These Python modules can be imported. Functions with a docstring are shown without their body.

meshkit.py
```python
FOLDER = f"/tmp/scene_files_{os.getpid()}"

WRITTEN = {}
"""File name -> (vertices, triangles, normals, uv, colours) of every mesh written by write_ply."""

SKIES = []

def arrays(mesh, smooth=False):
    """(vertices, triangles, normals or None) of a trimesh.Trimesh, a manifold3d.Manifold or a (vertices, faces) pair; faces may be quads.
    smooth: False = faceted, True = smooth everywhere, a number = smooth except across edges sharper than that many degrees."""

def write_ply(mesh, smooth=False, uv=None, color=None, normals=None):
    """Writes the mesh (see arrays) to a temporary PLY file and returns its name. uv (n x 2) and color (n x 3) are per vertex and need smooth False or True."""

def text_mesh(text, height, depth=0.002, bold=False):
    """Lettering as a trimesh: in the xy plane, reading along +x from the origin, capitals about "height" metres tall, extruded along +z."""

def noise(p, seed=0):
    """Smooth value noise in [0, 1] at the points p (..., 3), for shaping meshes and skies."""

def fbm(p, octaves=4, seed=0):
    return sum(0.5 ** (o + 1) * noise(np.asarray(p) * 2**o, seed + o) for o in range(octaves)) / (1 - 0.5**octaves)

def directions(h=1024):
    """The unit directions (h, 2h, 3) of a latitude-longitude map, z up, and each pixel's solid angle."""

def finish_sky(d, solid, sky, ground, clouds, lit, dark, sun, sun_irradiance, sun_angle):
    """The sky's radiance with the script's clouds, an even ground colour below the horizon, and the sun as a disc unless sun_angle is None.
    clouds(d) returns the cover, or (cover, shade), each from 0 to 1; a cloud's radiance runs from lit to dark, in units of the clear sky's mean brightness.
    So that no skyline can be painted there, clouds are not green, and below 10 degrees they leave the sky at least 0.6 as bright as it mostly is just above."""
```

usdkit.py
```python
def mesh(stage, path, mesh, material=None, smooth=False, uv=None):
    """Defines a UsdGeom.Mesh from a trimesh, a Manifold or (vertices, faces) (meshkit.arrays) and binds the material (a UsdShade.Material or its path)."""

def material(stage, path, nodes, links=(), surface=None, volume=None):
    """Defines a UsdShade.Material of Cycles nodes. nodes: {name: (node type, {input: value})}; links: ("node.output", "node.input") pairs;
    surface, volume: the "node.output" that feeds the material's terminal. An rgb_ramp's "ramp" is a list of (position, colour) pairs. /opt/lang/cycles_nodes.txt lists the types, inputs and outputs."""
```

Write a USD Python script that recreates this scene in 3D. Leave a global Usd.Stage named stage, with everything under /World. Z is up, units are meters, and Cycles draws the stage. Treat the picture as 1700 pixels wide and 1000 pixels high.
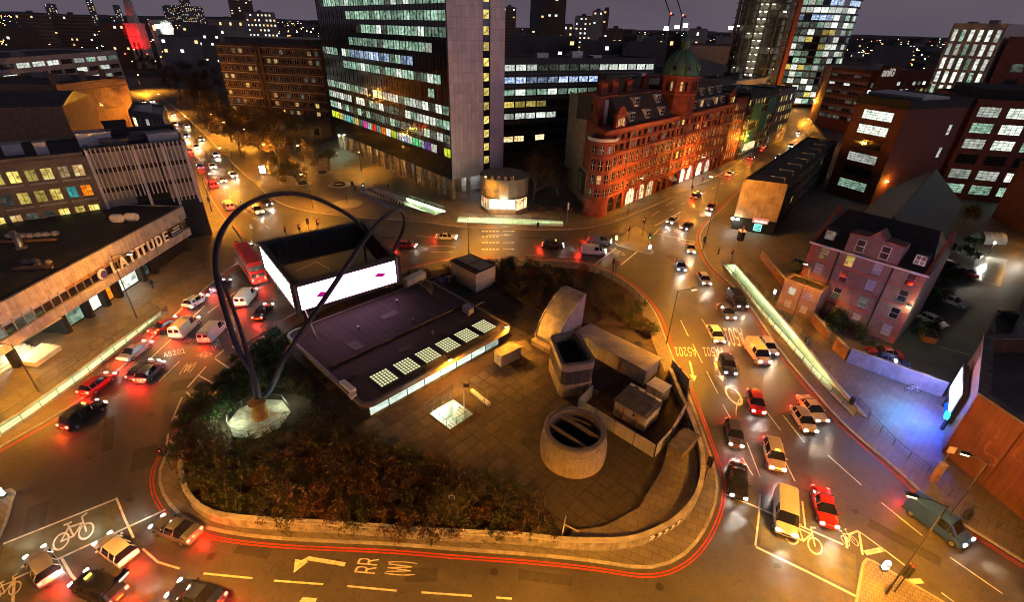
import math, random
import numpy as np, trimesh, usdkit, meshkit
import shapely
from shapely.geometry import Polygon, LineString, Point, MultiPolygon, box as sbox
from shapely.ops import unary_union
from pxr import Usd, UsdGeom, UsdLux, UsdShade, Gf, Sdf, Vt

stage = Usd.Stage.CreateInMemory()
UsdGeom.SetStageUpAxis(stage, 'Z'); UsdGeom.SetStageMetersPerUnit(stage, 1.0)
UsdGeom.Xform.Define(stage, '/World'); UsdGeom.Scope.Define(stage, '/World/Looks')
random.seed(7); np.random.seed(7)

# ------------------------------------------------------------------ camera
CAM_H, PITCH, ROLL, FPX = 40.0, math.radians(29.5), math.radians(1.6), 803.0
FW = np.array([0, math.cos(PITCH), -math.sin(PITCH)]); _r = np.array([1., 0, 0]); _u = np.cross(_r, FW)
RT = _r * math.cos(ROLL) + _u * math.sin(ROLL); UP = -_r * math.sin(ROLL) + _u * math.cos(ROLL)
cam = UsdGeom.Camera.Define(stage, '/World/camera')
m = Gf.Matrix4d(); m.SetRow(0, Gf.Vec4d(*RT, 0)); m.SetRow(1, Gf.Vec4d(*UP, 0)); m.SetRow(2, Gf.Vec4d(*(-FW), 0)); m.SetRow(3, Gf.Vec4d(0, 0, CAM_H, 1))
cam.AddTransformOp().Set(m)
cam.CreateHorizontalApertureAttr(36.0); cam.CreateVerticalApertureAttr(36.0 * 603 / 1024); cam.CreateFocalLengthAttr(36.0 * FPX / 1700)
cam.CreateClippingRangeAttr(Gf.Vec2f(0.5, 20000)); cam.CreateExposureAttr(0.0)

# ------------------------------------------------------------------ sky and the last of the daylight
SUN_EL, SUN_AZ = math.radians(1.5), math.atan2(0.8, -0.6)
usdkit.material(stage, '/World/Looks/night_sky', {
    'sky': ('sky_texture', {'sky_type': 'single_scattering', 'sun_disc': False, 'sun_elevation': SUN_EL, 'sun_rotation': SUN_AZ, 'altitude': 50.0}),
    'tc': ('texture_coordinate', {}), 'mp': ('mapping', {'scale': (1.0, 1.0, 3.5)}),
    'n': ('noise_texture', {'scale': 2.2, 'detail': 5.0, 'roughness': 0.55}),
    'r': ('rgb_ramp', {'ramp': [(0.3, (0.62, 0.50, 0.74)), (0.7, (0.92, 0.76, 0.98))]}),
    'sx': ('separate_xyz', {}), 'mr': ('map_range', {'from_min': 0.0, 'from_max': 0.35, 'to_min': 1.35, 'to_max': 0.42, 'clamp': True}),
    'mul': ('mix_color', {'blend_type': 'multiply', 'fac': 1.0}), 'cc': ('combine_color', {}),
    'mx': ('mix_color', {'fac': 0.96}), 'b': ('background_shader', {'strength': 0.115})},
    [('tc.generated', 'mp.vector'), ('mp.vector', 'n.vector'), ('n.fac', 'r.fac'), ('tc.generated', 'sx.vector'), ('sx.z', 'mr.value'),
     ('mr.result', 'cc.r'), ('mr.result', 'cc.g'), ('mr.result', 'cc.b'), ('r.color', 'mul.a'), ('cc.color', 'mul.b'),
     ('sky.color', 'mx.a'), ('mul.result', 'mx.b'), ('mx.result', 'b.color')], surface='b.background')
dome = UsdLux.DomeLight.Define(stage, '/World/sky'); dome.CreateIntensityAttr(1.0)
UsdShade.MaterialBindingAPI.Apply(dome.GetPrim()).Bind(UsdShade.Material.Get(stage, '/World/Looks/night_sky'))
dome.GetPrim().SetCustomDataByKey('kind', 'structure')
sun = UsdLux.DistantLight.Define(stage, '/World/dusk_light'); sun.CreateNormalizeAttr(True); sun.CreateIntensityAttr(0.13); sun.CreateAngleAttr(50.0)
sun.CreateColorAttr(Gf.Vec3f(0.84, 0.72, 1.0))
_d = Gf.Vec3d(math.sin(SUN_AZ) * math.cos(math.radians(7)), math.cos(SUN_AZ) * math.cos(math.radians(7)), math.sin(math.radians(7)))
sun.AddTransformOp().Set(Gf.Matrix4d().SetRotate(Gf.Rotation(Gf.Vec3d(0, 0, 1), _d)))

# ------------------------------------------------------------------ survey helpers
def P(px, py, z=0.0):
    """the point at height z that a line of sight of the survey photograph meets"""
    d = FW * FPX + RT * (px - 850) - UP * (py - 500)
    return np.array([0, 0, CAM_H]) + d * ((z - CAM_H) / d[2])
def PP(pts, z=0.0): return [P(x, y, z)[:2] for x, y in pts]
def proj(p):
    q = np.asarray(p, float) - [0, 0, CAM_H]; k = FPX / (q @ FW)
    return 850 + k * (q @ RT), 500 - k * (q @ UP)
def ZH(xy, py):
    """height above the plan point whose image row is py"""
    lo, hi = -10., 75.
    for _ in range(40):
        mid = (lo + hi) / 2
        if proj((xy[0], xy[1], mid))[1] > py: lo = mid
        else: hi = mid
    return lo
def onplane(px, py, o, n):
    d = FW * FPX + RT * (px - 850) - UP * (py - 500); c = np.array([0, 0, CAM_H]); o = np.asarray(o, float)
    return c + d * (((o - c) @ n) / (d @ n))
def unit(v): v = np.asarray(v, float); return v / np.linalg.norm(v)
def lerp(a, b, t): return np.asarray(a, float) * (1 - t) + np.asarray(b, float) * t
def spline(pts, n=8):
    """smooth open curve through the points"""
    from scipy.interpolate import CubicSpline
    pts = np.asarray(pts, float); s = np.concatenate([[0], np.cumsum(np.maximum(np.linalg.norm(np.diff(pts, axis=0), axis=1), 1e-6) ** 0.6)])
    return CubicSpline(s, pts)(np.interp(np.linspace(0, len(pts) - 1, (len(pts) - 1) * n + 1), np.arange(len(pts)), s))
def poly_of(g): return [g] if isinstance(g, Polygon) else [x for x in getattr(g, 'geoms', []) if isinstance(x, Polygon) and x.area > 1e-6]
def along(line, step, start=0.0):
    L = LineString(line); out = []; s = start
    while s < L.length:
        a, b = L.interpolate(s), L.interpolate(min(s + 0.05, L.length)); a2 = L.interpolate(max(0, s - 0.05))
        out.append((np.array([a.x, a.y]), unit([b.x - a2.x, b.y - a2.y]), s)); s += step
    return out

# ------------------------------------------------------------------ mesh builder
class MB:
    def __init__(s): s.v, s.f, s.n = [], [], 0
    def add(s, v, f):
        v = np.asarray(v, float).reshape(-1, 3); f = np.asarray(f, int)
        if f.shape[1] == 4: f = np.vstack([f[:, [0, 1, 2]], f[:, [0, 2, 3]]])
        s.v.append(v); s.f.append(f + s.n); s.n += len(v); return s
    def mesh(s, tm): return s.add(tm.vertices, tm.faces)
    def quad(s, a, b, c, d): return s.add([a, b, c, d], [[0, 1, 2, 3]])
    def hexa(s, bot, top):
        """box from four bottom and four top corners (counter-clockwise seen from above)"""
        return s.add(list(bot) + list(top), [[3, 2, 1, 0], [4, 5, 6, 7], [0, 1, 5, 4], [1, 2, 6, 5], [2, 3, 7, 6], [3, 0, 4, 7]])
    def box(s, c, size, rz=0.0, dirx=None):
        ex = np.array([math.cos(rz), math.sin(rz), 0]) if dirx is None else np.array([*unit(dirx[:2]), 0]); ey = np.array([-ex[1], ex[0], 0])
        c = np.asarray(c, float); hx, hy, hz = np.asarray(size, float) / 2; ez = np.array([0, 0, hz])
        q = [c + ex * hx * a + ey * hy * b for a, b in ((-1, -1), (1, -1), (1, 1), (-1, 1))]
        return s.hexa([p - ez for p in q], [p + ez for p in q])
    def slab(s, p0, p1, o0, o1, z0, z1):
        """upright slab along the plan line p0-p1, from o0 to o1 metres to the right of it (the outside of an anticlockwise wall)"""
        p0, p1 = np.asarray(p0[:2], float), np.asarray(p1[:2], float); d = unit(p1 - p0); n = np.array([d[1], -d[0]])
        if o0 > o1: o0, o1 = o1, o0
        q = [p0 + n * o1, p1 + n * o1, p1 + n * o0, p0 + n * o0]
        return s.hexa([(*a, z0) for a in q], [(*a, z1) for a in q])
    def prism(s, poly, z0, z1, bottom=False):
        for g in poly_of(poly if not isinstance(poly, (list, np.ndarray)) else Polygon(poly).buffer(0)):
            g = shapely.geometry.polygon.orient(g); v, f = trimesh.creation.triangulate_polygon(g, engine='earcut')
            s.add(np.c_[v, np.full(len(v), z1)], fix(v, f))
            if bottom: s.add(np.c_[v, np.full(len(v), z0)], fix(v, f)[:, ::-1])
            for ring in (g.exterior, *g.interiors):
                r = np.array(ring.coords)[:-1]; k = len(r)
                s.add(np.vstack([np.c_[r, np.full(k, z0)], np.c_[r, np.full(k, z1)]]), [[i, (i + 1) % k, (i + 1) % k + k, i + k] for i in range(k)])
        return s
    def sheet(s, poly, z):
        for g in poly_of(poly if not isinstance(poly, (list, np.ndarray)) else Polygon(poly).buffer(0)):
            v, f = trimesh.creation.triangulate_polygon(g, engine='earcut'); s.add(np.c_[v, np.full(len(v), z)], fix(v, f))
        return s
    def tube(s, pts, r, n=6, caps=True):
        pts = np.asarray(pts, float); k = len(pts); r = np.broadcast_to(np.asarray(r, float), (k,))
        t = np.gradient(pts, axis=0); t /= np.maximum(np.linalg.norm(t, axis=1, keepdims=True), 1e-9)
        a = np.cross(t[0], [0, 0, 1.0]); a = np.array([1., 0, 0]) if np.linalg.norm(a) < 1e-3 else unit(a); vs = []
        for i in range(k):
            a = a - t[i] * (a @ t[i]); a = a / max(np.linalg.norm(a), 1e-9); b = np.cross(t[i], a); th = np.arange(n) * 2 * math.pi / n
            vs.append(pts[i] + r[i] * (np.cos(th)[:, None] * a + np.sin(th)[:, None] * b))
        f = [[i * n + j, i * n + (j + 1) % n, (i + 1) * n + (j + 1) % n, (i + 1) * n + j] for i in range(k - 1) for j in range(n)]
        s.add(np.vstack(vs), f)
        if caps:
            s.add(vs[0], [[0, i + 1, i] for i in range(1, n - 1)]); s.add(vs[-1], [[0, i, i + 1] for i in range(1, n - 1)])
        return s
    def cyl(s, x, y, z0, z1, r, n=12, r2=None): return s.tube([(x, y, z0), (x, y, z1)], [r, r if r2 is None else r2], n)
    def lathe(s, prof, c=(0, 0, 0), n=24):
        prof = np.asarray(prof, float); th = np.arange(n) * 2 * math.pi / n; k = len(prof)
        v = np.concatenate([np.c_[r * np.cos(th), r * np.sin(th), np.full(n, z)] for r, z in prof]) + np.asarray(c, float)
        return s.add(v, [[i * n + j, i * n + (j + 1) % n, (i + 1) * n + (j + 1) % n, (i + 1) * n + j] for i in range(k - 1) for j in range(n)])
    def get(s): return np.vstack(s.v), np.vstack(s.f)
def fix(v, f):
    f = np.asarray(f); a, b, c = v[f[:, 0]], v[f[:, 1]], v[f[:, 2]]
    neg = (b[:, 0] - a[:, 0]) * (c[:, 1] - a[:, 1]) - (b[:, 1] - a[:, 1]) * (c[:, 0] - a[:, 0]) < 0
    f = f.copy(); f[neg] = f[neg][:, ::-1]; return f

# ------------------------------------------------------------------ prims
_used = {}
class T:
    def __init__(s, path, o): s.path, s.o = path, np.asarray(o, float)
    @property
    def prim(s): return stage.GetPrimAtPath(s.path)
def newpath(name, parent):
    base = (parent.path if parent else '/World') + '/' + name; k = _used.get(base, 0); _used[base] = k + 1
    return base if k == 0 else f'{base}_{k:03d}'
def tag(t, label=None, cat=None, group=None, kind=None):
    p = t.prim
    for k, v in (('label', label), ('category', cat), ('group', group), ('kind', kind)):
        if v: p.SetCustomDataByKey(k, v)
    return t
def thing(name, label, cat, loc=(0, 0, 0), rz=0.0, group=None, kind=None):
    path = newpath(name, None); x = UsdGeom.Xform.Define(stage, path); loc = [float(a) for a in (*loc, 0.0)[:3]]
    x.AddTranslateOp().Set(Gf.Vec3d(*loc))
    if rz: x.AddRotateZOp().Set(math.degrees(rz))
    return tag(T(path, loc), label, cat, group, kind)
def put(name, mb, mat, parent=None, label=None, cat=None, group=None, kind=None, smooth=False, local=False):
    """one Mesh prim; world coordinates unless local"""
    v, f = mb.get() if isinstance(mb, MB) else (np.asarray(mb.vertices), np.asarray(mb.faces)); path = newpath(name, parent)
    o = np.zeros(3)
    if parent is not None and not local: v = v - parent.o; o = parent.o
    if smooth is not False: usdkit.mesh(stage, path, (v, f), mat, smooth)
    else:
        me = UsdGeom.Mesh.Define(stage, path); me.CreatePointsAttr(Vt.Vec3fArray.FromNumpy(v.astype(np.float32)))
        me.CreateFaceVertexCountsAttr(Vt.IntArray.FromNumpy(np.full(len(f), 3, np.int32))); me.CreateFaceVertexIndicesAttr(Vt.IntArray.FromNumpy(f.astype(np.int32).ravel()))
        me.CreateSubdivisionSchemeAttr('none'); UsdShade.MaterialBindingAPI.Apply(me.GetPrim()).Bind(mat)
    return tag(T(path, o), label, cat, group, kind)
def struct(name, mb, mat, **k): return put(name, mb, mat, kind='structure', **k)
def copy(t, loc, rz=0.0, label=None, group=None, s=None):
    """a copy of a thing with its parts, under the next number"""
    src = t.prim; cd = src.GetCustomData(); name = src.GetName().rstrip('0123456789').rstrip('_')
    path = newpath(name, None); x = UsdGeom.Xform.Define(stage, path); x.GetPrim().GetReferences().AddInternalReference(t.path); x.GetPrim().SetInstanceable(True)
    x.ClearXformOpOrder(); M = Gf.Matrix4d().SetScale(s or 1.0) * Gf.Matrix4d().SetRotate(Gf.Rotation(Gf.Vec3d(0, 0, 1), math.degrees(rz))); M.SetTranslateOnly(Gf.Vec3d(*[float(a) for a in (*loc, 0.0)[:3]]))
    x.AddTransformOp(opSuffix='place').Set(M)
    return tag(T(path, loc), label or cd.get('label'), cd.get('category'), group or cd.get('group'))
_nl = [0]
def lamp(pos, power, color, r=0.12, aim=None, cone=None, soft=0.3):
    """the light of a lamp that stands there"""
    _nl[0] += 1; L = UsdLux.SphereLight.Define(stage, f'/World/lamp_light/glow_{_nl[0]:03d}')
    L.CreateRadiusAttr(r); L.CreateNormalizeAttr(True); L.CreateIntensityAttr(power); L.CreateColorAttr(Gf.Vec3f(*color))
    M = Gf.Matrix4d(); 
    if aim is not None: M.SetRotate(Gf.Rotation(Gf.Vec3d(0, 0, -1), Gf.Vec3d(*[float(a) for a in aim])))
    M.SetTranslateOnly(Gf.Vec3d(*[float(a) for a in pos])); L.AddTransformOp().Set(M)
    if cone:
        sh = UsdLux.ShapingAPI.Apply(L.GetPrim()); sh.CreateShapingConeAngleAttr(cone); sh.CreateShapingConeSoftnessAttr(soft)
    return L

# ------------------------------------------------------------------ materials
LK = {}
def mat(name, col, rough=0.7, var=0.25, scale=1.5, metal=0.0, bump=0.0, bscale=None, col2=None, spec=0.5, coat=0.0, rnd=0.0, streak=0.0):
    """an even surface with mottled tone, grain in relief, and a little difference from one object to the next"""
    if name in LK: return LK[name]
    c = np.array(col, float); lo = np.array(col2, float) if col2 is not None else c * (1 - var)
    nodes = {'tc': ('texture_coordinate', {}), 'g': ('geometry', {}), 'n': ('noise_texture', {'scale': scale, 'detail': 6.0, 'roughness': 0.62}),
             'r': ('rgb_ramp', {'ramp': [(0.32, tuple(lo)), (0.68, tuple(np.minimum(c * (1 + var * 0.4), 0.95)))]}),
             'p': ('principled_bsdf', {'roughness': rough, 'metallic': metal, 'specular_ior_level': spec, 'coat_weight': coat})}
    links = [('g.position', 'n.vector'), ('n.fac', 'r.fac')]
    out = 'r.color'
    if streak:                                                       # rain streaks and grime running down
        nodes |= {'sm': ('mapping', {'scale': (4.5, 4.5, 0.22)}), 'sn': ('noise_texture', {'scale': 1.0, 'detail': 5.0, 'roughness': 0.6}), 'sr': ('rgb_ramp', {'ramp': [(0.36, (1 - streak,) * 3), (0.6, (1, 1, 1))]}), 'sx': ('mix_color', {'blend_type': 'multiply', 'fac': 1.0})}
        links += [('g.position', 'sm.vector'), ('sm.vector', 'sn.vector'), ('sn.fac', 'sr.fac'), ('r.color', 'sx.a'), ('sr.color', 'sx.b')]; out = 'sx.result'
    if rnd:
        nodes |= {'oi': ('object_info', {}), 'mr': ('map_range', {'from_min': 0.0, 'from_max': 1.0, 'to_min': 1 - rnd, 'to_max': 1 + rnd * 0.6}), 'h': ('hsv', {})}
        links += [('oi.random', 'mr.value'), ('mr.result', 'h.value'), (out, 'h.color'), ('h.color', 'p.base_color')]
    else: links.append((out, 'p.base_color'))
    if bump:
        nodes |= {'bn': ('noise_texture', {'scale': bscale or scale * 8, 'detail': 4.0}), 'b': ('bump', {'strength': bump, 'distance': 0.03})}
        links += [('g.position', 'bn.vector'), ('bn.fac', 'b.height'), ('b.normal', 'p.normal')]
    LK[name] = usdkit.material(stage, f'/World/Looks/{name}', nodes, links, surface='p.BSDF'); return LK[name]
def emit(name, col=(), strength=1.0):
    if name in LK: return LK[name]
    LK[name] = usdkit.material(stage, f'/World/Looks/{name}', {'e': ('emission', {'color': tuple(col), 'strength': strength})}, [], surface='e.emission'); return LK[name]
def lit(name, c1, c2, strength, scale=1.2, dark=0.25):
    """a window with a lit room behind it: uneven light, furniture and blinds, glass in front"""
    if name in LK: return LK[name]
    LK[name] = usdkit.material(stage, f'/World/Looks/{name}', {
        'g': ('geometry', {}), 'oi': ('object_info', {}), 'v': ('noise_texture', {'scale': scale, 'detail': 3.0, 'roughness': 0.7}), 'vo': ('voronoi_texture', {'scale': 1.1, 'metric': 'chebychev', 'randomness': 0.8}), 'bw': ('rgb_to_bw', {}),
        'mp': ('mapping', {'scale': (1.0, 1.0, 1.6)}), 'mf': ('mix_float', {'fac': 0.32}), 'r': ('rgb_ramp', {'ramp': [(0.30, tuple(np.array(c2) * dark)), (0.46, tuple(c2)), (0.60, tuple(c1)), (0.72, tuple(np.minimum(np.array(c1) * 1.25, 1)))]}),
        'mr': ('map_range', {'from_min': 0.0, 'from_max': 1.0, 'to_min': strength * 0.3, 'to_max': strength * 1.4}),
        'p': ('principled_bsdf', {'base_color': (0.02, 0.02, 0.02), 'roughness': 0.12})},
        [('g.position', 'mp.vector'), ('mp.vector', 'v.vector'), ('mp.vector', 'vo.vector'), ('vo.color', 'bw.color'), ('v.fac', 'mf.a'), ('bw.val', 'mf.b'), ('mf.result', 'r.fac'), ('r.color', 'p.emission_color'), ('oi.random', 'mr.value'), ('mr.result', 'p.emission_strength')], surface='p.BSDF')
    return LK[name]

def paving(name, c1, c2, mort, size, rot=0.0, ratio=1.5):
    if name in LK: return LK[name]
    LK[name] = usdkit.material(stage, f'/World/Looks/{name}', {
        'g': ('geometry', {}), 'mp': ('mapping', {'rotation': (0, 0, rot)}), 'b': ('brick_texture', {'scale': 1.0, 'brick_width': size * ratio, 'row_height': size, 'mortar_size': 0.022, 'mortar_smooth': 0.1, 'color1': c1, 'color2': c2, 'mortar': mort}),
        'n': ('noise_texture', {'scale': 0.35, 'detail': 7.0, 'roughness': 0.65}), 'r': ('rgb_ramp', {'ramp': [(0.3, (0.55, 0.55, 0.55)), (0.7, (1.0, 1.0, 1.0))]}),
        'm': ('mix_color', {'blend_type': 'multiply', 'fac': 1.0}), 'n2': ('noise_texture', {'scale': 9.0, 'detail': 3.0}), 'bp': ('bump', {'strength': 0.35, 'distance': 0.015}),
        'p': ('principled_bsdf', {'roughness': 0.62})},
        [('g.position', 'mp.vector'), ('mp.vector', 'b.vector'), ('g.position', 'n.vector'), ('n.fac', 'r.fac'), ('b.color', 'm.a'), ('r.color', 'm.b'), ('m.result', 'p.base_color'),
         ('g.position', 'n2.vector'), ('n2.fac', 'bp.height'), ('bp.normal', 'p.normal')], surface='p.BSDF')
    return LK[name]

SODIUM = (1.0, 0.37, 0.024)
M_dark = mat('dark_steel', (0.02, 0.021, 0.024), 0.45, 0.3, 3)
M_steel = mat('galvanised_steel', (0.32, 0.32, 0.33), 0.4, 0.3, 4, metal=0.7)
M_conc = mat('pale_concrete', (0.36, 0.34, 0.31), 0.85, 0.35, 0.8, bump=0.3)
M_concd = mat('stained_concrete', (0.27, 0.25, 0.21), 0.9, 0.5, 1.1, streak=0.26, bump=0.35, col2=(0.12, 0.105, 0.085))
M_stone = mat('kerb_granite', (0.30, 0.29, 0.27), 0.8, 0.3, 2.5, rnd=0.25)
M_white = mat('white_paint', (0.68, 0.67, 0.65), 0.55, 0.2, 1.2)
M_line = mat('road_marking_white', (0.62, 0.60, 0.56), 0.7, 0.45, 2.2)
M_red = mat('road_marking_red', (0.50, 0.035, 0.02), 0.7, 0.35, 2.0)
M_glass = mat('dark_window_glass', (0.012, 0.014, 0.018), 0.06, 0.2, 0.6, spec=0.8)
M_lamp = emit('sodium_lamp', (1.0, 0.55, 0.14), 60.0)
M_signal_red = emit('signal_red', (1.0, 0.04, 0.02), 18.0)
M_signal_green = emit('signal_green', (0.05, 1.0, 0.45), 12.0)
# ================================================================== ground, roads, pavements
RAMP_R = Polygon([(41.2, 88), (44.4, 88), (44.1, 72), (43.9, 62), (43.3, 52), (43.2, 44.5), (41.6, 44.5), (40.9, 52), (40.8, 62), (40.9, 72)])
RAMP_L = Polygon([(-58.2, 33), (-55.6, 33), (-54.2, 41), (-53.7, 48), (-53.6, 55), (-53.5, 64), (-54.8, 64), (-55.5, 55), (-55.7, 48), (-56.2, 41)])
RAMP_T = Polygon([(-13.5, 107.2), (-1, 106.5), (11.4, 106.6), (11.6, 109.4), (-1, 110.4), (-13.5, 110.2)])
RAMP_C = Polygon(PP([(600, 318), (622, 312), (740, 352), (722, 358)]))
E1 = unit([0.73, -0.68]); E2 = np.array([-E1[1], E1[0]]); O_ISL = np.array([-16.1, 40.0])
def W(a, b): return O_ISL + E1 * a + E2 * b                       # plan grid of the roundabout terrace
STAIR = Polygon([W(2.8, 6.8), W(6.6, 6.8), W(6.6, 10.4), W(2.8, 10.4)])
TRENCH = unary_union([RAMP_R, RAMP_L, RAMP_T, RAMP_C, STAIR])
KERB_L = spline(np.array(PP([(-160, 850), (-60, 782), (0, 745), (150, 655), (280, 535), (330, 490), (378, 450), (402, 430), (408, 405), (385, 375), (352, 330), (325, 270), (290, 222), (258, 190), (228, 165)])), 5)
KERB_T1 = spline(np.array(PP([(238, 150), (270, 165), (315, 200), (355, 240), (395, 280), (430, 312), (470, 340), (520, 353), (600, 362), (700, 369), (760, 377), (940, 382), (985, 377)])), 5)
KERB_T2 = spline(np.array(PP([(985, 377), (1010, 372), (1090, 340), (1195, 290), (1245, 255), (1270, 220), (1280, 195), (1283, 170)])), 5)
KERB_R = spline(np.array(PP([(1345, 190), (1330, 228), (1300, 262), (1245, 300), (1200, 345), (1172, 372), (1161, 392), (1165, 415), (1183, 447), (1215, 475), (1245, 510), (1300, 590), (1350, 650), (1400, 705), (1460, 758), (1520, 812), (1560, 850), (1630, 892), (1720, 948), (1850, 1010), (2000, 1080)])), 5)
PAVE_L = Polygon(np.vstack([KERB_L, [(-330, 330), (-330, 10), (-80, 10)]])).buffer(0)
PAVE_T = Polygon(np.vstack([KERB_T1, KERB_T2, [(190, 400), (-330, 400)]])).buffer(0)
PAVE_R = Polygon(np.vstack([KERB_R, [(150, 5), (330, 5), (330, 400), (230, 400)]])).buffer(0)
ISL_KERB = spline(np.array(PP([(455, 545), (420, 578), (395, 612), (368, 640), (337, 672), (308, 705), (288, 738), (270, 765), (263, 800), (275, 833), (310, 866), (360, 884), (425, 894), (520, 901), (650, 907), (750, 915), (850, 922), (940, 930), (1005, 938), (1062, 946), (1105, 941), (1150, 912), (1182, 860), (1192, 822), (1190, 787), (1175, 740), (1148, 665), (1113, 582), (1090, 523), (1062, 486), (1035, 465), (1008, 449), (975, 438), (925, 433), (850, 431), (750, 432), (690, 444), (600, 470), (510, 510), (455, 545)])), 4)
ISLAND = Polygon(ISL_KERB).buffer(0)
WALL_LINE = spline(np.array(PP([(310, 745), (303, 775), (306, 815), (330, 855), (370, 873), (425, 880), (540, 887), (640, 894), (740, 901), (850, 906), (932, 914), (1020, 916), (1070, 906), (1110, 887), (1145, 855), (1163, 815), (1165, 770), (1155, 728), (1130, 668), (1112, 625)])), 5)
PROUND = spline(np.array(PP([(1060, 500), (1035, 478), (1005, 462), (975, 452), (925, 446), (850, 444), (770, 446), (715, 452)])), 5)
REFUGE = [Polygon(PP([(1022, 403), (1056, 378), (1069, 386), (1083, 420), (1078, 423), (1027, 408)])).buffer(0.3), Polygon(PP([(1434, 940), (1440, 932), (1450, 936), (1560, 1000), (1680, 1080), (1410, 1080)])).buffer(0.2),
          Polygon(PP([(-60, 838), (20, 812), (27, 818), (12, 870), (-30, 960), (-70, 950)]))]

M_earth = mat('night_earth', (0.05, 0.048, 0.045), 0.95, 0.4, 0.05)
g = MB(); far = Polygon([(-9000, -400), (9000, -400), (9000, 11000), (-9000, 11000)])
g.sheet(far.difference(sbox(-329, 6, 329, 399)), -0.03); struct('ground', g, M_earth)
LK['asphalt'] = usdkit.material(stage, '/World/Looks/asphalt', {
    'g': ('geometry', {}), 'n1': ('noise_texture', {'scale': 0.12, 'detail': 8.0, 'roughness': 0.7}), 'n2': ('noise_texture', {'scale': 30.0, 'detail': 2.0}),
    'mp': ('mapping', {'scale': (0.9, 0.9, 0.9)}), 'n3': ('noise_texture', {'scale': 1.4, 'detail': 6.0, 'roughness': 0.8, 'distortion': 1.5}),
    'r1': ('rgb_ramp', {'ramp': [(0.3, (0.038, 0.036, 0.035)), (0.5, (0.056, 0.053, 0.051)), (0.72, (0.078, 0.073, 0.069))]}), 'r3': ('rgb_ramp', {'ramp': [(0.36, (0.66, 0.66, 0.66)), (0.52, (1, 1, 1))]}),
    'm': ('mix_color', {'blend_type': 'multiply', 'fac': 1.0}), 'rr': ('map_range', {'from_min': 0.35, 'from_max': 0.65, 'to_min': 0.42, 'to_max': 0.7}),
    'b': ('bump', {'strength': 0.35, 'distance': 0.01}), 'p': ('principled_bsdf', {'specular_ior_level': 0.5})},
    [('g.position', 'n1.vector'), ('g.position', 'n2.vector'), ('g.position', 'n3.vector'), ('n1.fac', 'r1.fac'), ('n3.fac', 'r3.fac'), ('r1.color', 'm.a'), ('r3.color', 'm.b'), ('m.result', 'p.base_color'),
     ('n1.fac', 'rr.value'), ('rr.result', 'p.roughness'), ('n2.fac', 'b.height'), ('b.normal', 'p.normal')], surface='p.BSDF')
M_asph = LK['asphalt']
road = thing('road', None, None, kind='structure')
g = MB(); g.sheet(sbox(-330, 5, 330, 400).difference(TRENCH), 0.0); put('carriageway', g, M_asph, road)
M_paveL = paving('paving_slabs', (0.15, 0.13, 0.11), (0.12, 0.105, 0.09), (0.07, 0.065, 0.06), 0.6, 0.0)
M_paveT = paving('plaza_paving', (0.15, 0.125, 0.105), (0.12, 0.10, 0.085), (0.06, 0.055, 0.05), 0.7, 0.6)
M_paveR = paving('yorkstone_paving', (0.15, 0.13, 0.12), (0.12, 0.105, 0.095), (0.07, 0.065, 0.06), 0.65, -0.75)
M_paveI = paving('island_paving', (0.17, 0.15, 0.135), (0.14, 0.125, 0.11), (0.05, 0.045, 0.04), 0.75, 0.4)
HP = 0.125
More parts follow.
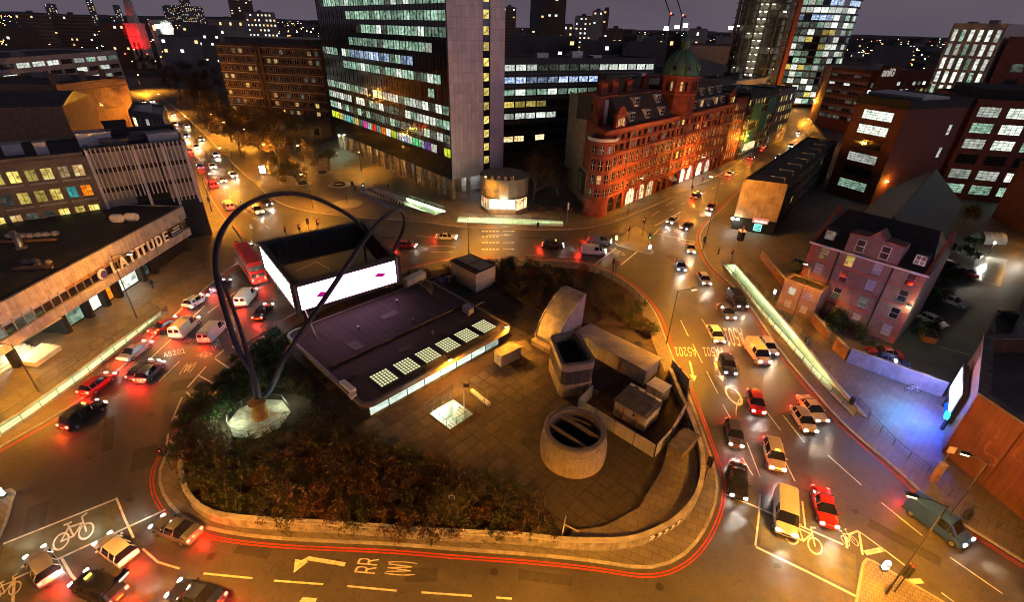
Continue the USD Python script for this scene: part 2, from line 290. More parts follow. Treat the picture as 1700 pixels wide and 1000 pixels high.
for nm, pg, mm, kl in (('left_pavement', PAVE_L, M_paveL, KERB_L), ('plaza_pavement', PAVE_T, M_paveT, np.vstack([KERB_T1, KERB_T2[1:]])), ('right_pavement', PAVE_R, M_paveR, KERB_R), ('island_pavement', ISLAND, M_paveI, ISL_KERB)):
    t = thing(nm, None, None, kind='structure'); inner = pg.difference(LineString(kl).buffer(0.24, cap_style=2)).difference(TRENCH)
    g = MB(); g.prism(inner, -0.02, HP); put('paving', g, mm, t)
    n = 0; rest = MB(); L = LineString(kl)
    ln = 1.8
    for s in np.arange(0, L.length - 0.1, ln):                       # kerb stones, each its own piece in the near part
        a, b = L.interpolate(s), L.interpolate(min(s + ln - 0.015, L.length)); a, b = np.array([a.x, a.y]), np.array([b.x, b.y]); k = MB()
        near = math.hypot(*a) < 60 and a[1] > 12
        d = unit(b - a); nn = np.array([-d[1], d[0]]); sgn = 1 if pg.contains(Point(*((a + b) / 2 + nn * 0.3))) else -1
        q = [a, b, b + nn * sgn * 0.25, a + nn * sgn * 0.25]; q = q if sgn > 0 else q[::-1]
        (k if near and n < 240 else rest).hexa([(*x, -0.02) for x in q], [(*x, HP + 0.006) for x in q])
        if near and n < 240: put('kerb_stone', k, M_stone, t); n += 1
    if rest.n: put('kerb_line', rest, M_stone, t, kind='stuff')
for i, pg in enumerate(REFUGE):
    t = thing('refuge_island', None, None, kind='structure'); g = MB(); g.prism(pg.buffer(-0.2), 0, HP); put('paving', g, paving('tactile_paving', (0.23, 0.2, 0.16), (0.2, 0.175, 0.14), (0.08, 0.07, 0.06), 0.4, 0.5, 1.0), t)
    g = MB(); g.prism(pg.difference(pg.buffer(-0.2)), 0, HP + 0.006); put('kerb', g, M_stone, t)

# ------------------------------------------------------------------ subway ramps: cut into the pavement, tiled and lit
M_tile = mat('white_wall_tile', (0.62, 0.66, 0.60), 0.35, 0.2, 0.9)
M_rampf = mat('ramp_floor', (0.34, 0.35, 0.32), 0.6, 0.3, 1.5)
M_tubelight = emit('greenish_tube_lamp', (0.72, 1.0, 0.50), 170.0)
M_tubeweak = emit('dim_tube_lamp', (0.72, 1.0, 0.50), 75.0)
M_rail = mat('handrail_steel', (0.10, 0.105, 0.11), 0.4, 0.3, 3, metal=0.4)
def railing(t, line, z=HP, h=1.05, step=1.9, bars=False, name='railing', zfun=None):
    """posts, two rails and, near by, upright bars"""
    zz = (lambda p: z) if zfun is None else zfun; L = LineString(line); g = MB()
    pts = [np.array(L.interpolate(s).coords[0]) for s in np.arange(0, L.length + 0.01, max(0.6, step / 2))]
    g.tube([(*p, zz(p) + h) for p in pts], 0.035, 5); g.tube([(*p, zz(p) + h * 0.12 + 0.05) for p in pts], 0.022, 4)
    if not bars: g.tube([(*p, zz(p) + h * 0.55) for p in pts], 0.022, 4)
    put('rail', g, M_rail, t)
    for s in np.arange(0, L.length + 0.01, step):
        p = np.array(L.interpolate(s).coords[0]); g = MB(); g.box((*p, zz(p) + h / 2), (0.06, 0.06, h)); put('post', g, M_rail, t)
    if bars:
        g = MB()
        for s in np.arange(0.12, L.length, 0.16):
            p = np.array(L.interpolate(s).coords[0]); g.box((*p, zz(p) + h * 0.55), (0.016, 0.016, h * 0.86))
        put('bars', g, M_rail, t, kind='stuff')
def ramp(name, label, left, right, depths, lamps, rails=True, strong=True, side=1, cope=0.0):
    """left/right: matching plan points down both sides; depths: floor depth at each pair"""
    t = thing(name, label, 'ramp', (*lerp(left[0], right[0], .5), 0)); k = len(left); g = MB(); w = MB(); c = MB()
    for i in range(k - 1):
        a, b, c2, d = left[i], left[i + 1], right[i + 1], right[i]; za, zb = -depths[i], -depths[i + 1]
        g.add([(*a, za), (*b, zb), (*c2, zb), (*d, za)], [[0, 1, 2, 3]]); 
        w.add([(*a, za), (*a, HP), (*b, HP), (*b, zb)], [[0, 1, 2, 3]]); w.add([(*d, za), (*c2, zb), (*c2, HP), (*d, HP)], [[0, 1, 2, 3]])
    w.add([(*left[-1], -depths[-1]), (*left[-1], HP), (*right[-1], HP), (*right[-1], -depths[-1])], [[0, 1, 2, 3]])
    put('floor', g, M_rampf, t); put('tiled_wall', w, M_tile, t)
    for side_pts, sg in ((left, 1), (right, -1)):
        g = MB()
        for i in range(k - 1):
            o = 0.3; g.slab(side_pts[i], side_pts[i + 1], 0.02 if sg < 0 else -0.3, 0.3 if sg < 0 else -0.02, 0.0, HP + 0.12 + cope)
        put('parapet', g, M_conc, t)
        if rails: railing(t, [np.asarray(p, float) for p in side_pts], HP + 0.1, 0.95, 2.2)
    lo = left if side > 0 else right; op = right if side > 0 else left
    n = 0
    for i in range(k - 1):
        if not lamps[i]: continue
        for u in (0.02, 0.52):
            p, q = lerp(lo[i], lo[i + 1], u), lerp(lo[i], lo[i + 1], u + 0.46); o = unit(lerp(op[i], op[i + 1], u) - p) * 0.12
            zt = HP - 0.12 ; l = MB(); l.tube([(*(p + o), zt), (*(q + o), zt)], 0.045, 6); put('tube_lamp', l, M_tubelight if lamps[i] > 1 else M_tubeweak, t); n += 1
    return t
A = np.array
ramp('subway_ramp', 'long subway ramp with pale lit walls curving beside the right pavement', [A(p) for p in [(43.2, 44.4), (43.3, 52), (43.9, 62), (44.1, 72), (44.4, 88)]], [A(p) for p in [(41.6, 44.4), (40.9, 52), (40.8, 62), (40.9, 72), (41.2, 88)]],
     [0.25, 0.9, 1.7, 2.3, 2.9], [0, 1, 2, 2], side=1)
ramp('subway_ramp', 'subway ramp with bright greenish walls below the long signed shopfront on the left', [A(p) for p in [(-54.8, 64), (-55.5, 55), (-55.7, 48), (-56.2, 41), (-58.2, 33)]], [A(p) for p in [(-53.5, 64), (-53.6, 55), (-53.7, 48), (-54.2, 41), (-55.6, 33)]],
     [0.3, 1.0, 1.6, 2.2, 2.8], [1, 2, 2, 2], side=-1)
ramp('subway_ramp', 'shallow lit subway ramp along the plaza kerb below the round kiosk', [A(p) for p in [(-13.5, 110.2), (-1, 110.4), (11.6, 109.4)]], [A(p) for p in [(-13.5, 107.2), (-1, 106.5), (11.4, 106.6)]], [1.6, 1.0, 0.3], [2, 1], side=-1)
_c = [A(p) for p in PP([(622, 312), (675, 330), (740, 352)])]; _d = [A(p) for p in PP([(600, 318), (660, 338), (722, 358)])]
ramp('subway_ramp', 'short subway ramp on the plaza in front of the glass tower arcade', _c, _d, [0.2, 1.0, 2.2], [0, 2], side=1)

# ------------------------------------------------------------------ painted markings: sheets 4 mm above the asphalt
def stripe(pts, w, name='lane_line', mm=None, z=0.004, par=None):
    g = MB(); g.sheet(LineString(pts).buffer(w / 2, cap_style=2, join_style=2), z); return put(name, g, mm or M_line, par or road)
def dashes(px, dash, gap, w=0.12, curve=True, start=0.0):
    L = LineString(spline(np.array(PP(px)), 6) if curve else PP(px)); s = start
    while s + 0.5 < L.length:
        stripe([L.interpolate(min(s + dash * k / 4, L.length)).coords[0] for k in range(5)], w, 'lane_dash'); s += dash + gap
kl = LineString(ISL_KERB)
for o in (0.42, 0.68):                                              # double red no-stopping lines round the island and along the right kerb
    r = ISLAND.buffer(o).exterior; rr = shapely.ops.substring(r, 0, r.length)
    g = MB(); g.sheet(ISLAND.buffer(o + 0.06).difference(ISLAND.buffer(o - 0.06)), 0.004); put('double_red_line', g, M_red, road)
for o in (0.35, 0.62):
    for kk in (KERB_R, KERB_L):
        L2 = LineString(kk); b = L2.buffer(o + 0.055, cap_style=2).difference(L2.buffer(o - 0.055, cap_style=2)).difference(PAVE_R).difference(PAVE_L); g = MB(); g.sheet(b, 0.004); put('double_red_line', g, M_red, road)
# bottom carriageway
dashes([(455, 965), (537, 971), (576, 974), (661, 982), (708, 985), (793, 991), (850, 995)], 4.1, 2.0, 0.15, False)
dashes([(338, 953), (419, 961)], 4.5, 2, 0.16, False)
stripe(PP([(237, 912), (262, 934), (298, 945)]), 0.16); stripe(PP([(101, 925), (118, 955), (133, 972)]), 0.18)
stripe(PP([(5, 904), (193, 829)]), 0.2, 'stop_line'); stripe(PP([(193, 827), (207, 862), (222, 894)]), 0.18, 'cycle_box_line'); stripe(PP([(24, 962), (275, 847)]), 0.2, 'stop_line'); stripe(PP([(24, 960), (21, 1010)]), 0.2, 'cycle_box_line')
M_cyc = mat('green_cycle_surface', (0.10, 0.10, 0.055), 0.75, 0.35, 1.0)
g = MB(); g.sheet(Polygon(PP([(5, 904), (193, 829), (210, 877), (24, 962), (-20, 975)])).buffer(-0.12), 0.002); put('cycle_box', g, M_cyc, road)
# right carriageway
stripe(PP([(1203, 821), (1250, 840), (1400, 905)]), 0.2, 'stop_line'); stripe(PP([(1255, 909), (1340, 950), (1425, 993)]), 0.22, 'stop_line'); stripe(PP([(1262, 822), (1259, 865), (1254, 907)]), 0.16, 'cycle_box_line')
stripe(PP([(1332, 833), (1337, 878)]), 0.16, 'lane_line')
g = MB(); g.sheet(Polygon(PP([(1262, 850), (1400, 912), (1425, 920), (1425, 988), (1258, 906)])).buffer(-0.2), 0.002); put('cycle_box', g, M_cyc, road)
stripe(PP([(1405, 892), (1406, 911)]), 0.2, 'lane_line'); stripe(PP([(1426, 883), (1432, 922)]), 0.2, 'lane_line'); stripe(PP([(1426, 883), (1470, 915), (1516, 950)]), 0.16, 'lane_line'); stripe(PP([(1436, 919), (1465, 913)]), 0.45, 'hatch_bar'); stripe(PP([(1508, 967), (1531, 965)]), 0.45, 'hatch_bar')
stripe(PP([(1407, 889), (1425, 882)]), 0.2, 'lane_line')
dashes([(1240, 735), (1262, 793)], 9, 2); dashes([(1230, 660), (1222, 690), (1240, 735)], 4, 6)
for a, b in [((1375, 757), (1430, 806)), ((1463, 835), (1531, 890)), ((1577, 926), (1665, 987)), ((1563, 985), (1590, 1005)), ((1256, 662), (1296, 715)), ((1130, 532), (1143, 559)), ((1150, 572), (1166, 603)), ((1173, 617), (1192, 654)), ((1200, 672), (1222, 712)), ((1165, 530), (1184, 560)), ((1197, 578), (1205, 600)), ((1300, 690), (1335, 735)), ((1232, 760), (1250, 790)), ((1295, 750), (1320, 800))]:
    stripe(PP([a, b]), 0.13, 'lane_dash')
# top carriageway
for a, b in [((986, 440), (1023, 412)), ((1031, 440), (1060, 416))]: stripe(PP([a, b]), 0.32, 'stop_line')
stripe(PP([(978, 385), (1000, 414)]), 0.16, 'lane_line')
for a, b in [((1081, 359), (1095, 350)), ((1105, 342), (1120, 333)), ((873, 423), (910, 425)), ((928, 426), (963, 427)), ((715, 408), (757, 410)), ((690, 392), (720, 394)), ((716, 419), (752, 419))]: stripe(PP([a, b]), 0.14, 'lane_dash')
stripe(PP([(1087, 375), (1130, 352)]), 0.25, 'stop_line'); stripe(PP([(1090, 388), (1155, 402)]), 0.2, 'stop_line'); stripe(PP([(1085, 390), (1097, 378)]), 0.2, 'lane_line')
for y, xs in ((384, (800, 828)), (393, (800, 828)), (403, (800, 828)), (414, (800, 828))):
    g = MB()
    for k in range(5):
        p = P(xs[0] + k * 6, y)[:2]; q = P(xs[0] + k * 6 + 4, y)[:2]; g.sheet(LineString([p, q]).buffer(0.4, cap_style=2), 0.004)
    put('lane_lettering', g, M_line, road)
def shape2(polys, org, ang, sx=1.0, sy=1.0, z=0.004, name='road_symbol', mm=None):
    """flat painted shape: local x to the right of travel, y forwards"""
    c, s = math.cos(ang), math.sin(ang); u = unary_union(polys); u = shapely.affinity.scale(u, sx, sy, origin=(0, 0)); u = shapely.affinity.affine_transform(u, [c, -s, s, c, org[0], org[1]])
    g = MB(); g.sheet(u, z); return put(name, g, mm or M_line, road)
import shapely.affinity
ARROW = [LineString([(0, 0), (0, 3.2)]).buffer(0.12, cap_style=2), Polygon([(-0.42, 3.0), (0.42, 3.0), (0, 4.3)])]
TURN = [LineString([(0, 0), (0, 3.6), (-0.4, 4.1)]).buffer(0.15, cap_style=2), Polygon([(-0.2, 4.75), (-0.25, 3.45), (-1.2, 4.2)])]
def bike_symbol():
    ring = lambda x, y, r: Point(x, y).buffer(r).difference(Point(x, y).buffer(r - 0.11)); l = lambda *p: LineString(p).buffer(0.055)
    return [ring(-0.75, 0.5, 0.5), ring(0.75, 0.5, 0.5), l((-0.75, 0.5), (-0.35, 1.15), (0.5, 1.1), (0.0, 0.5), (-0.75, 0.5)), l((0.0, 0.5), (-0.42, 1.4)), l((-0.62, 1.42), (-0.2, 1.42)), l((0.75, 0.5), (0.45, 1.5), (0.75, 1.6))]
def dirang(a, b):
    d = unit(P(*b)[:2] - P(*a)[:2]); return math.atan2(d[1], d[0])
def arrow_px(tail, head, kind=ARROW):
    a, b = P(*tail)[:2], P(*head)[:2]; L = np.linalg.norm(b - a); shape2(kind, a, math.atan2(b[1] - a[1], b[0] - a[0]) - math.pi / 2, 1.15, L / 4.3, name='road_arrow')
arrow_px((573, 938), (500, 926), TURN); arrow_px((1145, 600), (1153, 634)); arrow_px((1187, 602), (1200, 634)); arrow_px((808, 391), (850, 390)); 
for y in (384, 403, 414): arrow_px((815 + 20, y), (850 + 6, y))
arrow_px((810, 430), (842, 429)); arrow_px((525, 998), (497, 996), TURN)
def road_text(txt, px0, px1, pxup, name='road_lettering'):
    """letters from px0 to px1 (reading direction); pxup marks their top edge above px0"""
    o, e, t = P(*px0)[:2], P(*px1)[:2], P(*pxup)[:2]; tm = meshkit.text_mesh(txt, 1.0, 0.001); v = np.array(tm.vertices); v[:, 0] -= v[:, 0].min(); w = v[:, 0].max()
    ex = (e - o) / w; ey = (t - o); p = o + v[:, :1] * ex + v[:, 1:2] * ey; mb = MB(); keep = tm.face_normals[:, 2] > 0.5
    f = np.asarray(tm.faces)[keep]; mb.add(np.c_[p, np.full(len(p), 0.0045)], fix(p, f)); put(name, mb, M_line, road)
road_text('RR', (622, 954), (629, 929), (588, 951)); road_text('(W)', (680, 957), (686, 934), (640, 955))
road_text('A5201', (1154, 577), (1119, 577), (1158, 592)); road_text('A501', (1192, 577), (1166, 577), (1196, 592)); road_text('A501', (1230, 545), (1200, 545), (1240, 575))
road_text('A501', (1278, 586), (1256, 586), (1284, 597)); road_text('A5201', (272, 594), (308, 586), (270, 586)); road_text('RR', (325, 592), (340, 596), (340, 584)); road_text('(W)', (298, 620), (318, 616), (308, 606))
road_text('RR', (352, 560), (364, 552), (348, 548)); road_text('(W)', (354, 582), (366, 572), (350, 572)); road_text('RR', (378, 553), (390, 553), (380, 545)); road_text('(W)', (305, 567), (318, 571), (312, 560))
shape2(bike_symbol(), P(122, 905)[:2], dirang((97, 905), (140, 887)), 1.15, 2.0, name='bicycle_symbol')
shape2(bike_symbol(), P(6, 996)[:2], dirang((97, 905), (140, 887)), 0.8, 1.3, name='bicycle_symbol')
shape2(bike_symbol(), P(1333, 913)[:2], dirang((1310, 900), (1350, 917)), 1.25, 1.9, name='bicycle_symbol'); shape2(bike_symbol(), P(1417, 908)[:2], dirang((1405, 905), (1424, 905)), 0.55, 1.1, name='bicycle_symbol')
shape2(bike_symbol(), P(1031, 425)[:2], dirang((1018, 426), (1040, 424)), 0.9, 2.6, name='bicycle_symbol'); shape2(bike_symbol(), P(1131, 388)[:2], dirang((1118, 389), (1140, 388)), 0.8, 2.0, name='bicycle_symbol')
_c = P(1218, 657)[:2]; shape2([Point(0, 0).buffer(1.0).difference(Point(0, 0).buffer(0.75))], _c, 0.0, 0.9, 1.9, name='speed_roundel')
# hatched strip on the left of the island
for a, b in [((372, 581), (357, 594)), ((342, 609), (311, 644)), ((302, 660), (285, 700)), ((279, 721), (276, 744)), ((386, 575), (402, 589)), ((357, 596), (385, 615)), ((330, 624), (360, 640)), ((309, 651), (331, 670)), ((290, 692), (305, 704)), ((281, 732), (287, 736))]: stripe(PP([a, b]), 0.2, 'hatch_bar')
for a, b in [((218, 626), (298, 550)), ((264, 634), (298, 600)), ((345, 520), (400, 478)), ((300, 545), (340, 508)), ((492, 450), (525, 435)), ((525, 435), (547, 447)), ((416, 318 + 80), (432, 415)), ((386, 385), (400, 396))]: stripe(PP([a, b]), 0.14, 'lane_dash')
dashes([(230, 172), (275, 205), (320, 250), (360, 300), (400, 345), (450, 380)], 2.5, 4.5, 0.14); dashes([(1290, 230), (1230, 285), (1160, 325), (1110, 350)], 2.5, 4.5, 0.14)

M_patch = mat('tarmac_patch', (0.042, 0.04, 0.04), 0.8, 0.3, 1.5); M_iron = mat('cast_iron', (0.05, 0.045, 0.042), 0.45, 0.3, 5, metal=0.6); Rp = random.Random(31)
for x, y, w_, h_, a_ in ((700, 955, 2.6, 1.2, .05), (905, 960, 4.5, .9, -.1), (420, 915, 3.2, 1.0, -.15), (240, 760, 2.2, 3.4, .5), (180, 720, 1.0, 6, .6), (1240, 880, 1.6, 3.0, .1), (1190, 640, 1.0, 5.0, .15), (1330, 800, 2.0, 2.6, -.4), (1500, 900, 1.2, 5.5, .8), (640, 395, 4, 1.2, .1), (880, 395, 5, 1.0, 0), (1120, 430, 2, 4, .3), (300, 640, 2.4, 2.4, .4), (60, 860, 1.5, 3.5, .6)):
    c = P(x, y)[:2]; g = MB(); g.sheet(shapely.affinity.rotate(sbox(c[0] - w_ / 2, c[1] - h_ / 2, c[0] + w_ / 2, c[1] + h_ / 2), a_, use_radians=True), 0.0015); put('tarmac_patch', g, M_patch, road)
for x, y in ((560, 935), (820, 950), (350, 925), (215, 830), (150, 760), (250, 690), (1212, 765), (1290, 940), (1345, 730), (1180, 560), (1420, 850), (700, 400), (1000, 398), (1130, 470), (1095, 975), (330, 560)):
    c = P(x, y)[:2]; g = MB(); g.sheet(Point(*c).buffer(.34, 10) if Rp.random() < .6 else sbox(c[0] - .3, c[1] - .22, c[0] + .3, c[1] + .22), 0.003); put('manhole_cover', g, M_iron, road)
# ================================================================== what stands on the roundabout
M_soil = mat('leaf_litter_soil', (0.05, 0.032, 0.02), 0.95, 0.5, 1.5, bump=0.6)
M_roof = mat('roof_felt', (0.026, 0.015, 0.017), 0.78, 0.55, 0.35, bump=0.35, bscale=6)
M_fascia = mat('brown_fascia', (0.20, 0.14, 0.085), 0.5, 0.3, 1.5)
M_blue = mat('blue_painted_steel', (0.006, 0.009, 0.036), 0.65, 0.3, 1.0)
M_blk = mat('black_cladding', (0.010, 0.010, 0.012), 0.8, 0.4, 0.8)
M_cab = mat('cream_cladding', (0.44, 0.41, 0.36), 0.6, 0.3, 0.9, streak=0.22)
M_off = mat('offwhite_hoarding', (0.46, 0.44, 0.42), 0.6, 0.25, 0.7, streak=0.22)
M_dkroof = mat('weathered_roof', (0.16, 0.145, 0.13), 0.8, 0.45, 1.2)
M_orange = mat('orange_pipe', (0.50, 0.13, 0.02), 0.5, 0.2, 2)
lit('pavilion_glow', (0.66, 0.80, 0.68), (0.52, 0.66, 0.54), 1.7, 0.6, 0.7)
lit('skylight_glow', (0.95, 0.93, 0.52), (0.78, 0.78, 0.42), 1.5, 0.5, 0.75)
# parapet wall, built of panels
t = thing('parapet_wall', 'low pale concrete parapet wall curving round the front of the roundabout', 'wall', (*WALL_LINE[60], 0))
L = LineString(WALL_LINE); n = 0
for s in np.arange(0, L.length - 0.3, 1.5):
    a, b = [np.array(L.interpolate(x).coords[0]) for x in (s, min(s + 1.475, L.length))]; g = MB(); h = 1.25 + 0.03 * math.sin(s)
    d = unit(b - a); nn = np.array([-d[1], d[0]]); q = [a - nn * 0.0, b - nn * 0.0, b + nn * 0.32, a + nn * 0.32]
    g.hexa([(*x, 0.1) for x in q], [(*(x + nn * 0.03), h) for x in q]); put('wall_panel', g, M_concd, t)
    g = MB(); q = [a - nn * 0.05, b - nn * 0.05, b + nn * 0.42, a + nn * 0.42]; g.hexa([(*x, h) for x in q], [(*x, h + 0.1) for x in q]); put('coping', g, M_conc, t)
# black and white chevron board on the bend
t = thing('chevron_sign', 'black and white chevron board fixed along the bend of the parapet wall', 'sign', (*P(1100, 880)[:2], 0.3)); s0 = L.project(Point(*P(1072, 900)[:2])); s1 = L.project(Point(*P(1122, 868)[:2]))
M_sb = mat('sign_black', (0.015, 0.015, 0.015), 0.4)
for k in range(10):
    u = s0 + (s1 - s0) * k / 10; u2 = s0 + (s1 - s0) * (k + 1) / 10; a, b = [np.array(L.interpolate(x).coords[0]) for x in (u, u2)]; d = unit(b - a); nn = np.array([d[1], -d[0]])
    a, b = a + nn * 0.06, b + nn * 0.06; sk = d * 0.25; g = MB()
    for z0, z1, o0, o1 in ((0.55, 0.85, 0, 1), (0.85, 1.15, 1, 0)):
        A0, B0 = (*(a + sk * o0), z0), (*(b + sk * o0), z0); A1, B1 = (*(a + sk * o1), z1), (*(b + sk * o1), z1); g.quad(A0, B0, B1, A1)
    put('chevron', g, M_sb if k % 2 else M_white, t)
inner = Polygon(np.vstack([WALL_LINE, PROUND, PP([(640, 470), (540, 515), (470, 556), (430, 592), (395, 640), (345, 690)])])).buffer(-0.5)
pav_zone = Polygon([W(-5.5, -1.5), W(1.8, -1.6), W(7.4, 1.8), W(14.5, 4.4), W(19.4, 6.0), W(23.5, 5.0), W(32, 9), W(32, 24), W(27.5, 37), W(22, 40), W(10, 40), W(4, 36), W(-6, 34), W(-24, 36), W(-24, 22), W(-22, 1)])
g = MB(); g.prism(inner.difference(pav_zone), 0.1, 0.5); struct('garden_bed', g, M_soil)
walk = Polygon(np.vstack([PP([(940, 906), (1020, 908), (1066, 898), (1104, 879), (1137, 850), (1154, 814), (1156, 772), (1147, 730), (1112, 740), (1095, 790), (1060, 850), (1000, 882), (950, 888)])]))
g = MB(); g.prism(walk.intersection(inner.buffer(0.3)), 0.2, 0.62); struct('raised_walkway', g, M_paveI)
ter = thing('terrace', None, None, kind='structure'); g = MB(); tz = 0.135; tpoly = pav_zone.intersection(inner).difference(STAIR); g.sheet(tpoly, tz); put('bedding', g, M_soil, ter)
M_slab = mat('terrace_slab', (0.07, 0.056, 0.046), 0.75, 0.35, 1.6, rnd=0.35, bump=0.2); nn_ = 0; rest = MB()
for i in np.arange(-24, 33, 1.5):
    for j in np.arange(-4, 41, 1.5):
        q = Polygon([W(i + 0.03, j + 0.03), W(i + 1.47, j + 0.03), W(i + 1.47, j + 1.47), W(i + 0.03, j + 1.47)])
        if not tpoly.buffer(0.4).contains(q) or Polygon([W(-20.5, 0.8), W(1.5, 0.8), W(1.5, 22.5), W(-20.5, 22.5)]).contains(q): continue
        mb = MB() if (nn_ < 290 and j < 27) else rest; mb.prism(q, tz, tz + 0.045 + random.random() * 0.02)
        if mb is not rest: put('slab', mb, M_slab, ter); nn_ += 1
if rest.n: put('slabs_beyond', rest, M_slab, ter, kind='stuff')
# ---- pavilion
RZ = 3.45; rect = Polygon([W(0.2, 0.3), W(0.2, 23.7), W(-19.6, 24.0), W(-19.8, 0.4)])
rc = rect.buffer(-1.3).buffer(1.3)
pav = thing('subway_pavilion', 'low flat roofed glazed pavilion with six square skylights on the roundabout', 'pavilion', (*W(-10, 12), 0))
g = MB(); g.prism(rc, RZ - 0.5, RZ, bottom=True); put('roof', g, M_roof, pav)
for k, (z0, z1, o) in enumerate(((RZ - 0.55, RZ - 0.28, 0.05), (RZ - 0.28, RZ - 0.02, 0.1), (RZ - 0.02, RZ + 0.14, 0.12))):
    g = MB(); g.prism(rc.buffer(o).difference(rc.buffer(-0.1 if k < 2 else -0.22)), z0, z1, bottom=True); put('fascia', g, M_fascia if k < 2 else mat('roof_edge_trim', (0.13, 0.11, 0.10), 0.45, metal=0.3), pav)
g = MB()
p, q = W(-9.0, 1.2), W(-9.2, 22.8); g.slab(p, q, -0.15, 0.15, RZ, RZ + 0.22); put('roof_upstand', g, M_roof, pav)
core = [W(-1.2, 1.4), W(-1.2, 22.3), W(-18.4, 22.6), W(-18.6, 1.6)]
g = MB(); g.prism(Polygon(core).buffer(-0.15), 0.15, RZ - 0.5); put('inner_core', g, mat('pavilion_interior', (0.2, 0.2, 0.18)), pav)
nb = 8
for i in range(nb):
    a, b = lerp(core[0], core[1], i / nb), lerp(core[0], core[1], (i + 1) / nb); g = MB(); g.slab(a + E2 * 0.04, b - E2 * 0.04, -0.1, 0.0, 0.55, RZ - 0.56); put('glass_panel', g, LK['pavilion_glow'], pav)
    g = MB(); g.slab(a - E2 * 0.04, a + E2 * 0.04, -0.1, 0.08, 0.15, RZ - 0.56); put('mullion', g, M_dark, pav)
    g = MB(); [g.slab(a + E2 * 0.04, b - E2 * 0.04, 0.0, 0.03, z, z + 0.03) for z in (1.2, 1.85, 2.4)]; put('glazing_bar', g, M_steel, pav)
g = MB(); g.slab(core[0], core[1], -0.1, 0.04, 0.15, 0.55); put('plinth', g, mat('green_grey_plinth', (0.12, 0.14, 0.11)), pav)
g = MB(); [g.slab(core[i], core[i + 1], -0.1, 0.02, 0.15, RZ - 0.5) for i in (1, 2)]; g.slab(core[3], core[0], -0.1, 0.02, 0.15, RZ - 0.5); put('side_wall', g, M_blk, pav)
for k in range(6):                                                  # skylights: kerb, bars and small glass lenses
    b0 = 3.3 + k * 3.25; a0 = -4.1; g = MB(); g.prism(Polygon([W(a0, b0), W(a0 + 3.0, b0), W(a0 + 3.0, b0 + 2.6), W(a0, b0 + 2.6)]), RZ, RZ + 0.1)
    s_ = put('skylight', g, M_dark, pav); g = MB()
    for i in range(6):
        for j in range(6):
            x, y = a0 + 0.2 + i * 0.45, b0 + 0.16 + j * 0.4; g.prism(Polygon([W(x, y), W(x + 0.29, y), W(x + 0.29, y + 0.25), W(x, y + 0.25)]), RZ + 0.1, RZ + 0.125)
    put('glass_lens', g, emit('skylight_lens', (0.95, 0.92, 0.50), 1.0), s_, kind='stuff')
def boxpx(top, zt, zb, name, mm, par, inset=0.0, **k):
    g = MB(); g.prism(Polygon(PP(top, zt)).buffer(-inset, join_style=2), zb, zt, bottom=True); return put(name, g, mm, par, **k)
t = thing('rooftop_unit', 'pale boxy vent unit on the front corner of the pavilion roof', 'roof unit', (*P(578, 645, RZ)[:2], RZ))
boxpx([(563, 633), (572, 630), (591, 645), (582, 650)], RZ + 0.55, RZ + 0.12, 'casing', M_white, t); boxpx([(578, 655), (588, 648), (592, 654), (583, 661)], RZ + 0.35, RZ, 'duct', M_white, t)
g = MB(); [g.box((*W(-5.4 + .0, 1.5 + i * .5), RZ + 0.05), (0.5, 0.08, 0.1)) for i in range(3)]; put('support', g, M_dark, t)
t = thing('condenser_unit', 'small grey ribbed condenser unit near the far corner of the pavilion roof', 'roof unit', (*P(777, 520, RZ)[:2], RZ))
boxpx([(767, 508), (776, 503), (787, 510), (778, 516)], RZ + 1.0, RZ + 0.1, 'casing', M_steel, t); g = MB(); c0 = P(777, 516, RZ); [g.box((c0[0], c0[1] - .1, RZ + 0.2 + i * 0.13), (1.2, 0.9, 0.03), math.atan2(E2[1], E2[0])) for i in range(6)]; put('louvre', g, M_dark, t)
g = MB(); g.tube([(*P(790, 510, RZ)[:2], RZ + .2), (*P(803, 503, RZ)[:2], RZ + .2)], .06); put('pipe', g, M_steel, t)
t = thing('plant_casing', 'long white plant casing beside the bright screen at the pavilion edge', 'plant casing', (*P(685, 460, RZ)[:2], RZ))
g = MB(); pl = Polygon(PP([(667, 462), (700, 447), (708, 452), (676, 468)], RZ + 1.0)); g.prism(pl.buffer(-.3).buffer(.3), RZ - 0.2, RZ + 1.0); put('casing', g, M_off, t); g = MB(); g.prism(pl.buffer(-.25), RZ + 1, RZ + 1.08); put('lid', g, M_white, t)
t = thing('pole_bundle', 'loose pale poles lying in a fan on the pavilion roof', 'poles', (*P(705, 470, RZ)[:2], RZ))
for a, b in (((690, 463), (717, 488)), ((694, 461), (718, 484)), ((702, 459), (719, 480)), ((706, 458), (719, 476)), ((690, 464), (701, 476))):
    g = MB(); g.tube([P(*a, RZ + 0.1), P(*b, RZ + 0.1)], 0.05, 5); put('pole', g, mat('scaffold_pole', (0.5, 0.38, 0.14)), t)
for k, (px, py) in enumerate(((747, 598), (841, 543))):
    z = RZ + 0.55; p = P(px, py, z); t = thing('roof_floodlight', ['sodium floodlight on the middle of the pavilion roof edge', 'sodium floodlight on the right corner of the pavilion roof'][k], 'floodlight', (p[0], p[1], RZ))
    o = E1 * 0.45; g = MB(); g.tube([(p[0] - o[0] * 0.8, p[1] - o[1] * 0.8, RZ - 0.02), (p[0], p[1], z + 0.1)], 0.04); put('bracket', g, M_dark, t)
    g = MB(); g.box((p[0], p[1], z + 0.14), (0.42, 0.34, 0.12), math.atan2(E2[1], E2[0])); put('hood', g, M_dark, t); g = MB(); g.box((p[0], p[1], z + 0.03), (0.36, 0.28, 0.1), math.atan2(E2[1], E2[0])); put('lens', g, M_lamp, t)
    lamp((p[0] + o[0], p[1] + o[1], z - 0.1), 1400, SODIUM, 0.1)
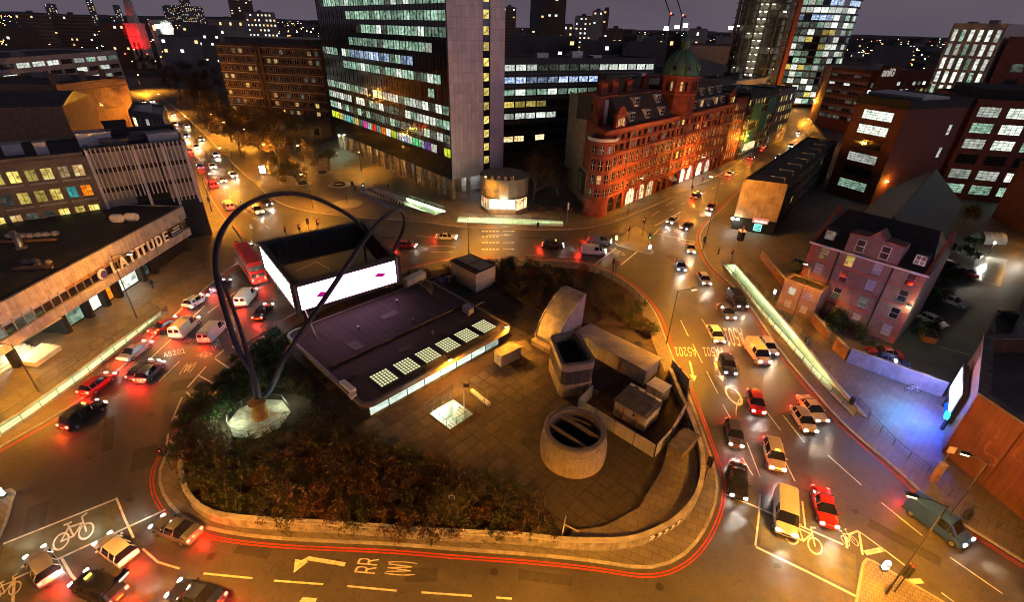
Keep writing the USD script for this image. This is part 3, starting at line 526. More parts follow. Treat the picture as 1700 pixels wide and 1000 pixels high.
M_felt = mat('felt_sheet', (0.026, 0.014, 0.016), 0.75, 0.5, 0.5, rnd=0.3, bump=0.3, bscale=7)
for k in range(19):                                                 # felt laid in sheets, seams proud
    for a0, a1 in ((-8.6, -0.8), (-18.9, -9.4)):
        b0 = 1.5 + k * 1.1
        pg = Polygon([W(a0, b0 + .02), W(a1, b0 + .02), W(a1, b0 + 1.08), W(a0, b0 + 1.08)])
        if a0 > -9: pg = pg.difference(Polygon([W(-4.3, 1), W(-0.5, 1), W(-0.5, 24), W(-4.3, 24)]))
        g = MB(); g.prism(pg, RZ, RZ + 0.012 + 0.01 * ((k * 7) % 3)); put('felt_sheet', g, M_felt, pav)
for a0, b0, w_, h_ in ((-12, 5, 2.2, 1.4), (-15, 12, 1.2, 2.6), (-11, 17, 2.8, 1.0), (-6.5, 9, 1.0, 1.8), (-7, 19, 1.6, .9), (-17, 19, 1.1, 1.1)): g = MB(); g.prism(Polygon([W(a0, b0), W(a0 + w_, b0), W(a0 + w_, b0 + h_), W(a0, b0 + h_)]), RZ, RZ + .045); put('felt_patch', g, mat('new_felt', (.02, .019, .022), .6, .3, 2.0), pav)
for a0, b0 in ((-14, 8), (-10.5, 14.5), (-16.5, 16), (-6, 14.5)): g = MB(); g.cyl(*W(a0, b0), RZ, RZ + .5, .11, 8); g.cyl(*W(a0, b0), RZ + .5, RZ + .58, .19, 8); put('vent_pipe', g, M_steel, pav)
# ---- video screen: a ring of four cladded panels carried over the pavilion
scr = thing('video_screen', 'huge black framed video screen ring with blazing white display faces over the roundabout', 'video screen', (*P(560, 490, 4)[:2], 0))
S = [A(p) for p in [(-29.5, 57.0), (-17.6, 67.1), (-26.9, 82.3), (-40.6, 71.0)]]; Sb = [A(p) for p in [(-29.2, 56.9), (-17.9, 67.0), (-26.9, 82.3), (-40.3, 71.0)]]
M_led = emit('white_display', (1.0, 0.50, 0.74), 4.5); M_led2 = emit('cool_white_display', (0.90, 0.96, 1.0), 4.5); M_mag = emit('magenta_display', (0.42, 0.01, 0.20), 1.0); M_grey = emit('grey_display', (0.75, 0.62, 0.72), 1.0)
z0, z1 = 5.0, 9.0
for i in range(4):
    a, b = S[i], S[(i + 1) % 4]; g = MB(); g.slab(a, b, -0.55, 0.0, z0, z1); put('side_panel', g, M_blk, scr)
    g = MB(); g.slab(a, b, -0.7, 0.05, z1, z1 + 0.28); put('top_rail', g, M_dark, scr); g = MB(); g.slab(a, b, -0.7, 0.12, z0 - 0.35, z0); put('bottom_rail', g, M_dark, scr)
    g = MB(); [g.slab(lerp(a, b, u), lerp(a, b, u + 0.006), -0.72, -0.55, z0, z1) for u in np.linspace(0.05, 0.94, 15)]; put('inner_rib', g, M_dark, scr)
    g = MB(); g.cyl(*a, z0 - 0.35, z1 + 0.3, 0.35, 8); put('corner_post', g, M_dark, scr)
    leg = lerp(a, lerp(S[0], S[2], 0.5), 0.12); g = MB(); g.tube([(*leg, 0.15), (*leg, z0 - 0.3)], 0.25, 8); put('leg', g, M_dark, scr)
for (a, b, mm, nm) in ((S[0], S[1], M_led, 'display'), (S[3], S[0], M_led2, 'display')):
    u0, u1 = (0.035, 0.965); f = put(nm, MB().slab(lerp(a, b, u0), lerp(a, b, u1), 0.02, 0.06, z0 + 0.12, z1 - 0.3), mm, scr)
    if mm is M_led:
        d = unit(b - a); n3 = A([d[1], -d[0]]) * 0.066; Lx = np.linalg.norm(b - a); up = A([0, 0, 1.0])
        def dia(cu, cv, w, h, mt, sk=0.35):
            c = np.array([*(lerp(a, b, cu) + n3), z0 + cv * (z1 - z0)]); ex = np.array([*d, 0]); g = MB(); g.add([c - ex * w, c + ex * (w * sk) - up * h, c + ex * w, c - ex * (w * sk) + up * h], [[0, 1, 2, 3]]); put('display_motif', g, mt, f)
        dia(0.25, 0.40, 1.15, 0.55, M_mag); dia(0.80, 0.52, 0.95, 0.42, M_mag); dia(0.82, 0.80, 0.13, 0.15, M_mag, 0.0); dia(0.62, 0.42, 0.45, 0.1, M_grey)
        ex = np.array([*d, 0]); g = MB(); c = np.array([*(lerp(a, b, 0.09) + n3), z0 + 0.22]); g.add([c, c + ex * 1.6, c + ex * 1.6 + up * 0.09, c + up * 0.09], [[0, 1, 2, 3]]); put('display_caption', g, emit('dark_display', (0.1, 0.1, 0.1), 0.5), f)
# ---- crossed steel arches
FA, FB = A([-28.5, 41.7, 2.2]), A([-23.4, 79.5, 0.3])
arch = thing('steel_arches', 'pair of slender dark blue steel arches crossing over the screen', 'arch', (FA[0], FA[1], 0))
ax = unit(FB * [1, 1, 0] - FA * [1, 1, 0]); sd = np.cross(ax, [0, 0, 1.0])
def archtube(tilt, pxs, name, r=0.31):
    th = math.radians(tilt); w = math.cos(th) * A([0, 0, 1.]) + math.sin(th) * sd; nrm = np.cross(ax, w)
    q = [FA] + [onplane(*p, FA, nrm) for p in pxs] + [FB]; q = spline(q, 5); g = MB(); g.tube(q, r, 10); put(name, g, M_blue, arch, smooth=40); return q
qa = archtube(-20, [(418, 618), (400, 590), (378, 530), (362, 470), (358, 430), (366, 390), (390, 355), (425, 332), (470, 321), (515, 326), (555, 343), (590, 366)], 'arch_tube')
archtube(26, [(457, 632), (470, 600), (495, 560), (560, 465), (600, 405), (630, 368), (650, 352), (664, 350), (671, 362), (668, 385), (655, 412)], 'arch_tube')
g = MB(); j = qa[np.argmin([abs(proj(x)[1] - 445) + (0 if i < 40 else 1e3) for i, x in enumerate(qa)])]; mid = lerp(FA, j, 0.5) + A([0.6, 0, 0.2]); g.tube(spline([FA, mid, j], 8), np.linspace(0.34, 0.13, 17), 10); put('inner_strut', g, M_blue, arch, smooth=40)
g = MB(); pA = qa[np.argmin([abs(proj(x)[1] - 577) + (0 if i < 40 else 1e3) for i, x in enumerate(qa)])]; g.tube([pA, (*S[0], z0 + 0.2)], 0.09, 6); put('tie_rod', g, M_blue, arch)
g = MB(); g.tube([(*lerp(S[0], S[1], .06), z0), (*W(-16, 3), RZ)], 0.1, 6); put('tie_rod', g, M_steel, arch)
pl = thing('arch_plinth', 'lit octagonal stone plinth with railing round the foot of the steel arches', 'plinth', (-28.4, 41.6, 0))
oc = [A([-28.4, 41.0]) + 3.3 * A([math.cos(x), math.sin(x)]) for x in np.arange(8) * math.pi / 4 + 0.35]
for k in range(8):
    g = MB(); g.prism(Polygon([A([-28.4, 41.0]), oc[k], oc[(k + 1) % 8]]).buffer(-0.02), 0.1, 0.62); put('plinth_stone', g, mat('plinth_stone', (0.42, 0.42, 0.36), 0.7, 0.4, 2.0, rnd=0.1), pl)
g = MB(); g.lathe([(0.98, 0.62), (1.0, 0.8), (0.92, 0.85), (0.9, 2.5), (0.98, 2.55), (0.98, 2.7), (0.0, 2.72)], (-28.35, 41.3, 0), 20); put('pedestal', g, mat('bronze_casing', (0.42, 0.24, 0.09), 0.4, 0.3, 1.5, metal=0.5), pl, smooth=35)
railing(pl, [tuple(x) for x in (oc + oc[:1])], 0.62, 0.9, 2.4)
g = MB(); g.box((*lerp(oc[3], oc[2], .5), 0.8), (0.3, 0.3, 0.2), 0.4); put('uplight', g, emit('plinth_uplight', (0.85, 1.0, 0.62), 30), pl); lamp((-31.2, 39.6, 1.9), 120, (0.85, 1.0, 0.6), 0.15); lamp((-26.3, 43.2, 1.9), 60, (0.85, 1.0, 0.6), 0.15)
# ---- stair down to the subway
st = thing('subway_stair', 'sunken lit staircase opening with black railings in front of the pavilion', 'stair', (*W(4.7, 8.6), 0))
ss = [W(2.8, 6.8), W(6.6, 6.8), W(6.6, 10.4), W(2.8, 10.4)]; g = MB()
for i in range(4): a, b = ss[i], ss[(i + 1) % 4]; g.add([(*a, -2.4), (*b, -2.4), (*b, 0.14), (*a, 0.14)], [[3, 2, 1, 0]])
put('tiled_wall', g, M_tile, st); g = MB(); g.sheet(Polygon(ss), -2.4); put('floor', g, M_rampf, st)
for k in range(9): g = MB(); z = -2.3 + k * 0.26; b = 7.9 + k * 0.27; g.prism(Polygon([W(4.1, b), W(5.6, b), W(5.6, b + 0.3), W(4.1, b + 0.3)]), z - 0.25, z); put('step', g, M_conc, st)
railing(st, [tuple(x) for x in (W(6.6, 10.4), W(6.6, 7.2), W(6.2, 6.8), W(2.8, 6.8), W(2.8, 10.4))], 0.2, 1.0, 1.3); railing(st, [tuple(x) for x in (W(2.2, 6.6), W(1.4, 13.4), W(6.0, 13.6), W(7.0, 10.6))], 0.16, 1.0, 1.6)
g = MB(); g.cyl(*W(5.9, 9.6), 0.16, 4.2, 0.07, 6); put('post', g, M_steel, st); g = MB(); g.box((*W(5.6, 10.3), 3.9), (0.7, 0.25, 0.4)); put('camera_box', g, M_dark, st)
g = MB(); g.box((*W(3.0, 7.8), -0.25), (0.25, 0.9, 0.14), math.atan2(E1[1], E1[0])); put('bulkhead_lamp', g, emit('stair_lamp', (0.95, 1.0, 0.72), 40), st); lamp((*W(3.6, 8.4), -0.5), 150, (0.9, 1.0, 0.66), 0.1)
t = thing('sunken_bench_wall', 'pale rounded wall edge behind the sunken staircase', 'low wall', (*W(7.2, 12), 0)); g = MB(); g.tube([(*W(3.6, 12.8), 0.5), (*W(7.0, 12.6), 0.5)], 0.28, 8); put('wall_cap', g, M_tile, t); g = MB(); g.slab(W(3.6, 12.8), W(7.0, 12.6), -0.2, 0.2, 0.1, 0.5); put('wall_base', g, M_conc, t)
# ---- vent drum
dr = thing('vent_drum', 'round banded concrete vent drum with open dark top', 'vent', (6.9, 37.3, 0)); c = (6.95, 37.4, 0)
prof = [(3.42, 0.12)]
for k in range(14): z = 0.15 + k * 0.255; r = 3.42 + 0.16 * math.sin(math.pi * min(1, z / 3.2)) - 0.30 * (z / 3.6) ** 2; prof += [(r, z), (r + 0.012, z + 0.03), (r + 0.012, z + 0.215), (r - 0.03, z + 0.225)]
g = MB(); g.lathe(prof, c, 48); put('banded_wall', g, mat('drum_concrete', (0.36, 0.29, 0.20), 0.75, 0.3, 0.9, streak=0.26, bump=0.2), dr, smooth=30)
g = MB(); g.lathe([(3.2, 3.55), (3.25, 3.8), (3.15, 3.86), (2.75, 3.86), (2.7, 3.78), (2.7, 1.2)], c, 48); put('rim', g, mat('drum_rim', (0.20, 0.17, 0.14), 0.6), dr, smooth=30)
g = MB(); g.sheet(Point(*c[:2]).buffer(2.72, 24), 1.3); put('pit_floor', g, M_blk, dr)
for o in (-1.1, 0.9): g = MB(); d = E1; p = A(c[:2]) + E2 * o; w = math.sqrt(2.7 ** 2 - o * o); g.slab(p - d * w, p + d * w, -0.12, 0.12, 3.2, 3.6); put('cross_beam', g, mat('drum_rim', ()), dr)
for k in range(9): g = MB(); o = -0.9 + k * 0.2; p = A(c[:2]) + E2 * o; g.slab(p - E1 * 2.4, p + E1 * 2.4, -0.02, 0.02, 2.7, 2.95); put('louvre', g, M_dark, dr)
# ---- rounded shaft with a dark band
sh = thing('vent_shaft', 'tall rounded rectangular vent shaft with dark window band and open top', 'vent', (*W(10, 23), 0)); pg = Polygon(PP([(913, 557), (957, 549), (991, 600), (934, 608)], 5.2)).buffer(-0.8).buffer(0.8)
for z0_, z1_, o, mm in ((0.12, 2.1, 0.0, mat('shaft_cream', (0.40, 0.32, 0.23), 0.65, 0.25, 1.0, streak=0.24)), (2.1, 4.1, -0.06, mat('shaft_band', (0.075, 0.065, 0.075), 0.3, 0.3, 2.0)), (4.1, 5.0, 0.0, mat('shaft_cream', ())), (5.0, 5.2, 0.06, mat('drum_rim', ()))):
    g = MB(); g.prism(pg.buffer(o).difference(pg.buffer(-0.35)), z0_, z1_, bottom=True); put('shaft_wall' if mm is LK['shaft_cream'] else ('window_band' if mm is LK['shaft_band'] else 'rim'), g, mm, sh, smooth=40)
g = MB(); g.sheet(pg.buffer(-0.3), 3.2); put('grille', g, M_blk, sh)
g = MB(); ring = pg.buffer(-0.02).exterior
for s in np.arange(0, ring.length, 1.1): p = A(ring.interpolate(s).coords[0]); g.box((*p, 3.1), (0.07, 0.07, 2.0))
put('band_mullion', g, mat('drum_rim', ()), sh, kind='stuff')
# ---- curved wedge
we = thing('vent_tower', 'pale grey curved wedge shaped vent tower beyond the rounded shaft', 'vent', (*W(4, 30), 0))
prof = [(0.0, 0.15), (0.05, 1.6), (0.35, 3.2), (0.85, 4.6), (1.5, 5.8), (2.2, 6.7), (2.9, 7.3)]
def wedge_pt(u, z, v): return (*(W(2.0, 26.8) + E1 * (v * 3.6) + E2 * (u * 2.0)), z)
g = MB(); 
for (u0, za), (u1, zb) in zip(prof[:-1], prof[1:]): g.quad(wedge_pt(u0, za, 0), wedge_pt(u0, za, 1), wedge_pt(u1, zb, 1), wedge_pt(u1, zb, 0))
put('curved_face', g, mat('wedge_grey', (0.30, 0.28, 0.28), 0.7, 0.4, 0.8, streak=0.24), we, smooth=40)
for v in (0.0, 1.0):
    g = MB(); ol = [wedge_pt(u, z, v) for u, z in prof] + [wedge_pt(3.15, 7.3, v), wedge_pt(2.9, 0.15, v)]; idx = [[0, i, i + 1] for i in range(1, len(ol) - 1)]
    cpt = np.mean(ol, 0); ol = ol + [tuple(cpt)]; k = len(ol) - 1; g.add(ol, [[k, i, (i + 1) % k] for i in range(k)]); put('side_wall', g, mat('wedge_pale', (0.42, 0.38, 0.33), 0.65, 0.3, 0.8, streak=0.24), we)
g = MB(); g.quad(wedge_pt(2.9, 0.15, 0), wedge_pt(2.9, 0.15, 1), wedge_pt(3.15, 7.3, 1), wedge_pt(3.15, 7.3, 0)); g.quad(wedge_pt(2.9, 7.3, 0), wedge_pt(2.9, 7.3, 1), wedge_pt(3.15, 7.3, 1), wedge_pt(3.15, 7.3, 0)); put('back_wall', g, LK['wedge_pale'], we)
for v in (-0.05, 1.0): g = MB(); [g.add([wedge_pt(u0 - .12, za, v), wedge_pt(u0 - .12, za, v + .06), wedge_pt(u1 - .12, zb + .05, v + .06), wedge_pt(u1 - .12, zb + .05, v)], [[0, 1, 2, 3]]) for (u0, za), (u1, zb) in zip(prof[:-1], prof[1:])]; put('edge_trim', g, LK['wedge_pale'], we)
g = MB(); g.prism(Polygon([W(1.7, 25.9), W(5.7, 25.9), W(5.7, 27.2), W(1.7, 27.2)]).buffer(-.4).buffer(.4), 0.12, 1.0, bottom=True); put('base_box', g, LK['shaft_cream'], we)
# ---- site container, hoarding, cabin
co = thing('site_container', 'long pale corrugated site container behind the hoarding', 'container', (*W(12, 32), 0)); cp = [W(6.4, 30.2), W(18.2, 29.4), W(18.0, 33.2), W(6.6, 33.4)]
g = MB(); g.prism(cp, 0.15, 2.5); put('body', g, M_off, co); g = MB()
pp = [lerp(cp[3], cp[2], 0), lerp(cp[3], cp[2], 1)]; rp = Polygon(cp).buffer(0.12, join_style=2); g.prism(rp, 2.5, 2.62, bottom=True); put('roof', g, mat('container_roof', (0.40, 0.38, 0.37), 0.6, 0.4, 0.6), co)
for i in range(40):
    g = MB() if i == 0 else g; a = lerp(cp[0], cp[1], i / 40 + .004); b = lerp(cp[0], cp[1], i / 40 + 0.014); g.slab(a, b, 0.0, 0.05, 0.2, 2.45)
put('corrugation', g, M_off, co, kind='stuff')
for u, w in ((0.36, 0.09), (0.52, 0.13)): g = MB(); g.slab(lerp(cp[0], cp[1], u), lerp(cp[0], cp[1], u + w), 0.02, 0.09, 0.25, 2.2); put('door', g, mat('container_door', (0.40, 0.36, 0.26)), co)
for u in (0.03, 0.68): g = MB(); g.slab(lerp(cp[0], cp[1], u), lerp(cp[0], cp[1], u + 0.012), 0.05, 0.2, 0.1, 2.55); put('drain_pipe', g, M_orange, co)
ho = thing('site_hoarding', 'white panelled hoarding round the small works yard', 'hoarding', (*W(20, 22), 0)); hp = [W(14.7, 22.9), W(15.0, 19.6), W(25.2, 19.5), W(25.2, 23), W(24.3, 28.5), W(22.6, 32.6), W(19.0, 35.0)]
for i in range(len(hp) - 1):
    a, b = hp[i], hp[i + 1]; Ln = np.linalg.norm(b - a); k = max(1, round(Ln / 2.5))
    for j in range(k):
        p, q = lerp(a, b, (j + 0.015) / k), lerp(a, b, (j + 0.985) / k); g = MB(); g.slab(p, q, -0.06, 0.06, 0.15, 2.0); put('hoarding_panel', g, M_off, ho)
        g = MB(); g.box((*lerp(a, b, j / k), 1.1), (0.14, 0.14, 2.05)); put('post', g, M_dark, ho)
g = MB(); g.sheet(Polygon(hp + [W(15, 30)]).buffer(-0.3), 0.22); put('yard_floor', g, M_soil, ho)
cb = thing('site_cabin', 'small white cabin with dark ribbed roof inside the hoarding', 'cabin', (*W(20, 23.5), 0)); cp = [W(18.4, 22.0), W(22.5, 22.0), W(22.5, 25.2), W(18.2, 25.4)]
g = MB(); g.prism(cp, 0.25, 2.45); put('body', g, M_off, cb); g = MB(); g.prism(Polygon(cp).buffer(0.18, join_style=2), 2.45, 2.55, bottom=True); put('roof', g, M_dkroof, cb)
for k in range(12): a = lerp(cp[0], cp[1], (k + .2) / 12); b = lerp(cp[3], cp[2], (k + .2) / 12); g = MB(); g.slab(a, b, -0.07, 0.07, 2.55, 2.63); put('roof_rib', g, M_dkroof, cb)
for u in (0.3, 0.72): g = MB(); g.slab(lerp(cp[0], cp[1], u), lerp(cp[0], cp[1], u + 0.025), 0, 0.12, 0.3, 2.45); put('drain_pipe', g, M_orange, cb)
g = MB(); g.slab(lerp(cp[0], cp[1], .6), lerp(cp[0], cp[1], .66), 0, 0.06, 1.7, 2.0); put('vent', g, M_dark, cb)
for nm, q, h, lb in (('air_conditioner', [W(17.6, 25.9), W(19.6, 25.9), W(19.6, 27.0), W(17.6, 27.0)], 1.7, 'white air conditioner with fan grille behind the small cabin'), ('air_conditioner', [W(20.0, 25.8), W(22.0, 25.8), W(22.0, 26.8), W(20.0, 26.8)], 1.7, 'plain white air conditioner between the cabin and the hoarding')):
    t = thing(nm, lb, 'air conditioner', (*q[0], .2)); g = MB(); g.prism(q, 0.25, h); put('casing', g, M_white, t); g = MB(); cx = (q[0] + q[2]) / 2; g.lathe([(0.0, h + .03), (0.32, h + .03), (0.36, h + .06), (0.4, h + .0)], (cx[0], cx[1], 0), 12); put('fan_grille', g, M_dark if 'grille' in lb else M_steel, t)
t = thing('storage_bin', 'pale tall storage bin at the end of the long container', 'bin', (*W(20, 29), .2)); q = [W(19.3, 27.8), W(21.5, 27.7), W(21.6, 29.6), W(19.4, 29.7)]; g = MB(); g.prism(q, 0.2, 2.0); put('body', g, M_off, t); g = MB(); g.prism(Polygon(q).buffer(.08), 2.0, 2.1, bottom=True); put('lid', g, M_white, t); g = MB(); g.slab(lerp(q[0], q[1], .48), lerp(q[0], q[1], .52), 0, .04, .3, 1.9); put('seam', g, M_dark, t)
t = thing('equipment_box', 'weathered brown equipment box alone beside the raised walkway', 'box', (*W(26.9, 22.5), .2)); q = [W(26.0, 20.7), W(27.6, 20.8), W(27.8, 24.3), W(26.1, 24.2)]; g = MB(); g.prism(q, 0.15, 1.75); put('body', g, mat('weathered_panel', (0.24, 0.19, 0.13), 0.8, .4, 1.5), t); g = MB(); g.prism(Polygon(q).buffer(.12, join_style=2), 1.75, 1.87, bottom=True); put('lid', g, M_dkroof, t); g = MB(); [g.slab(lerp(q[0], q[1], u), lerp(q[0], q[1], u + .02), 0, .03, .3, 1.7) for u in (.1, .5, .9)]; put('seam', g, M_dark, t)
# ---- hut with glazed roof panels, cabinet by the pavilion
hu = thing('plant_hut', 'pale slatted plant hut with two glass roof panels beyond the pavilion', 'hut', (*W(-18.5, 33), 0)); q = [W(-15.2, 30.8), W(-15.4, 35.6), W(-21.9, 35.6), W(-22.1, 31.2)]; q = q if Polygon(q).exterior.is_ccw else q[::-1]
g = MB(); g.prism(q, 0.15, 3.75); put('body', g, M_cab, hu)
for i in range(4):
    for z in np.arange(0.3, 3.6, 0.3): g = MB(); g.slab(q[i], q[(i + 1) % 4], 0, 0.035, z, z + 0.2); put('cladding_board', g, mat('slat_cladding', (0.46, 0.44, 0.38), 0.6, rnd=0.15), hu)
g = MB(); g.prism(Polygon(q).buffer(0.12, join_style=2), 3.75, 3.9, bottom=True); put('roof', g, M_roof, hu)
for o in (0.0, 3.2):
    a0 = -21.4 + o; pq = Polygon([W(a0, 32), W(a0 + 2.7, 32), W(a0 + 2.7, 35), W(a0, 35)]); g = MB(); g.prism(pq, 3.9, 4.0); f = put('roof_panel', g, mat('roof_glass', (0.10, 0.13, 0.11), 0.2), hu)
    for k in range(6): g = MB(); g.slab(W(a0 + 0.1 + k * .5, 32), W(a0 + 0.1 + k * .5, 35), -.03, .03, 4.0, 4.05); put('glazing_bar', g, mat('brass_bar', (0.35, 0.3, 0.18)), f)
g = MB(); g.box((*W(-20.5, 30.2), 0.9), (0.9, 0.8, 1.5), 0.3); put('meter_box', g, M_dark, hu)
for k in range(2):
    p = W(-21.8 - 0.6 * k, 29.8 - k * 1.3); t = thing('wheelie_bin', ['blue wheeled bin against the pale hut', 'blue wheeled bin standing in front of the bin by the pale hut'][k], 'bin', (*p, .15)); g = MB(); g.hexa([(p[0] + x * .26, p[1] + y * .3, .2) for x, y in ((-1, -1), (1, -1), (1, 1), (-1, 1))], [(p[0] + x * .32, p[1] + y * .38, 1.1) for x, y in ((-1, -1), (1, -1), (1, 1), (-1, 1))]); put('body', g, mat('blue_plastic', (.02, .05, .35)), t); g = MB(); g.box((*p, 1.15), (.7, .82, .08)); put('lid', g, LK['blue_plastic'], t)
t = thing('utility_cabinet', 'cream utility cabinet with double doors beside the pavilion corner', 'cabinet', (*W(2, 21), 0)); q = [W(1.0, 19.3), W(2.6, 19.0), W(3.0, 22.4), W(1.3, 22.6)]
g = MB(); g.prism(q, .15, 1.95); put('body', g, M_cab, t); g = MB(); g.prism(Polygon(q).buffer(.1, join_style=2), 1.95, 2.07, bottom=True); put('roof', g, M_dkroof, t)
for u in (.08, .52): g = MB(); g.slab(lerp(q[0], q[1], u), lerp(q[0], q[1], u + .4), 0.0, .04, .25, 1.85); put('door', g, M_cab, t)
# ---- broken fence bit and litter at the wall
t = thing('leaning_post', 'pale leaning timber posts beside the parapet wall bend', 'post', (*P(935, 890)[:2], .5)); 
for a, b, h in (((933, 890), (938, 870), 1.6), ((938, 872), (960, 888), .9)): g = MB(); p = P(*a, .5); r_ = P(*b, .5); g.tube([p, (r_[0], r_[1], h)], .06, 5); put('timber', g, M_conc, t)
# ================================================================== buildings: helpers
lit('room_green', (0.64, 1.0, 0.74), (0.32, 0.55, 0.38), 0.66, 0.9, 0.25); lit('room_white', (0.95, 1.0, 0.92), (0.62, 0.70, 0.58), 1.15, 0.9, 0.3); lit('room_blue', (0.72, 0.85, 1.0), (0.22, 0.34, 0.62), 0.95, 1.0, 0.3)
lit('room_yellow', (1.0, 0.82, 0.22), (0.75, 0.55, 0.10), 0.85, 0.7, 0.3); lit('room_warm', (1.0, 0.72, 0.34), (0.70, 0.38, 0.12), 0.6, 0.8, 0.2); lit('room_dim', (0.30, 0.36, 0.28), (0.12, 0.15, 0.12), 0.35, 0.8, 0.3)
lit('room_orange', (1.0, 0.30, 0.02), (0.8, 0.16, 0.0), 1.0, 0.6, 0.5); lit('room_lime', (0.85, 1.0, 0.05), (0.55, 0.70, 0.02), 1.1, 0.6, 0.5); lit('room_cyan', (0.1, 0.95, 0.85), (0.1, 0.6, 0.6), 1.0, 0.6, 0.5); lit('room_magenta', (1.0, 0.08, 0.5), (0.6, 0.05, 0.3), 1.0, 0.6, 0.5)
lit('room_leaf', (0.1, 1.0, 0.2), (0.1, 0.6, 0.2), 1.0, 0.6, 0.5); lit('room_violet', (0.55, 0.15, 1.0), (0.3, 0.1, 0.6), 1.0, 0.6, 0.5); lit('room_red', (1.0, 0.05, 0.03), (0.6, 0.05, 0.03), 0.9, 0.6, 0.5); lit('shop_white', (1.0, 0.98, 0.86), (0.85, 0.75, 0.5), 2.6, 0.8, 0.35); lit('shop_warm', (1.0, 0.86, 0.5), (0.9, 0.6, 0.25), 1.6, 0.8, 0.3)
LITS = [LK[k] for k in ('room_green', 'room_white', 'room_yellow', 'room_warm', 'room_blue')]
M_brown = mat('brown_brick', (0.20, 0.12, 0.075), 0.85, 0.35, 1.0, bump=0.3, bscale=12); M_redb = mat('red_terracotta', (0.23, 0.045, 0.02), 0.8, 0.4, 0.9, bump=0.35, bscale=10); M_redd = mat('red_moulding', (0.30, 0.07, 0.034), 0.75, 0.3, 2.0)
M_dbrick = mat('dark_red_brick', (0.15, 0.045, 0.026), 0.85, 0.3, 0.8, bump=0.3, bscale=12); M_slate = mat('roof_slate', (0.028, 0.029, 0.034), 0.5, 0.4, 1.2, bump=0.3, bscale=8); M_copper = mat('green_copper', (0.07, 0.19, 0.13), 0.6, 0.35, 1.5)
M_cream = mat('cream_render', (0.40, 0.35, 0.27), 0.85, 0.35, 0.6, streak=0.26, col2=(0.26, 0.22, 0.17)); M_wf = mat('white_window_frame', (0.58, 0.57, 0.55), 0.5, 0.15, 4); M_tarroof = mat('tar_roof', (0.03, 0.03, 0.034), 0.7, 0.5, 0.4); M_greyb = mat('grey_brick', (0.14, 0.13, 0.12), 0.85, 0.3, 0.9)
def facade(t, wall, p0, p1, rows, cols, pick, depth=0.16, frame=None, mull=1, trans=0, name='window', sub=True, arch=False, sill=None):
    """windows recessed between piers and bands; rows: (z0, z1), bottom up; cols: (u0, u1) metres from p0; wall collects piers and bands"""
    p0, p1 = A(p0[:2]), A(p1[:2]); Ln = np.linalg.norm(p1 - p0); d = (p1 - p0) / Ln; zs = sorted(rows); at = lambda u: p0 + d * u
    lo, hi = zs[0][0], zs[-1][1]
    for i in range(len(zs) - 1): wall.slab(p0, p1, 0, depth, zs[i][1], zs[i + 1][0])
    for (za, zb) in zs:
        us = [0.0] + [u for c in cols for u in c] + [Ln]
        for k in range(0, len(us), 2):
            if us[k + 1] - us[k] > 0.01: wall.slab(at(us[k]), at(us[k + 1]), 0, depth, za, zb)
    for r, (za, zb) in enumerate(zs):
        for c, (ua, ub) in enumerate(cols):
            mm = pick(r, c)
            if mm is None: wall.slab(at(ua), at(ub), 0, depth - 0.01, za, zb); continue
            g = MB(); g.slab(at(ua), at(ub), 0.0, 0.03, za, zb); w = put(name, g, mm, t)
            if frame is not None:
                f = MB(); fw = 0.07; o = 0.09
                for k in range(mull + 2): u = ua + (ub - ua) * k / (mull + 1); f.slab(at(max(ua, u - fw / 2)), at(min(ub, u + fw / 2)), 0.03, o, za, zb)
                for k in range(trans + 2): z = za + (zb - za) * k / (trans + 1); f.slab(at(ua), at(ub), 0.03, o - 0.01, max(za, z - fw / 2), min(zb, z + fw / 2))
                put('window_frame', f, frame, w if sub else t)
            if sill is not None: wall.slab(at(ua - .08), at(ub + .08), depth, depth + 0.1, za - 0.1, za)
def even(L, n, frac, m0=0.3, m1=0.3): s = (L - m0 - m1) / n; return [(m0 + s * (i + .5 - frac / 2), m0 + s * (i + .5 + frac / 2)) for i in range(n)]
def rng_pick(seed, table, dark=None):
    R = random.Random(seed); d = dark or M_glass
    return lambda r, c: (lambda x: next((m_ for p_, m_ in table if x < p_), d))(R.random())
def ccw(q): q = [A(x[:2]) for x in q]; return q if Polygon(q).exterior.is_ccw else q[::-1]
def roofkit(t, q, z, mm=None, par=0.5, n=3, seed=0, m2=None):
    """parapet and plant boxes on a flat roof"""
    R = random.Random(seed); pg = Polygon(q); g = MB(); g.prism(pg.buffer(0.05, join_style=2).difference(pg.buffer(-0.35, join_style=2)), z, z + par); put('parapet', g, m2 or M_conc, t)
    mr = pg.minimum_rotated_rectangle; c = list(mr.exterior.coords)[:4]
    for k in range(n):
        u, v = R.uniform(.15, .8), R.uniform(.2, .8); p = A(c[0]) + (A(c[1]) - A(c[0])) * u + (A(c[3]) - A(c[0])) * v
        if not pg.buffer(-2).contains(Point(*p)): continue
        g = MB(); e = unit(A(c[1]) - A(c[0])); sx, sy, sz = R.uniform(1.5, 5), R.uniform(1.5, 3.5), R.uniform(.8, 2.4); g.box((*p, z + sz / 2), (sx, sy, sz), dirx=e); g.box((*p, z + sz + .06), (sx + .2, sy + .2, .1), dirx=e); put('roof_plant', g, mm or M_steel, t)
def depthpoly(p0, p1, depth):
    """rectangle behind the front line p0-p1 (its outside on the right)"""
    p0, p1 = A(p0[:2]), A(p1[:2]); d = unit(p1 - p0); n = A([-d[1], d[0]]); return [p0, p1, p1 + n * depth, p0 + n * depth]

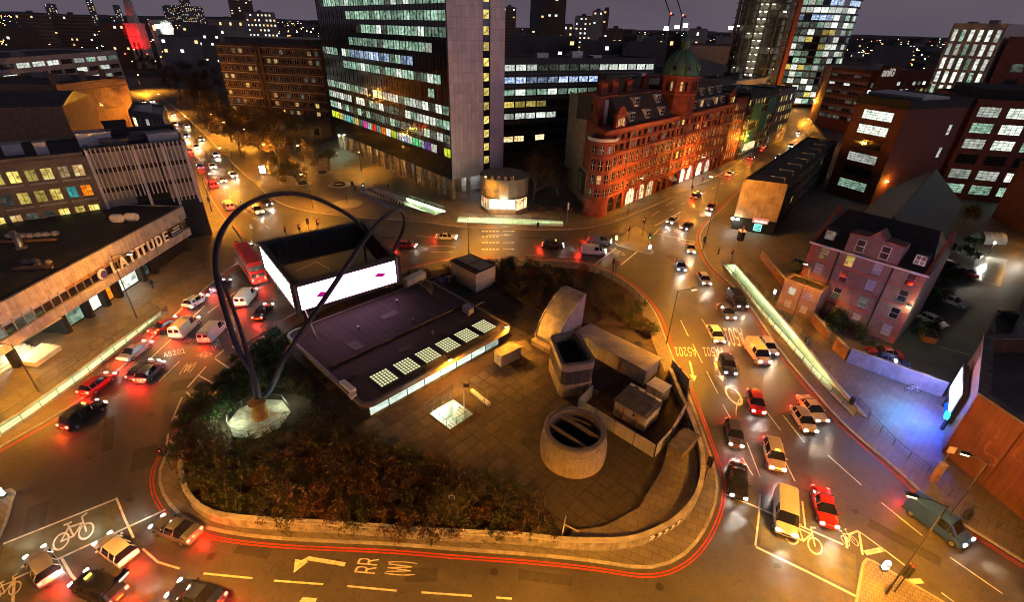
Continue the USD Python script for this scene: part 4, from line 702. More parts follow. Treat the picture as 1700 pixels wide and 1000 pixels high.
# ------------------------------------------------------------------ glass office tower
TC = P(752, 332)[:2]; tl = unit(A([-65.9, 182.6]) - TC); tr = unit(A([7.4, 6.6])); tr = A([-tl[1], tl[0]]) * -1; tr = A([tl[1], -tl[0]])
if tr[0] < 0: tr = -tr
TL = 77.0; TW = 16.6; tq = [TC, TC + tr * TW, TC + tr * TW + tl * TL, TC + tl * TL]; TH = 62.0
tw = thing('office_tower', 'tall dark glass office tower with rows of lit offices and a pale panelled end wall', 'office tower', (*TC, 0))
M_curt = mat('black_curtain_wall', (0.010, 0.011, 0.014), 0.10, 0.3, 0.2, spec=0.9); M_panel = mat('pale_cladding_panel', (0.47, 0.44, 0.50), 0.5, 0.15, 0.4, rnd=0.12)
g = MB(); g.prism([TC + tr * .3 + tl * .3, TC + tr * (TW - .3) + tl * .3, TC + tr * (TW - .3) + tl * (TL - .3), TC + tr * .3 + tl * (TL - .3)], 5.5, TH, bottom=True); put('core', g, M_curt, tw)
a, b = TC + tl * TL, TC; Lf = TL; nb = 24; colw = Lf / nb; fl = 3.35; zz0 = 10.9
R = random.Random(5); spans = {0: (0, 24), 1: (0, 24), 2: (0, 24), 3: (0, 24), 4: (21, 22), 5: (5, 23), 6: (0, 19), 7: (7, 22), 8: (9, 24), 9: (7, 24), 10: (1, 24), 11: (3, 20), 12: (8, 24), 13: (2, 17), 14: (0, 0)}
KC = [('room_lime'), 'room_lime', 'room_yellow', 'room_green', 'room_cyan', 'room_green', 'room_yellow', 'room_green', 'room_magenta', 'room_green', 'room_red', 'room_green', 'room_orange', 'room_white', 'room_lime', 'room_white', 'room_blue', 'room_white', 'room_leaf', 'room_green', 'room_violet', 'room_white', None, 'room_lime']
def tpick(r, c):
    if r == 0: return LK[KC[c]] if KC[c] else M_curt
    s = spans.get(r, (0, 0)); x = R.random()
    if not (s[0] <= c < s[1]): return M_curt
    if r == 6 and 5 < c < 19: return LK['room_blue'] if x < .75 else LK['room_green']
    if r in (2, 3) and x < .3: return LK['room_white']
    if r == 1 and x < .35: return LK['room_dim']
    return LK['room_green'] if x < .78 else (LK['room_white'] if x < .88 else (LK['room_dim'] if x < .97 else M_curt))
wl = MB(); rows = [(zz0 + k * fl, zz0 + k * fl + 2.0) for k in range(14)]; rows[4] = (rows[4][0], rows[4][1])
facade(tw, wl, a, b, rows, [(i * colw + .06, (i + 1) * colw - .06) for i in range(nb)], tpick, 0.12)
wl.slab(a, b, 0, 0.14, rows[-1][1], TH); wl.slab(a, b, 0, 0.5, 5.5, rows[0][0]); put('spandrel', wl, M_curt, tw)
g = MB()
for i in range(nb * 2 + 1): u = lerp(a, b, i / (nb * 2)); g.slab(u - (b - a) / Lf * .035, u + (b - a) / Lf * .035, 0.12, 0.22, rows[0][0], TH)
put('mullion', g, M_dark, tw, kind='stuff')
pd = 1.235                                                        # end wall: panels one by one
for (ua, ub, n) in ((0, 9.9, 8), (12.1, TW, 3)):
    w = (ub - ua) / n
    for i in range(n):
        for j in range(25):
            z = 5.3 + j * 2.28
            g = MB(); g.slab(TC + tr * (ua + i * w + .02), TC + tr * (ua + (i + 1) * w - .02), 0.0, 0.22, z + .02, z + 2.26); put('cladding_panel', g, M_panel, tw)
g = MB(); g.slab(TC + tr * 9.92, TC + tr * 12.08, -.2, .05, 5.3, TH); put('stair_slot', g, M_curt, tw)
for j in range(13): g = MB(); z = 8.2 + j * fl; g.slab(TC + tr * 10.2, TC + tr * 11.8, .05, .08, z, z + 1.8); w = put('stair_window', g, LK['room_yellow'], tw); g = MB(); s0_, s1_ = TC + tr * 10.3, TC + tr * 11.7; g.add([(*(s0_ - tl * .09), z + .2), (*(s1_ - tl * .09), z + 1.2), (*(s1_ - tl * .09), z + 1.4), (*(s0_ - tl * .09), z + .4)], [[0, 1, 2, 3]]); put('stair_flight', g, M_dark, w)
for i in range(17): p = TC + tl * (.9 + i * 4.6) + tr * .5; g = MB(); g.box((*p, 2.75), (1.5, 1.0, 5.5), dirx=tl); put('column', g, M_concd, tw)
for u in (5.5, 10.5, 15.8): p = TC + tr * u + tl * .6; g = MB(); g.box((*p, 2.75), (1.0, 0.8, 5.5), dirx=tr); put('column', g, M_conc, tw)
g = MB(); g.prism([TC + tr * 5.5 + tl * 4, TC + tr * 16 + tl * 4, TC + tr * 16 + tl * TL, TC + tr * 5.5 + tl * TL], 0.12, 5.5); put('lobby_wall', g, mat('lobby_wall', (0.36, 0.32, 0.27), 0.6), tw)
for i in range(9):
    u = 12 + i * 6; g = MB(); g.slab(TC + tr * 5.45 + tl * (u + 2.2), TC + tr * 5.45 + tl * u, 0.0, .08, .3, 4.2); put('lobby_glass', g, LK['room_warm'] if i % 3 else LK['room_dim'], tw)
    if i % 2 == 0: p = TC + tl * (u + 2) + tr * 3.4; g = MB(); g.cyl(*p, 5.2, 5.5, .3, 8); put('soffit_lamp', g, M_lamp, tw); lamp((*p, 5.0), 260, (1.0, 0.42, 0.07), .12)
p = TC + tr * 8 + tl * 2.2; g = MB(); g.cyl(*p, 5.2, 5.5, .3, 8); put('soffit_lamp', g, emit('cool_soffit_lamp', (.85, .92, 1), 25), tw); lamp((*p, 5.0), 160, (.8, .9, 1.0), .12)
p = TC + tl * 70 - tr * 1.5; g = MB(); g.cyl(*p, 5.2, 5.5, .3, 8); put('soffit_lamp', g, LK['cool_soffit_lamp'], tw); lamp((*p, 4.8), 420, (.8, 1.0, .6), .12)
roofkit(tw, tq, TH, n=2)

# ------------------------------------------------------------------ red terracotta mansion block with the green dome
c0 = P(988, 362)[:2]; c1 = P(1195, 276)[:2]; LL = np.linalg.norm(c1 - c0); fd = (c1 - c0) / LL; fn = A([fd[1], -fd[0]]); inn = -fn; H0 = 20.4
lm = thing('red_mansion_block', 'ornate red terracotta mansion block with mansard dormers and a green copper dome', 'building', (*c0, 0)); FL = P(936, 300)[:2]; fdir = unit(FL - c0); q = [c0, c1, c1 + inn * 16, FL + fd * 14, FL]
g = MB(); g.prism(q, 0.12, H0); put('wall', g, M_redb, lm)
wl = MB(); cols = even(LL, 27, .62, 3.8, .8); R = random.Random(11)
rowsz = [(5.3, 7.0), (8.4, 10.3), (11.6, 14.0)]
def lpick(r, c):
    x = R.random()
    if r == 0 and 17 <= c <= 19 and x < .5: return LK['room_warm']
    if r == 1 and c == 13: return LK['room_yellow']
    return LK['room_warm'] if x < .035 else (LK['room_dim'] if x < .22 else M_glass)
facade(lm, wl, c0, c1, rowsz, cols, lpick, .3, M_wf, 1, 1)
facade(lm, wl, c0, c1, [(15.2, 16.7), (17.6, 18.9)], cols, lpick, .25, None)
wl.slab(c0, c1, 0, .3, 4.6, 5.3); wl.slab(c0, c1, 0, .3, 14.0, 15.2); wl.slab(c0, c1, 0, .3, 18.9, H0); put('pier', wl, M_redb, lm)
for z, h, o in ((4.45, .35, .55), (7.6, .22, .42), (10.9, .2, .42), (14.4, .45, .6), (17.0, .25, .45), (19.5, .6, .7), (20.1, .35, .95)):
    g = MB(); g.slab(c0, c1, .2, o, z, z + h); put('string_course', g, M_redd, lm)
for i in range(10): u = 3.2 + i * (LL - 3.6) / 9.0; g = MB(); g.slab(c0 + fd * (u - .35), c0 + fd * (u + .35), .25, .5, .12, 19.4); put('pilaster', g, M_redd, lm)
def archpoly(cx, w, z0, zs, n=12): return [(cx - w / 2, z0), (cx + w / 2, z0)] + [(cx + w / 2 * math.cos(x), zs + w / 2 * math.sin(x)) for x in np.linspace(0, math.pi, n)]
def onwall(poly, p0, d, n, o, o2=None):
    """upright flat shape on a wall; (u, z) outline"""
    g = MB(); v, f = trimesh.creation.triangulate_polygon(Polygon(poly), engine='earcut'); w = np.c_[p0[0] + d[0] * v[:, 0] + n[0] * o, p0[1] + d[1] * v[:, 0] + n[1] * o, v[:, 1]]; f = fix(v, f); g.add(w, f); return g
arches = [(5.6, 3.6, None), (10.4, 4.0, None), (15.2, 4.4, 'shop_warm'), (20.6, 4.4, 'shop_warm'), (25.8, 4.4, 'shop_warm'), (30.6, 2.6, None), (34.0, 2.6, None), (40.5, 3.2, None), (45.0, 4.4, 'shop_white'), (50.6, 4.6, 'shop_white'), (57.2, 4.2, 'shop_white'), (63.4, 3.8, 'shop_white'), (70, 3.5, None)]
for u, w, mm in arches:
    op = put('shop_arch', onwall(archpoly(u, w, .25, 2.3), c0, fd, fn, .04), LK[mm] if mm else M_glass, lm)
    ring = Polygon(archpoly(u, w + .7, .25, 2.35)).difference(Polygon(archpoly(u, w, .2, 2.3))); 
    for rg in poly_of(ring):
        g = MB(); v, f = trimesh.creation.triangulate_polygon(rg, engine='earcut'); f = fix(v, f); w1 = lambda o: np.c_[c0[0] + fd[0] * v[:, 0] + fn[0] * o, c0[1] + fd[1] * v[:, 0] + fn[1] * o, v[:, 1]]; g.add(w1(.38), f)
        for rr in (rg.exterior, *rg.interiors):
            k = np.array(rr.coords)[:-1]; m_ = len(k); X = lambda o: np.c_[c0[0] + fd[0] * k[:, 0] + fn[0] * o, c0[1] + fd[1] * k[:, 0] + fn[1] * o, k[:, 1]]; g.add(np.vstack([X(0), X(.38)]), [[i, (i + 1) % m_, (i + 1) % m_ + m_, i + m_] for i in range(m_)])
        put('arch_surround', g, M_redd, lm)
    g = MB(); [g.slab(c0 + fd * (u + o * w / 3 - .05), c0 + fd * (u + o * w / 3 + .05), .06, .14, .25, 2.3 + w / 2 * .8) for o in (-.5, .5)]; g.slab(c0 + fd * (u - w / 2), c0 + fd * (u + w / 2), .06, .13, 2.25, 2.38); put('shop_mullion', g, M_dark, op)
    if mm: p = c0 + fd * u + fn * .7; lamp((*p, 3.0), 60 if mm == 'shop_white' else 24, (1, .95, .8) if mm == 'shop_white' else (1, .8, .4), .15)
aw = MB(); p = c0 + fd * 37.3; aw.add([(*(p - fd * 1.9 + fn * .4), 3.4), (*(p + fd * 1.9 + fn * .4), 3.4), (*(p + fd * 1.9 + fn * 2.0), 2.7), (*(p - fd * 1.9 + fn * 2.0), 2.7), (*(p + fd * 1.9 + fn * 2.0), 2.3), (*(p - fd * 1.9 + fn * 2.0), 2.3)], [[0, 1, 2, 3], [3, 2, 4, 5]]); put('awning', aw, mat('blue_awning', (.03, .03, .16)), lm, label='dark blue canopy over the entrance')
# corner turret
tc = c0 + fd * 2.1 + inn * 1.6; g = MB(); g.lathe([(2.9, .12), (2.9, 4.4), (3.2, 4.5), (3.2, 4.8), (2.9, 4.9), (2.9, 14.2), (3.15, 14.4), (3.15, 14.8), (2.9, 14.9), (2.9, 17.4), (3.5, 17.7), (3.5, 18.1), (0.1, 18.1)], (*tc, 0), 20); put('corner_turret', g, M_redb, lm, smooth=25)
for k, th in enumerate(np.linspace(-2.3, .1, 5)):
    a_ = math.atan2(fn[1], fn[0]) + (k - 2.6) * .62; dd = A([math.cos(a_), math.sin(a_)]); tt = A([-dd[1], dd[0]]); pc = tc + dd * 2.86
    for r, (za, zb) in enumerate(((5.3, 7.0), (8.4, 10.4), (11.6, 13.8), (15.4, 16.9))): g = MB(); g.slab(pc - tt * .5, pc + tt * .5, 0, .08, za, zb); w = put('turret_window', g, LK['room_warm'] if (r, k) == (1, 1) else (LK['room_dim'] if (r, k) in ((3, 2), (3, 1)) else M_glass), lm); f = MB(); f.slab(pc - tt * .04, pc + tt * .04, .08, .13, za, zb); f.slab(pc - tt * .5, pc + tt * .5, .08, .12, (za + zb) / 2 - .04, (za + zb) / 2 + .04); put('window_frame', f, M_wf, w)
g = MB(); g.lathe([(3.55, 18.1), (3.55, 18.75), (3.35, 18.75), (3.35, 18.1)], (*tc, 0), 20); put('turret_parapet', g, M_wf, lm)
# gabled end pavilion and white painted gable
ep = c0 + fdir * 6.5 + fd * .3; eq = [ep, ep + fd * 6.6, ep + fd * 6.6 + fdir * 8, ep + fdir * 8]; g = MB(); g.prism(eq, H0 - 3, 26.3); put('end_pavilion', g, M_redb, lm)
g = MB(); e0 = eq[0] + fd * 2.2; e1_ = eq[1] + fd * 1.8; g.add([(*(x + fn * .08), z) for x, z in ((e0, 18.3), (e1_, 18.3), (e1_ - fd * .2, 20.2), (e0 + fd * 3.4, 25.6), (e0, 25.9))], [[0, 1, 2], [0, 2, 3], [0, 3, 4]]); put('painted_gable', g, mat('white_painted_render', (.5, .48, .47), .7), lm, label='white painted gable wall')
g = MB(); g.prism(Polygon(eq).buffer(.25, join_style=2), 26.3, 26.7, bottom=True); put('cornice', g, M_redd, lm)
for u in (1.0, 2.6): g = MB(); g.slab(eq[3] + (eq[0] - eq[3]) * .3 * u - (eq[0] - eq[3]) * .04, eq[3] + (eq[0] - eq[3]) * .3 * u + (eq[0] - eq[3]) * .08, 0, .08, 22.5, 24.5); put('window', g, M_glass, lm)
# left flank: render above, advertisement low down
fl0 = FL; g = MB(); g.slab(fl0, c0 + fdir * 14.5, .02, .22, .12, 25.0); g.slab(c0 + fdir * 14.5, c0 + fdir * 2, .02, .2, .12, 9.0); put('flank_wall', g, M_cream, lm, label='grey cream rendered flank wall')
g = MB(); g.slab(lerp(fl0, c0, .72), lerp(fl0, c0, .95), .24, .5, 1.6, 6.4); hb = put('poster_board', g, M_cream, lm); g = MB(); g.slab(lerp(fl0, c0, .50), lerp(fl0, c0, .68), .24, .42, 2.2, 8.2); pb = put('poster_board', g, M_dark, lm, label='black poster panel')
def wall_text(txt, h, p0, d, n, z, o, mm, par, name='lettering', slant=0.0, depth=.05, bold=False):
    tm = meshkit.text_mesh(txt, h, depth, bold); v = np.array(tm.vertices); f = np.asarray(tm.faces); p = np.c_[p0[0] + d[0] * v[:, 0] + n[0] * (o + v[:, 2]), p0[1] + d[1] * v[:, 0] + n[1] * (o + v[:, 2]), z + v[:, 1] + slant * v[:, 0]]
    mb = MB(); mb.add(p, f); return put(name, mb, mm, par)
d_ = unit(c0 - fl0); n_ = A([d_[1], -d_[0]])
for k in range(5): u = lerp(fl0, c0, .53); g = MB(); g.slab(u, u + d_ * (2.6 - .4 * (k % 2)), .43, .45, 3.0 + k * .95, 3.45 + k * .95); put('poster_line', g, M_wf, pb)
# mansard with dormers
for (ua, ub, nd, seed) in ((8.2, 33.0, 3, 1), (44.0, 71.0, 5, 2)):
    b0, b1 = c0 + fd * ua, c0 + fd * ub; g = MB(); f0, f1 = b0 + inn * .6, b1 + inn * .6; r0, r1 = b0 + inn * 4.6, b1 + inn * 4.6; k0, k1 = b0 + inn * 14, b1 + inn * 14
    g.hexa([(*f0, H0 + .2), (*f1, H0 + .2), (*k1, H0 + .2), (*k0, H0 + .2)], [(*r0, 26.2), (*r1, 26.2), (*k1, 26.2), (*k0, 26.2)]); put('mansard_roof', g, M_slate, lm)
    g = MB(); g.prism([r0 - fd * .1, r1, k1, k0], 26.2, 26.5); put('roof_ridge', g, mat('red_tile', (.16, .04, .025)), lm)
    for rw, (zb, off) in enumerate(((21.0, 1.0), (23.8, 2.9))):
        n = nd if rw == 0 else max(2, nd - 1)
        for i in range(n):
            u = ua + (ub - ua) * (i + .6 + .25 * rw) / (n + .25); u = min(u, ub - 1.2); p = c0 + fd * u + inn * off; g = MB(); g.box((*(p + inn * 1.2), zb + .95), (1.9, 2.6, 1.9), dirx=fd); g.box((*(p + inn * 1.2), zb + 1.98), (2.2, 2.8, .16), dirx=fd); dm = put('dormer', g, M_wf, lm)
            for o in (-.45, .45): g = MB(); g.slab(p + fd * (o - .36), p + fd * (o + .36), .11, .13, zb + .35, zb + 1.75); put('dormer_window', g, LK['room_warm'] if (ua > 40 and rw == 0 and i % 2) else M_glass, dm)
            g = MB(); g.slab(p - fd * .9, p + fd * .9, .13, .17, zb + .98, zb + 1.08); put('glazing_bar', g, M_wf, dm)
for u, w in ((6.0, 4.2), (72.6, 4.2)):                             # round topped gables
    poly = [(u - w / 2, H0)] + [(u + w / 2, H0), (u + w / 2, 23.2)] + [(u + w / 2 * .9 * math.cos(x), 23.2 + w / 2 * .9 * math.sin(x)) for x in np.linspace(0, math.pi, 9)] + [(u - w / 2, 23.2)]
    g = onwall(poly, c0, fd, fn, .3); gb = onwall(poly, c0, fd, fn, -.4); g.v += [gb.get()[0]]; g.f += [gb.get()[1][:, ::-1] + g.n]; g.n += len(gb.get()[0]); kk = np.array(poly); m_ = len(kk); X = lambda o: np.c_[c0[0] + fd[0] * kk[:, 0] + fn[0] * o, c0[1] + fd[1] * kk[:, 0] + fn[1] * o, kk[:, 1]]
    g.add(np.vstack([X(-.4), X(.3)]), [[i, (i + 1) % m_, (i + 1) % m_ + m_, i + m_] for i in range(m_)]); gp = put('gable', g, M_redb, lm)
    for o in (-1.0, 0, 1.0): g = MB(); g.slab(c0 + fd * (u + o - .32), c0 + fd * (u + o + .32), .3, .35, 20.9, 22.5); put('gable_window', g, LK['room_warm'] if u < 10 else LK['room_yellow'], gp)
    g = MB(); g.box((*(c0 + fd * u + fn * .1), 23.3), (w + .5, .9, .25), dirx=fd); put('moulding', g, M_redd, gp)
for u, o, h in ((9.5, 8.0, 29.0), (16.0, 9.0, 28.8), (22.0, 8.5, 29.0), (33, 10, 29.2), (52, 9.5, 28.4), (62, 9.5, 28.4)):
    p = c0 + fd * u + inn * o; g = MB(); g.box((*p, (H0 + h) / 2), (2.6, 1.1, h - H0), dirx=fd); g.box((*p, h), (2.9, 1.4, .3), dirx=fd); ch = put('chimney', g, M_redb, lm)
    for k in range(4): x = p + fd * (-1 + k * .66); g = MB(); g.cyl(*x, h + .1, h + .8, .18, 8, .14); put('chimney_pot', g, M_redd, ch)
# dome tower
dc = P(1118, 312)[:2] + inn * 4.2; o8 = lambda r, ph=math.pi / 8: [dc + r * A([math.cos(x + ph), math.sin(x + ph)]) for x in np.arange(8) * math.pi / 4]; ZB = ZH(dc, 124); ZD = ZH(dc, 80)
g = MB(); g.prism(o8(5.1), H0 - 1, ZB); put('dome_tower', g, M_redb, lm); g = MB(); g.prism(o8(5.55), ZB - .5, ZB, bottom=True); g.prism(o8(5.35), ZB - 4.6, ZB - 4.2, bottom=True); put('tower_cornice', g, M_redd, lm)
for k in range(8):
    a_, b_ = o8(5.1)[k], o8(5.1)[(k + 1) % 8]; 
    for u in (.3, .62): g = MB(); g.slab(lerp(a_, b_, u), lerp(a_, b_, u + .14), .02, .1, ZB - 3.6, ZB - 1.4); put('tower_window', g, M_glass if (k + (u > .4)) % 5 else LK['room_warm'], lm)
hd = ZD - ZB; prof = [(4.9, 0), (4.88, .12), (4.6, .32), (4.1, .52), (3.2, .72), (2.1, .88), (1.3, .95)]
g = MB(); g.lathe([(r, ZB + z * hd) for r, z in prof], (*dc, 0), 16); put('dome', g, M_copper, lm, smooth=40)
for k in range(8): a_ = k * math.pi / 4; g = MB(); g.tube([(dc[0] + (r + .03) * math.cos(a_), dc[1] + (r + .03) * math.sin(a_), ZB + z * hd) for r, z in prof], .14, 5); put('dome_rib', g, M_copper, lm)
for a_ in (-2.2, -1.45, -.7): p = dc + 4.2 * A([math.cos(a_), math.sin(a_)]); g = MB(); g.box((*p, ZB + hd * .3), (1.3, 1.5, 1.5), dirx=(-math.sin(a_), math.cos(a_))); dm = put('dome_dormer', g, M_copper, lm); g = MB(); p2 = p + .8 * A([math.cos(a_), math.sin(a_)]); g.box((*p2, ZB + hd * .3), (.8, .1, .9), dirx=(-math.sin(a_), math.cos(a_))); put('dormer_window', g, M_glass, dm)
g = MB(); zt = ZB + .95 * hd; g.lathe([(1.5, zt), (1.6, zt + .2), (1.1, zt + .3), (1.1, zt + 1.9), (1.5, zt + 2.0), (1.45, zt + 2.3), (1.0, zt + 3.0), (.3, zt + 3.4), (.06, zt + 4.6)], (*dc, 0), 12); put('lantern', g, M_copper, lm, smooth=30)

# ------------------------------------------------------------------ long shopfront building on the left
M_fpan = mat('pale_stone_fascia', (0.40, 0.36, 0.34), 0.75, 0.4, 0.7, bump=0.2, rnd=.08, streak=0.3)
la0, la1 = A([-62.9, 40.0]), A([-63.0, 87.8]); LZ = [(3.3, 4.7), (4.7, 6.7), (6.7, 9.0)]
la = thing('shop_building', 'long flat roofed shop building with pale stone bands and large white block lettering', 'building', (*la0, 0))
lq = depthpoly(la0, la1, 26) if Polygon([la0, la1, (-90, 60)]).exterior.is_ccw else None
din = A([-1.0, 0.0]); dl = unit(la1 - la0); Llat = np.linalg.norm(la1 - la0)
lq = [la0, la1, la1 + din * 22, la0 + din * 30]
g = MB(); g.prism([la0 + din * .4, la1 + din * .4, la1 + din * 22, la0 + din * 30], 3.0, 8.7, bottom=True); put('core', g, mat('interior_dark', (.05, .045, .04)), la)
g = MB(); g.prism(lq, 8.7, 8.85); put('roof', g, M_tarroof, la)
npan = 17
for nm, (za, zb), oo in (('lower_band', LZ[0], .1), ('upper_band', LZ[2], .15)):
    for i in range(npan): a_, b_ = lerp(la0, la1, (i + .004) / npan), lerp(la0, la1, (i + .996) / npan); g = MB(); g.slab(a_, b_, -.35, oo, za, zb); put('stone_panel', g, M_fpan, la)
g = MB(); g.slab(la1, la1 + din * 22, 0, .15, 6.7, 9.0); g.slab(la1, la1 + din * 22, 0, .1, 3.3, 4.7); put('end_band', g, M_fpan, la)
nwin = 34; R = random.Random(3)
for i in range(nwin):
    a_, b_ = lerp(la0, la1, (i + .04) / nwin), lerp(la0, la1, (i + .96) / nwin)
    mm = M_glass if i > 13 else (LK['room_dim'] if R.random() < .4 else M_glass)
    g = MB(); g.slab(a_, b_, -.4, -.36, 4.72, 5.95); w = put('window', g, mm, la); g = MB(); g.slab(a_, b_, -.4, -.36, 6.05, 6.68); put('transom_light', g, mat('fanlight_panel', (.30, .33, .42), .4) if i < 14 else mat('amber_fanlight', (.25, .12, .05), .4), la)
    f = MB(); f.slab(lerp(la0, la1, i / nwin) - dl * .06, lerp(la0, la1, i / nwin) + dl * .06, -.36, -.22, 4.7, 6.7); f.slab(a_, b_, -.36, -.26, 5.95, 6.05); put('window_frame', f, mat('bronze_frame', (.22, .15, .09), .5) if i > 13 else M_steel, w)
ang = 0
M_let = mat('letter_white', (0.72, 0.70, 0.66), 0.4); no = A([1.0, 0.0]); u0 = 27.4
for ch, w in zip('LATITUDE', (1.75, 2.0, 1.9, 0.95, 1.9, 2.05, 2.05, 1.8)):
    wall_text(ch, 1.75, la0 + dl * u0, dl, no, 4.78, .12, M_let, la, 'letter', depth=.16, bold=True); u0 += w * 1.0
ck = la0 + dl * 25.6; g = MB()
th = np.linspace(0, 2 * math.pi, 24, endpoint=False)
def disc(cx, cz, r, o): return onwall([(cx + r * math.cos(x), cz + r * math.sin(x)) for x in th], la0, dl, no, o)
lg = put('logo_disc', disc(25.6, 5.6, 1.0, .13), mat('logo_violet', (.06, .04, .22), .4), la); put('logo_crescent', onwall(list(Polygon([(25.6 + .85 * math.cos(x), 5.6 + .85 * math.sin(x)) for x in th]).difference(Polygon([(25.85 + .62 * math.cos(x), 5.42 + .62 * math.sin(x)) for x in th])).exterior.coords)[:-1], la0, dl, no, .15), M_let, lg)
g = MB(); g.slab(la0 + dl * 42.2, la0 + dl * 45.6, .1, .2, 4.75, 6.5); bs = put('name_board', g, mat('board_black', (.02, .02, .025), .3), la)
for k, (u_, w_) in enumerate(((43.2, 1.9), (42.6, 2.4), (42.5, 2.9))):
    for q_ in range(5): g = MB(); g.slab(la0 + dl * (u_ + w_ * q_ / 5), la0 + dl * (u_ + w_ * (q_ + .72) / 5), .2, .225, 6.0 - k * .5, 6.26 - k * .5); put('faint_letter', g, M_let if k < 2 else mat('letter_blue', (.1, .25, .6)), bs)
gq = [la0 + din * 1.6, la1 + din * 1.6]; g = MB(); g.prism([gq[0] + dl * 17.5, gq[1], la1 + din * 22, la0 + dl * 17.5 + din * 24], .12, 3.2); put('ground_floor', g, M_blk, la)
for i, (ua, ub, mm) in enumerate(((18.5, 21.5, 'room_green'), (22.3, 25.0, 'room_white'), (25.8, 27.6, 'room_orange'), (28.6, 33.5, 'shop_warm'), (34.2, 36.4, 'room_dim'))): g = MB(); g.slab(gq[0] + dl * ua, gq[0] + dl * ub, .02, .06, .4, 3.0); put('shop_window', g, LK[mm] if mm != 'shop_warm' else LK['room_white'], la)
for u in (1.0, 9.6, 17.6, 21.9, 25.3, 28.1, 33.9, 37, 47): p = la0 + dl * u + din * .9; g = MB(); g.box((*p, 1.7), (.8, .8, 3.2), dirx=dl); put('pier', g, M_blk, la)
g = MB(); p = la0 + dl * 9 + din * 5; g.sheet([la0 + din * 20, la0 + dl * 17 + din * 20, la0 + dl * 17, la0], 3.02); put('soffit', g, M_tile, la)
cou = mat('pale_stone_step', (.55, .54, .46), .7, .2, 1.0); p = la0 + dl * 12.5 + din * -.4; g = MB(); g.prism([la0 + dl * x + din * y for x, y in ((9.5, -1.6), (13.5, -1.6), (14.0, 1.4), (10.0, 1.4))], .13, .75); put('entrance_block', g, cou, la)
for k in range(5): g = MB(); z = .3 + k * .22; g.prism([la0 + dl * x + din * (1.6 + k * .5 + y) for x, y in ((6, 0), (13.5, 0), (13.5, .5), (6, .5))], .13, z); put('step', g, cou, la)
g = MB(); p = la0 + dl * 11 + din * 2.5; g.cyl(*p, 2.8, 3.0, .3, 8); put('soffit_lamp', g, emit('porch_lamp', (.95, 1.0, .75), 40), la); lamp((*p, 2.6), 330, (.92, 1.0, .7), .15)
g = MB(); p = la0 + dl * 30 + din * .6; g.cyl(*p, 2.95, 3.1, .2, 8); put('soffit_lamp', g, LK['porch_lamp'], la); lamp((*p, 2.7), 90, (1, .9, .65), .12)
# things on its roof
for k, (px, py, lb, wd) in enumerate(((52, 398, 'row of pale covered planters on the left part of the dark roof', 7), (206, 369, 'two white barrel shaped vents near the louvred wall on the dark roof', 3), (65, 442, 'low pale sacks heaped in the middle of the dark flat roof', 4), (36, 412, 'pale curved duct standing on the dark flat roof', 2))):
    z = 8.85; c = P(px, py, z); t = thing('roof_planter' if k == 0 else ('roof_vent' if k == 1 else ('roof_sack' if k == 2 else 'roof_duct')), lb, ('planter', 'roof vent', 'sacks', 'duct')[k], (*c[:2], z)); R = random.Random(k)
    if k == 1:
        for i in range(2): g = MB(); a_ = c + A([-1 + i * 2.0, i * .8, .7]); g.lathe([(0, -.9), (.6, -.9), (.75, -.5), (.75, .5), (.6, .9), (0, .9)], (0, 0, 0), 12); v, f = g.get(); v = v[:, [2, 1, 0]] * [1, 1, 1] + a_; put('barrel', MB().add(v, f), M_white, t, smooth=40)
    elif k == 3: g = MB(); g.tube([c, c + A([0, 0, 1.2]), c + A([-.4, 0.4, 1.8]), c + A([-1.4, 1.0, 2.0])], .5, 8); put('duct_pipe', g, M_steel, t, smooth=50); g = MB(); g.cyl(c[0], c[1], z, z + .25, .75, 8); put('flange', g, M_steel, t)
    else:
        for i in range(wd): m_ = trimesh.creation.icosphere(1, .6); v = np.array(m_.vertices) * [1.1, .9, .7] + c + A([(-wd / 2 + i) * 1.0, R.uniform(-.4, .4) + i * .25, .45]); put('sack' if k == 2 else 'cover', MB().add(v, m_.faces), M_greyb if k == 2 else M_off, t)
        g = MB(); g.box((c[0], c[1] - .8, z + .2), (wd * 1.2, .5, .35), .2); put('tray', g, M_brown, t)
# ================================================================== other buildings round the junction
FOOT = []
def block(name, label, q, z0, z1, mm, roof=None, faces=(), cat='building', parapet=.6, plant=2, seed=0, group=None, frame=None, depth=.15):
    """a plain prismatic building; faces: (edge, rows, cols, pick) or (edge, floors, bays, wfrac, hfrac, zlo, zhi, pick)"""
    q = [A(x[:2]) for x in q]; FOOT.append(Polygon(q)); t = thing(name, label, cat, (*q[0], z0), group=group); g = MB(); g.prism(q, z0, z1); put('wall', g, mm, t); wl = MB()
    for e, nf, nbay, wf_, hf, zl, zh, pick, *o in faces:
        a_, b_ = q[e], q[(e + 1) % len(q)]; fh = (zh - zl) / nf; Ln = np.linalg.norm(b_ - a_); rows = [(zl + fh * (k + .5 - hf / 2), zl + fh * (k + .5 + hf / 2)) for k in range(nf)]
        facade(t, wl, a_, b_, rows, even(Ln, nbay, wf_), pick, depth, frame, *(o or (1, 0)), sub=True); wl.slab(a_, b_, 0, depth, z0, rows[0][0]); wl.slab(a_, b_, 0, depth, rows[-1][1], z1)
    if wl.n: put('wall_relief', wl, mm, t)
    g = MB(); g.prism(Polygon(q).buffer(-.4, join_style=2), z1, z1 + .08); put('roof', g, roof or M_tarroof, t)
    if parapet: roofkit(t, q, z1, par=parapet, n=plant, seed=seed, m2=mm)
    return t
GRN, WHT, YEL, WRM, BLU, DIM = [LK[k] for k in ('room_green', 'room_white', 'room_yellow', 'room_warm', 'room_blue', 'room_dim')]
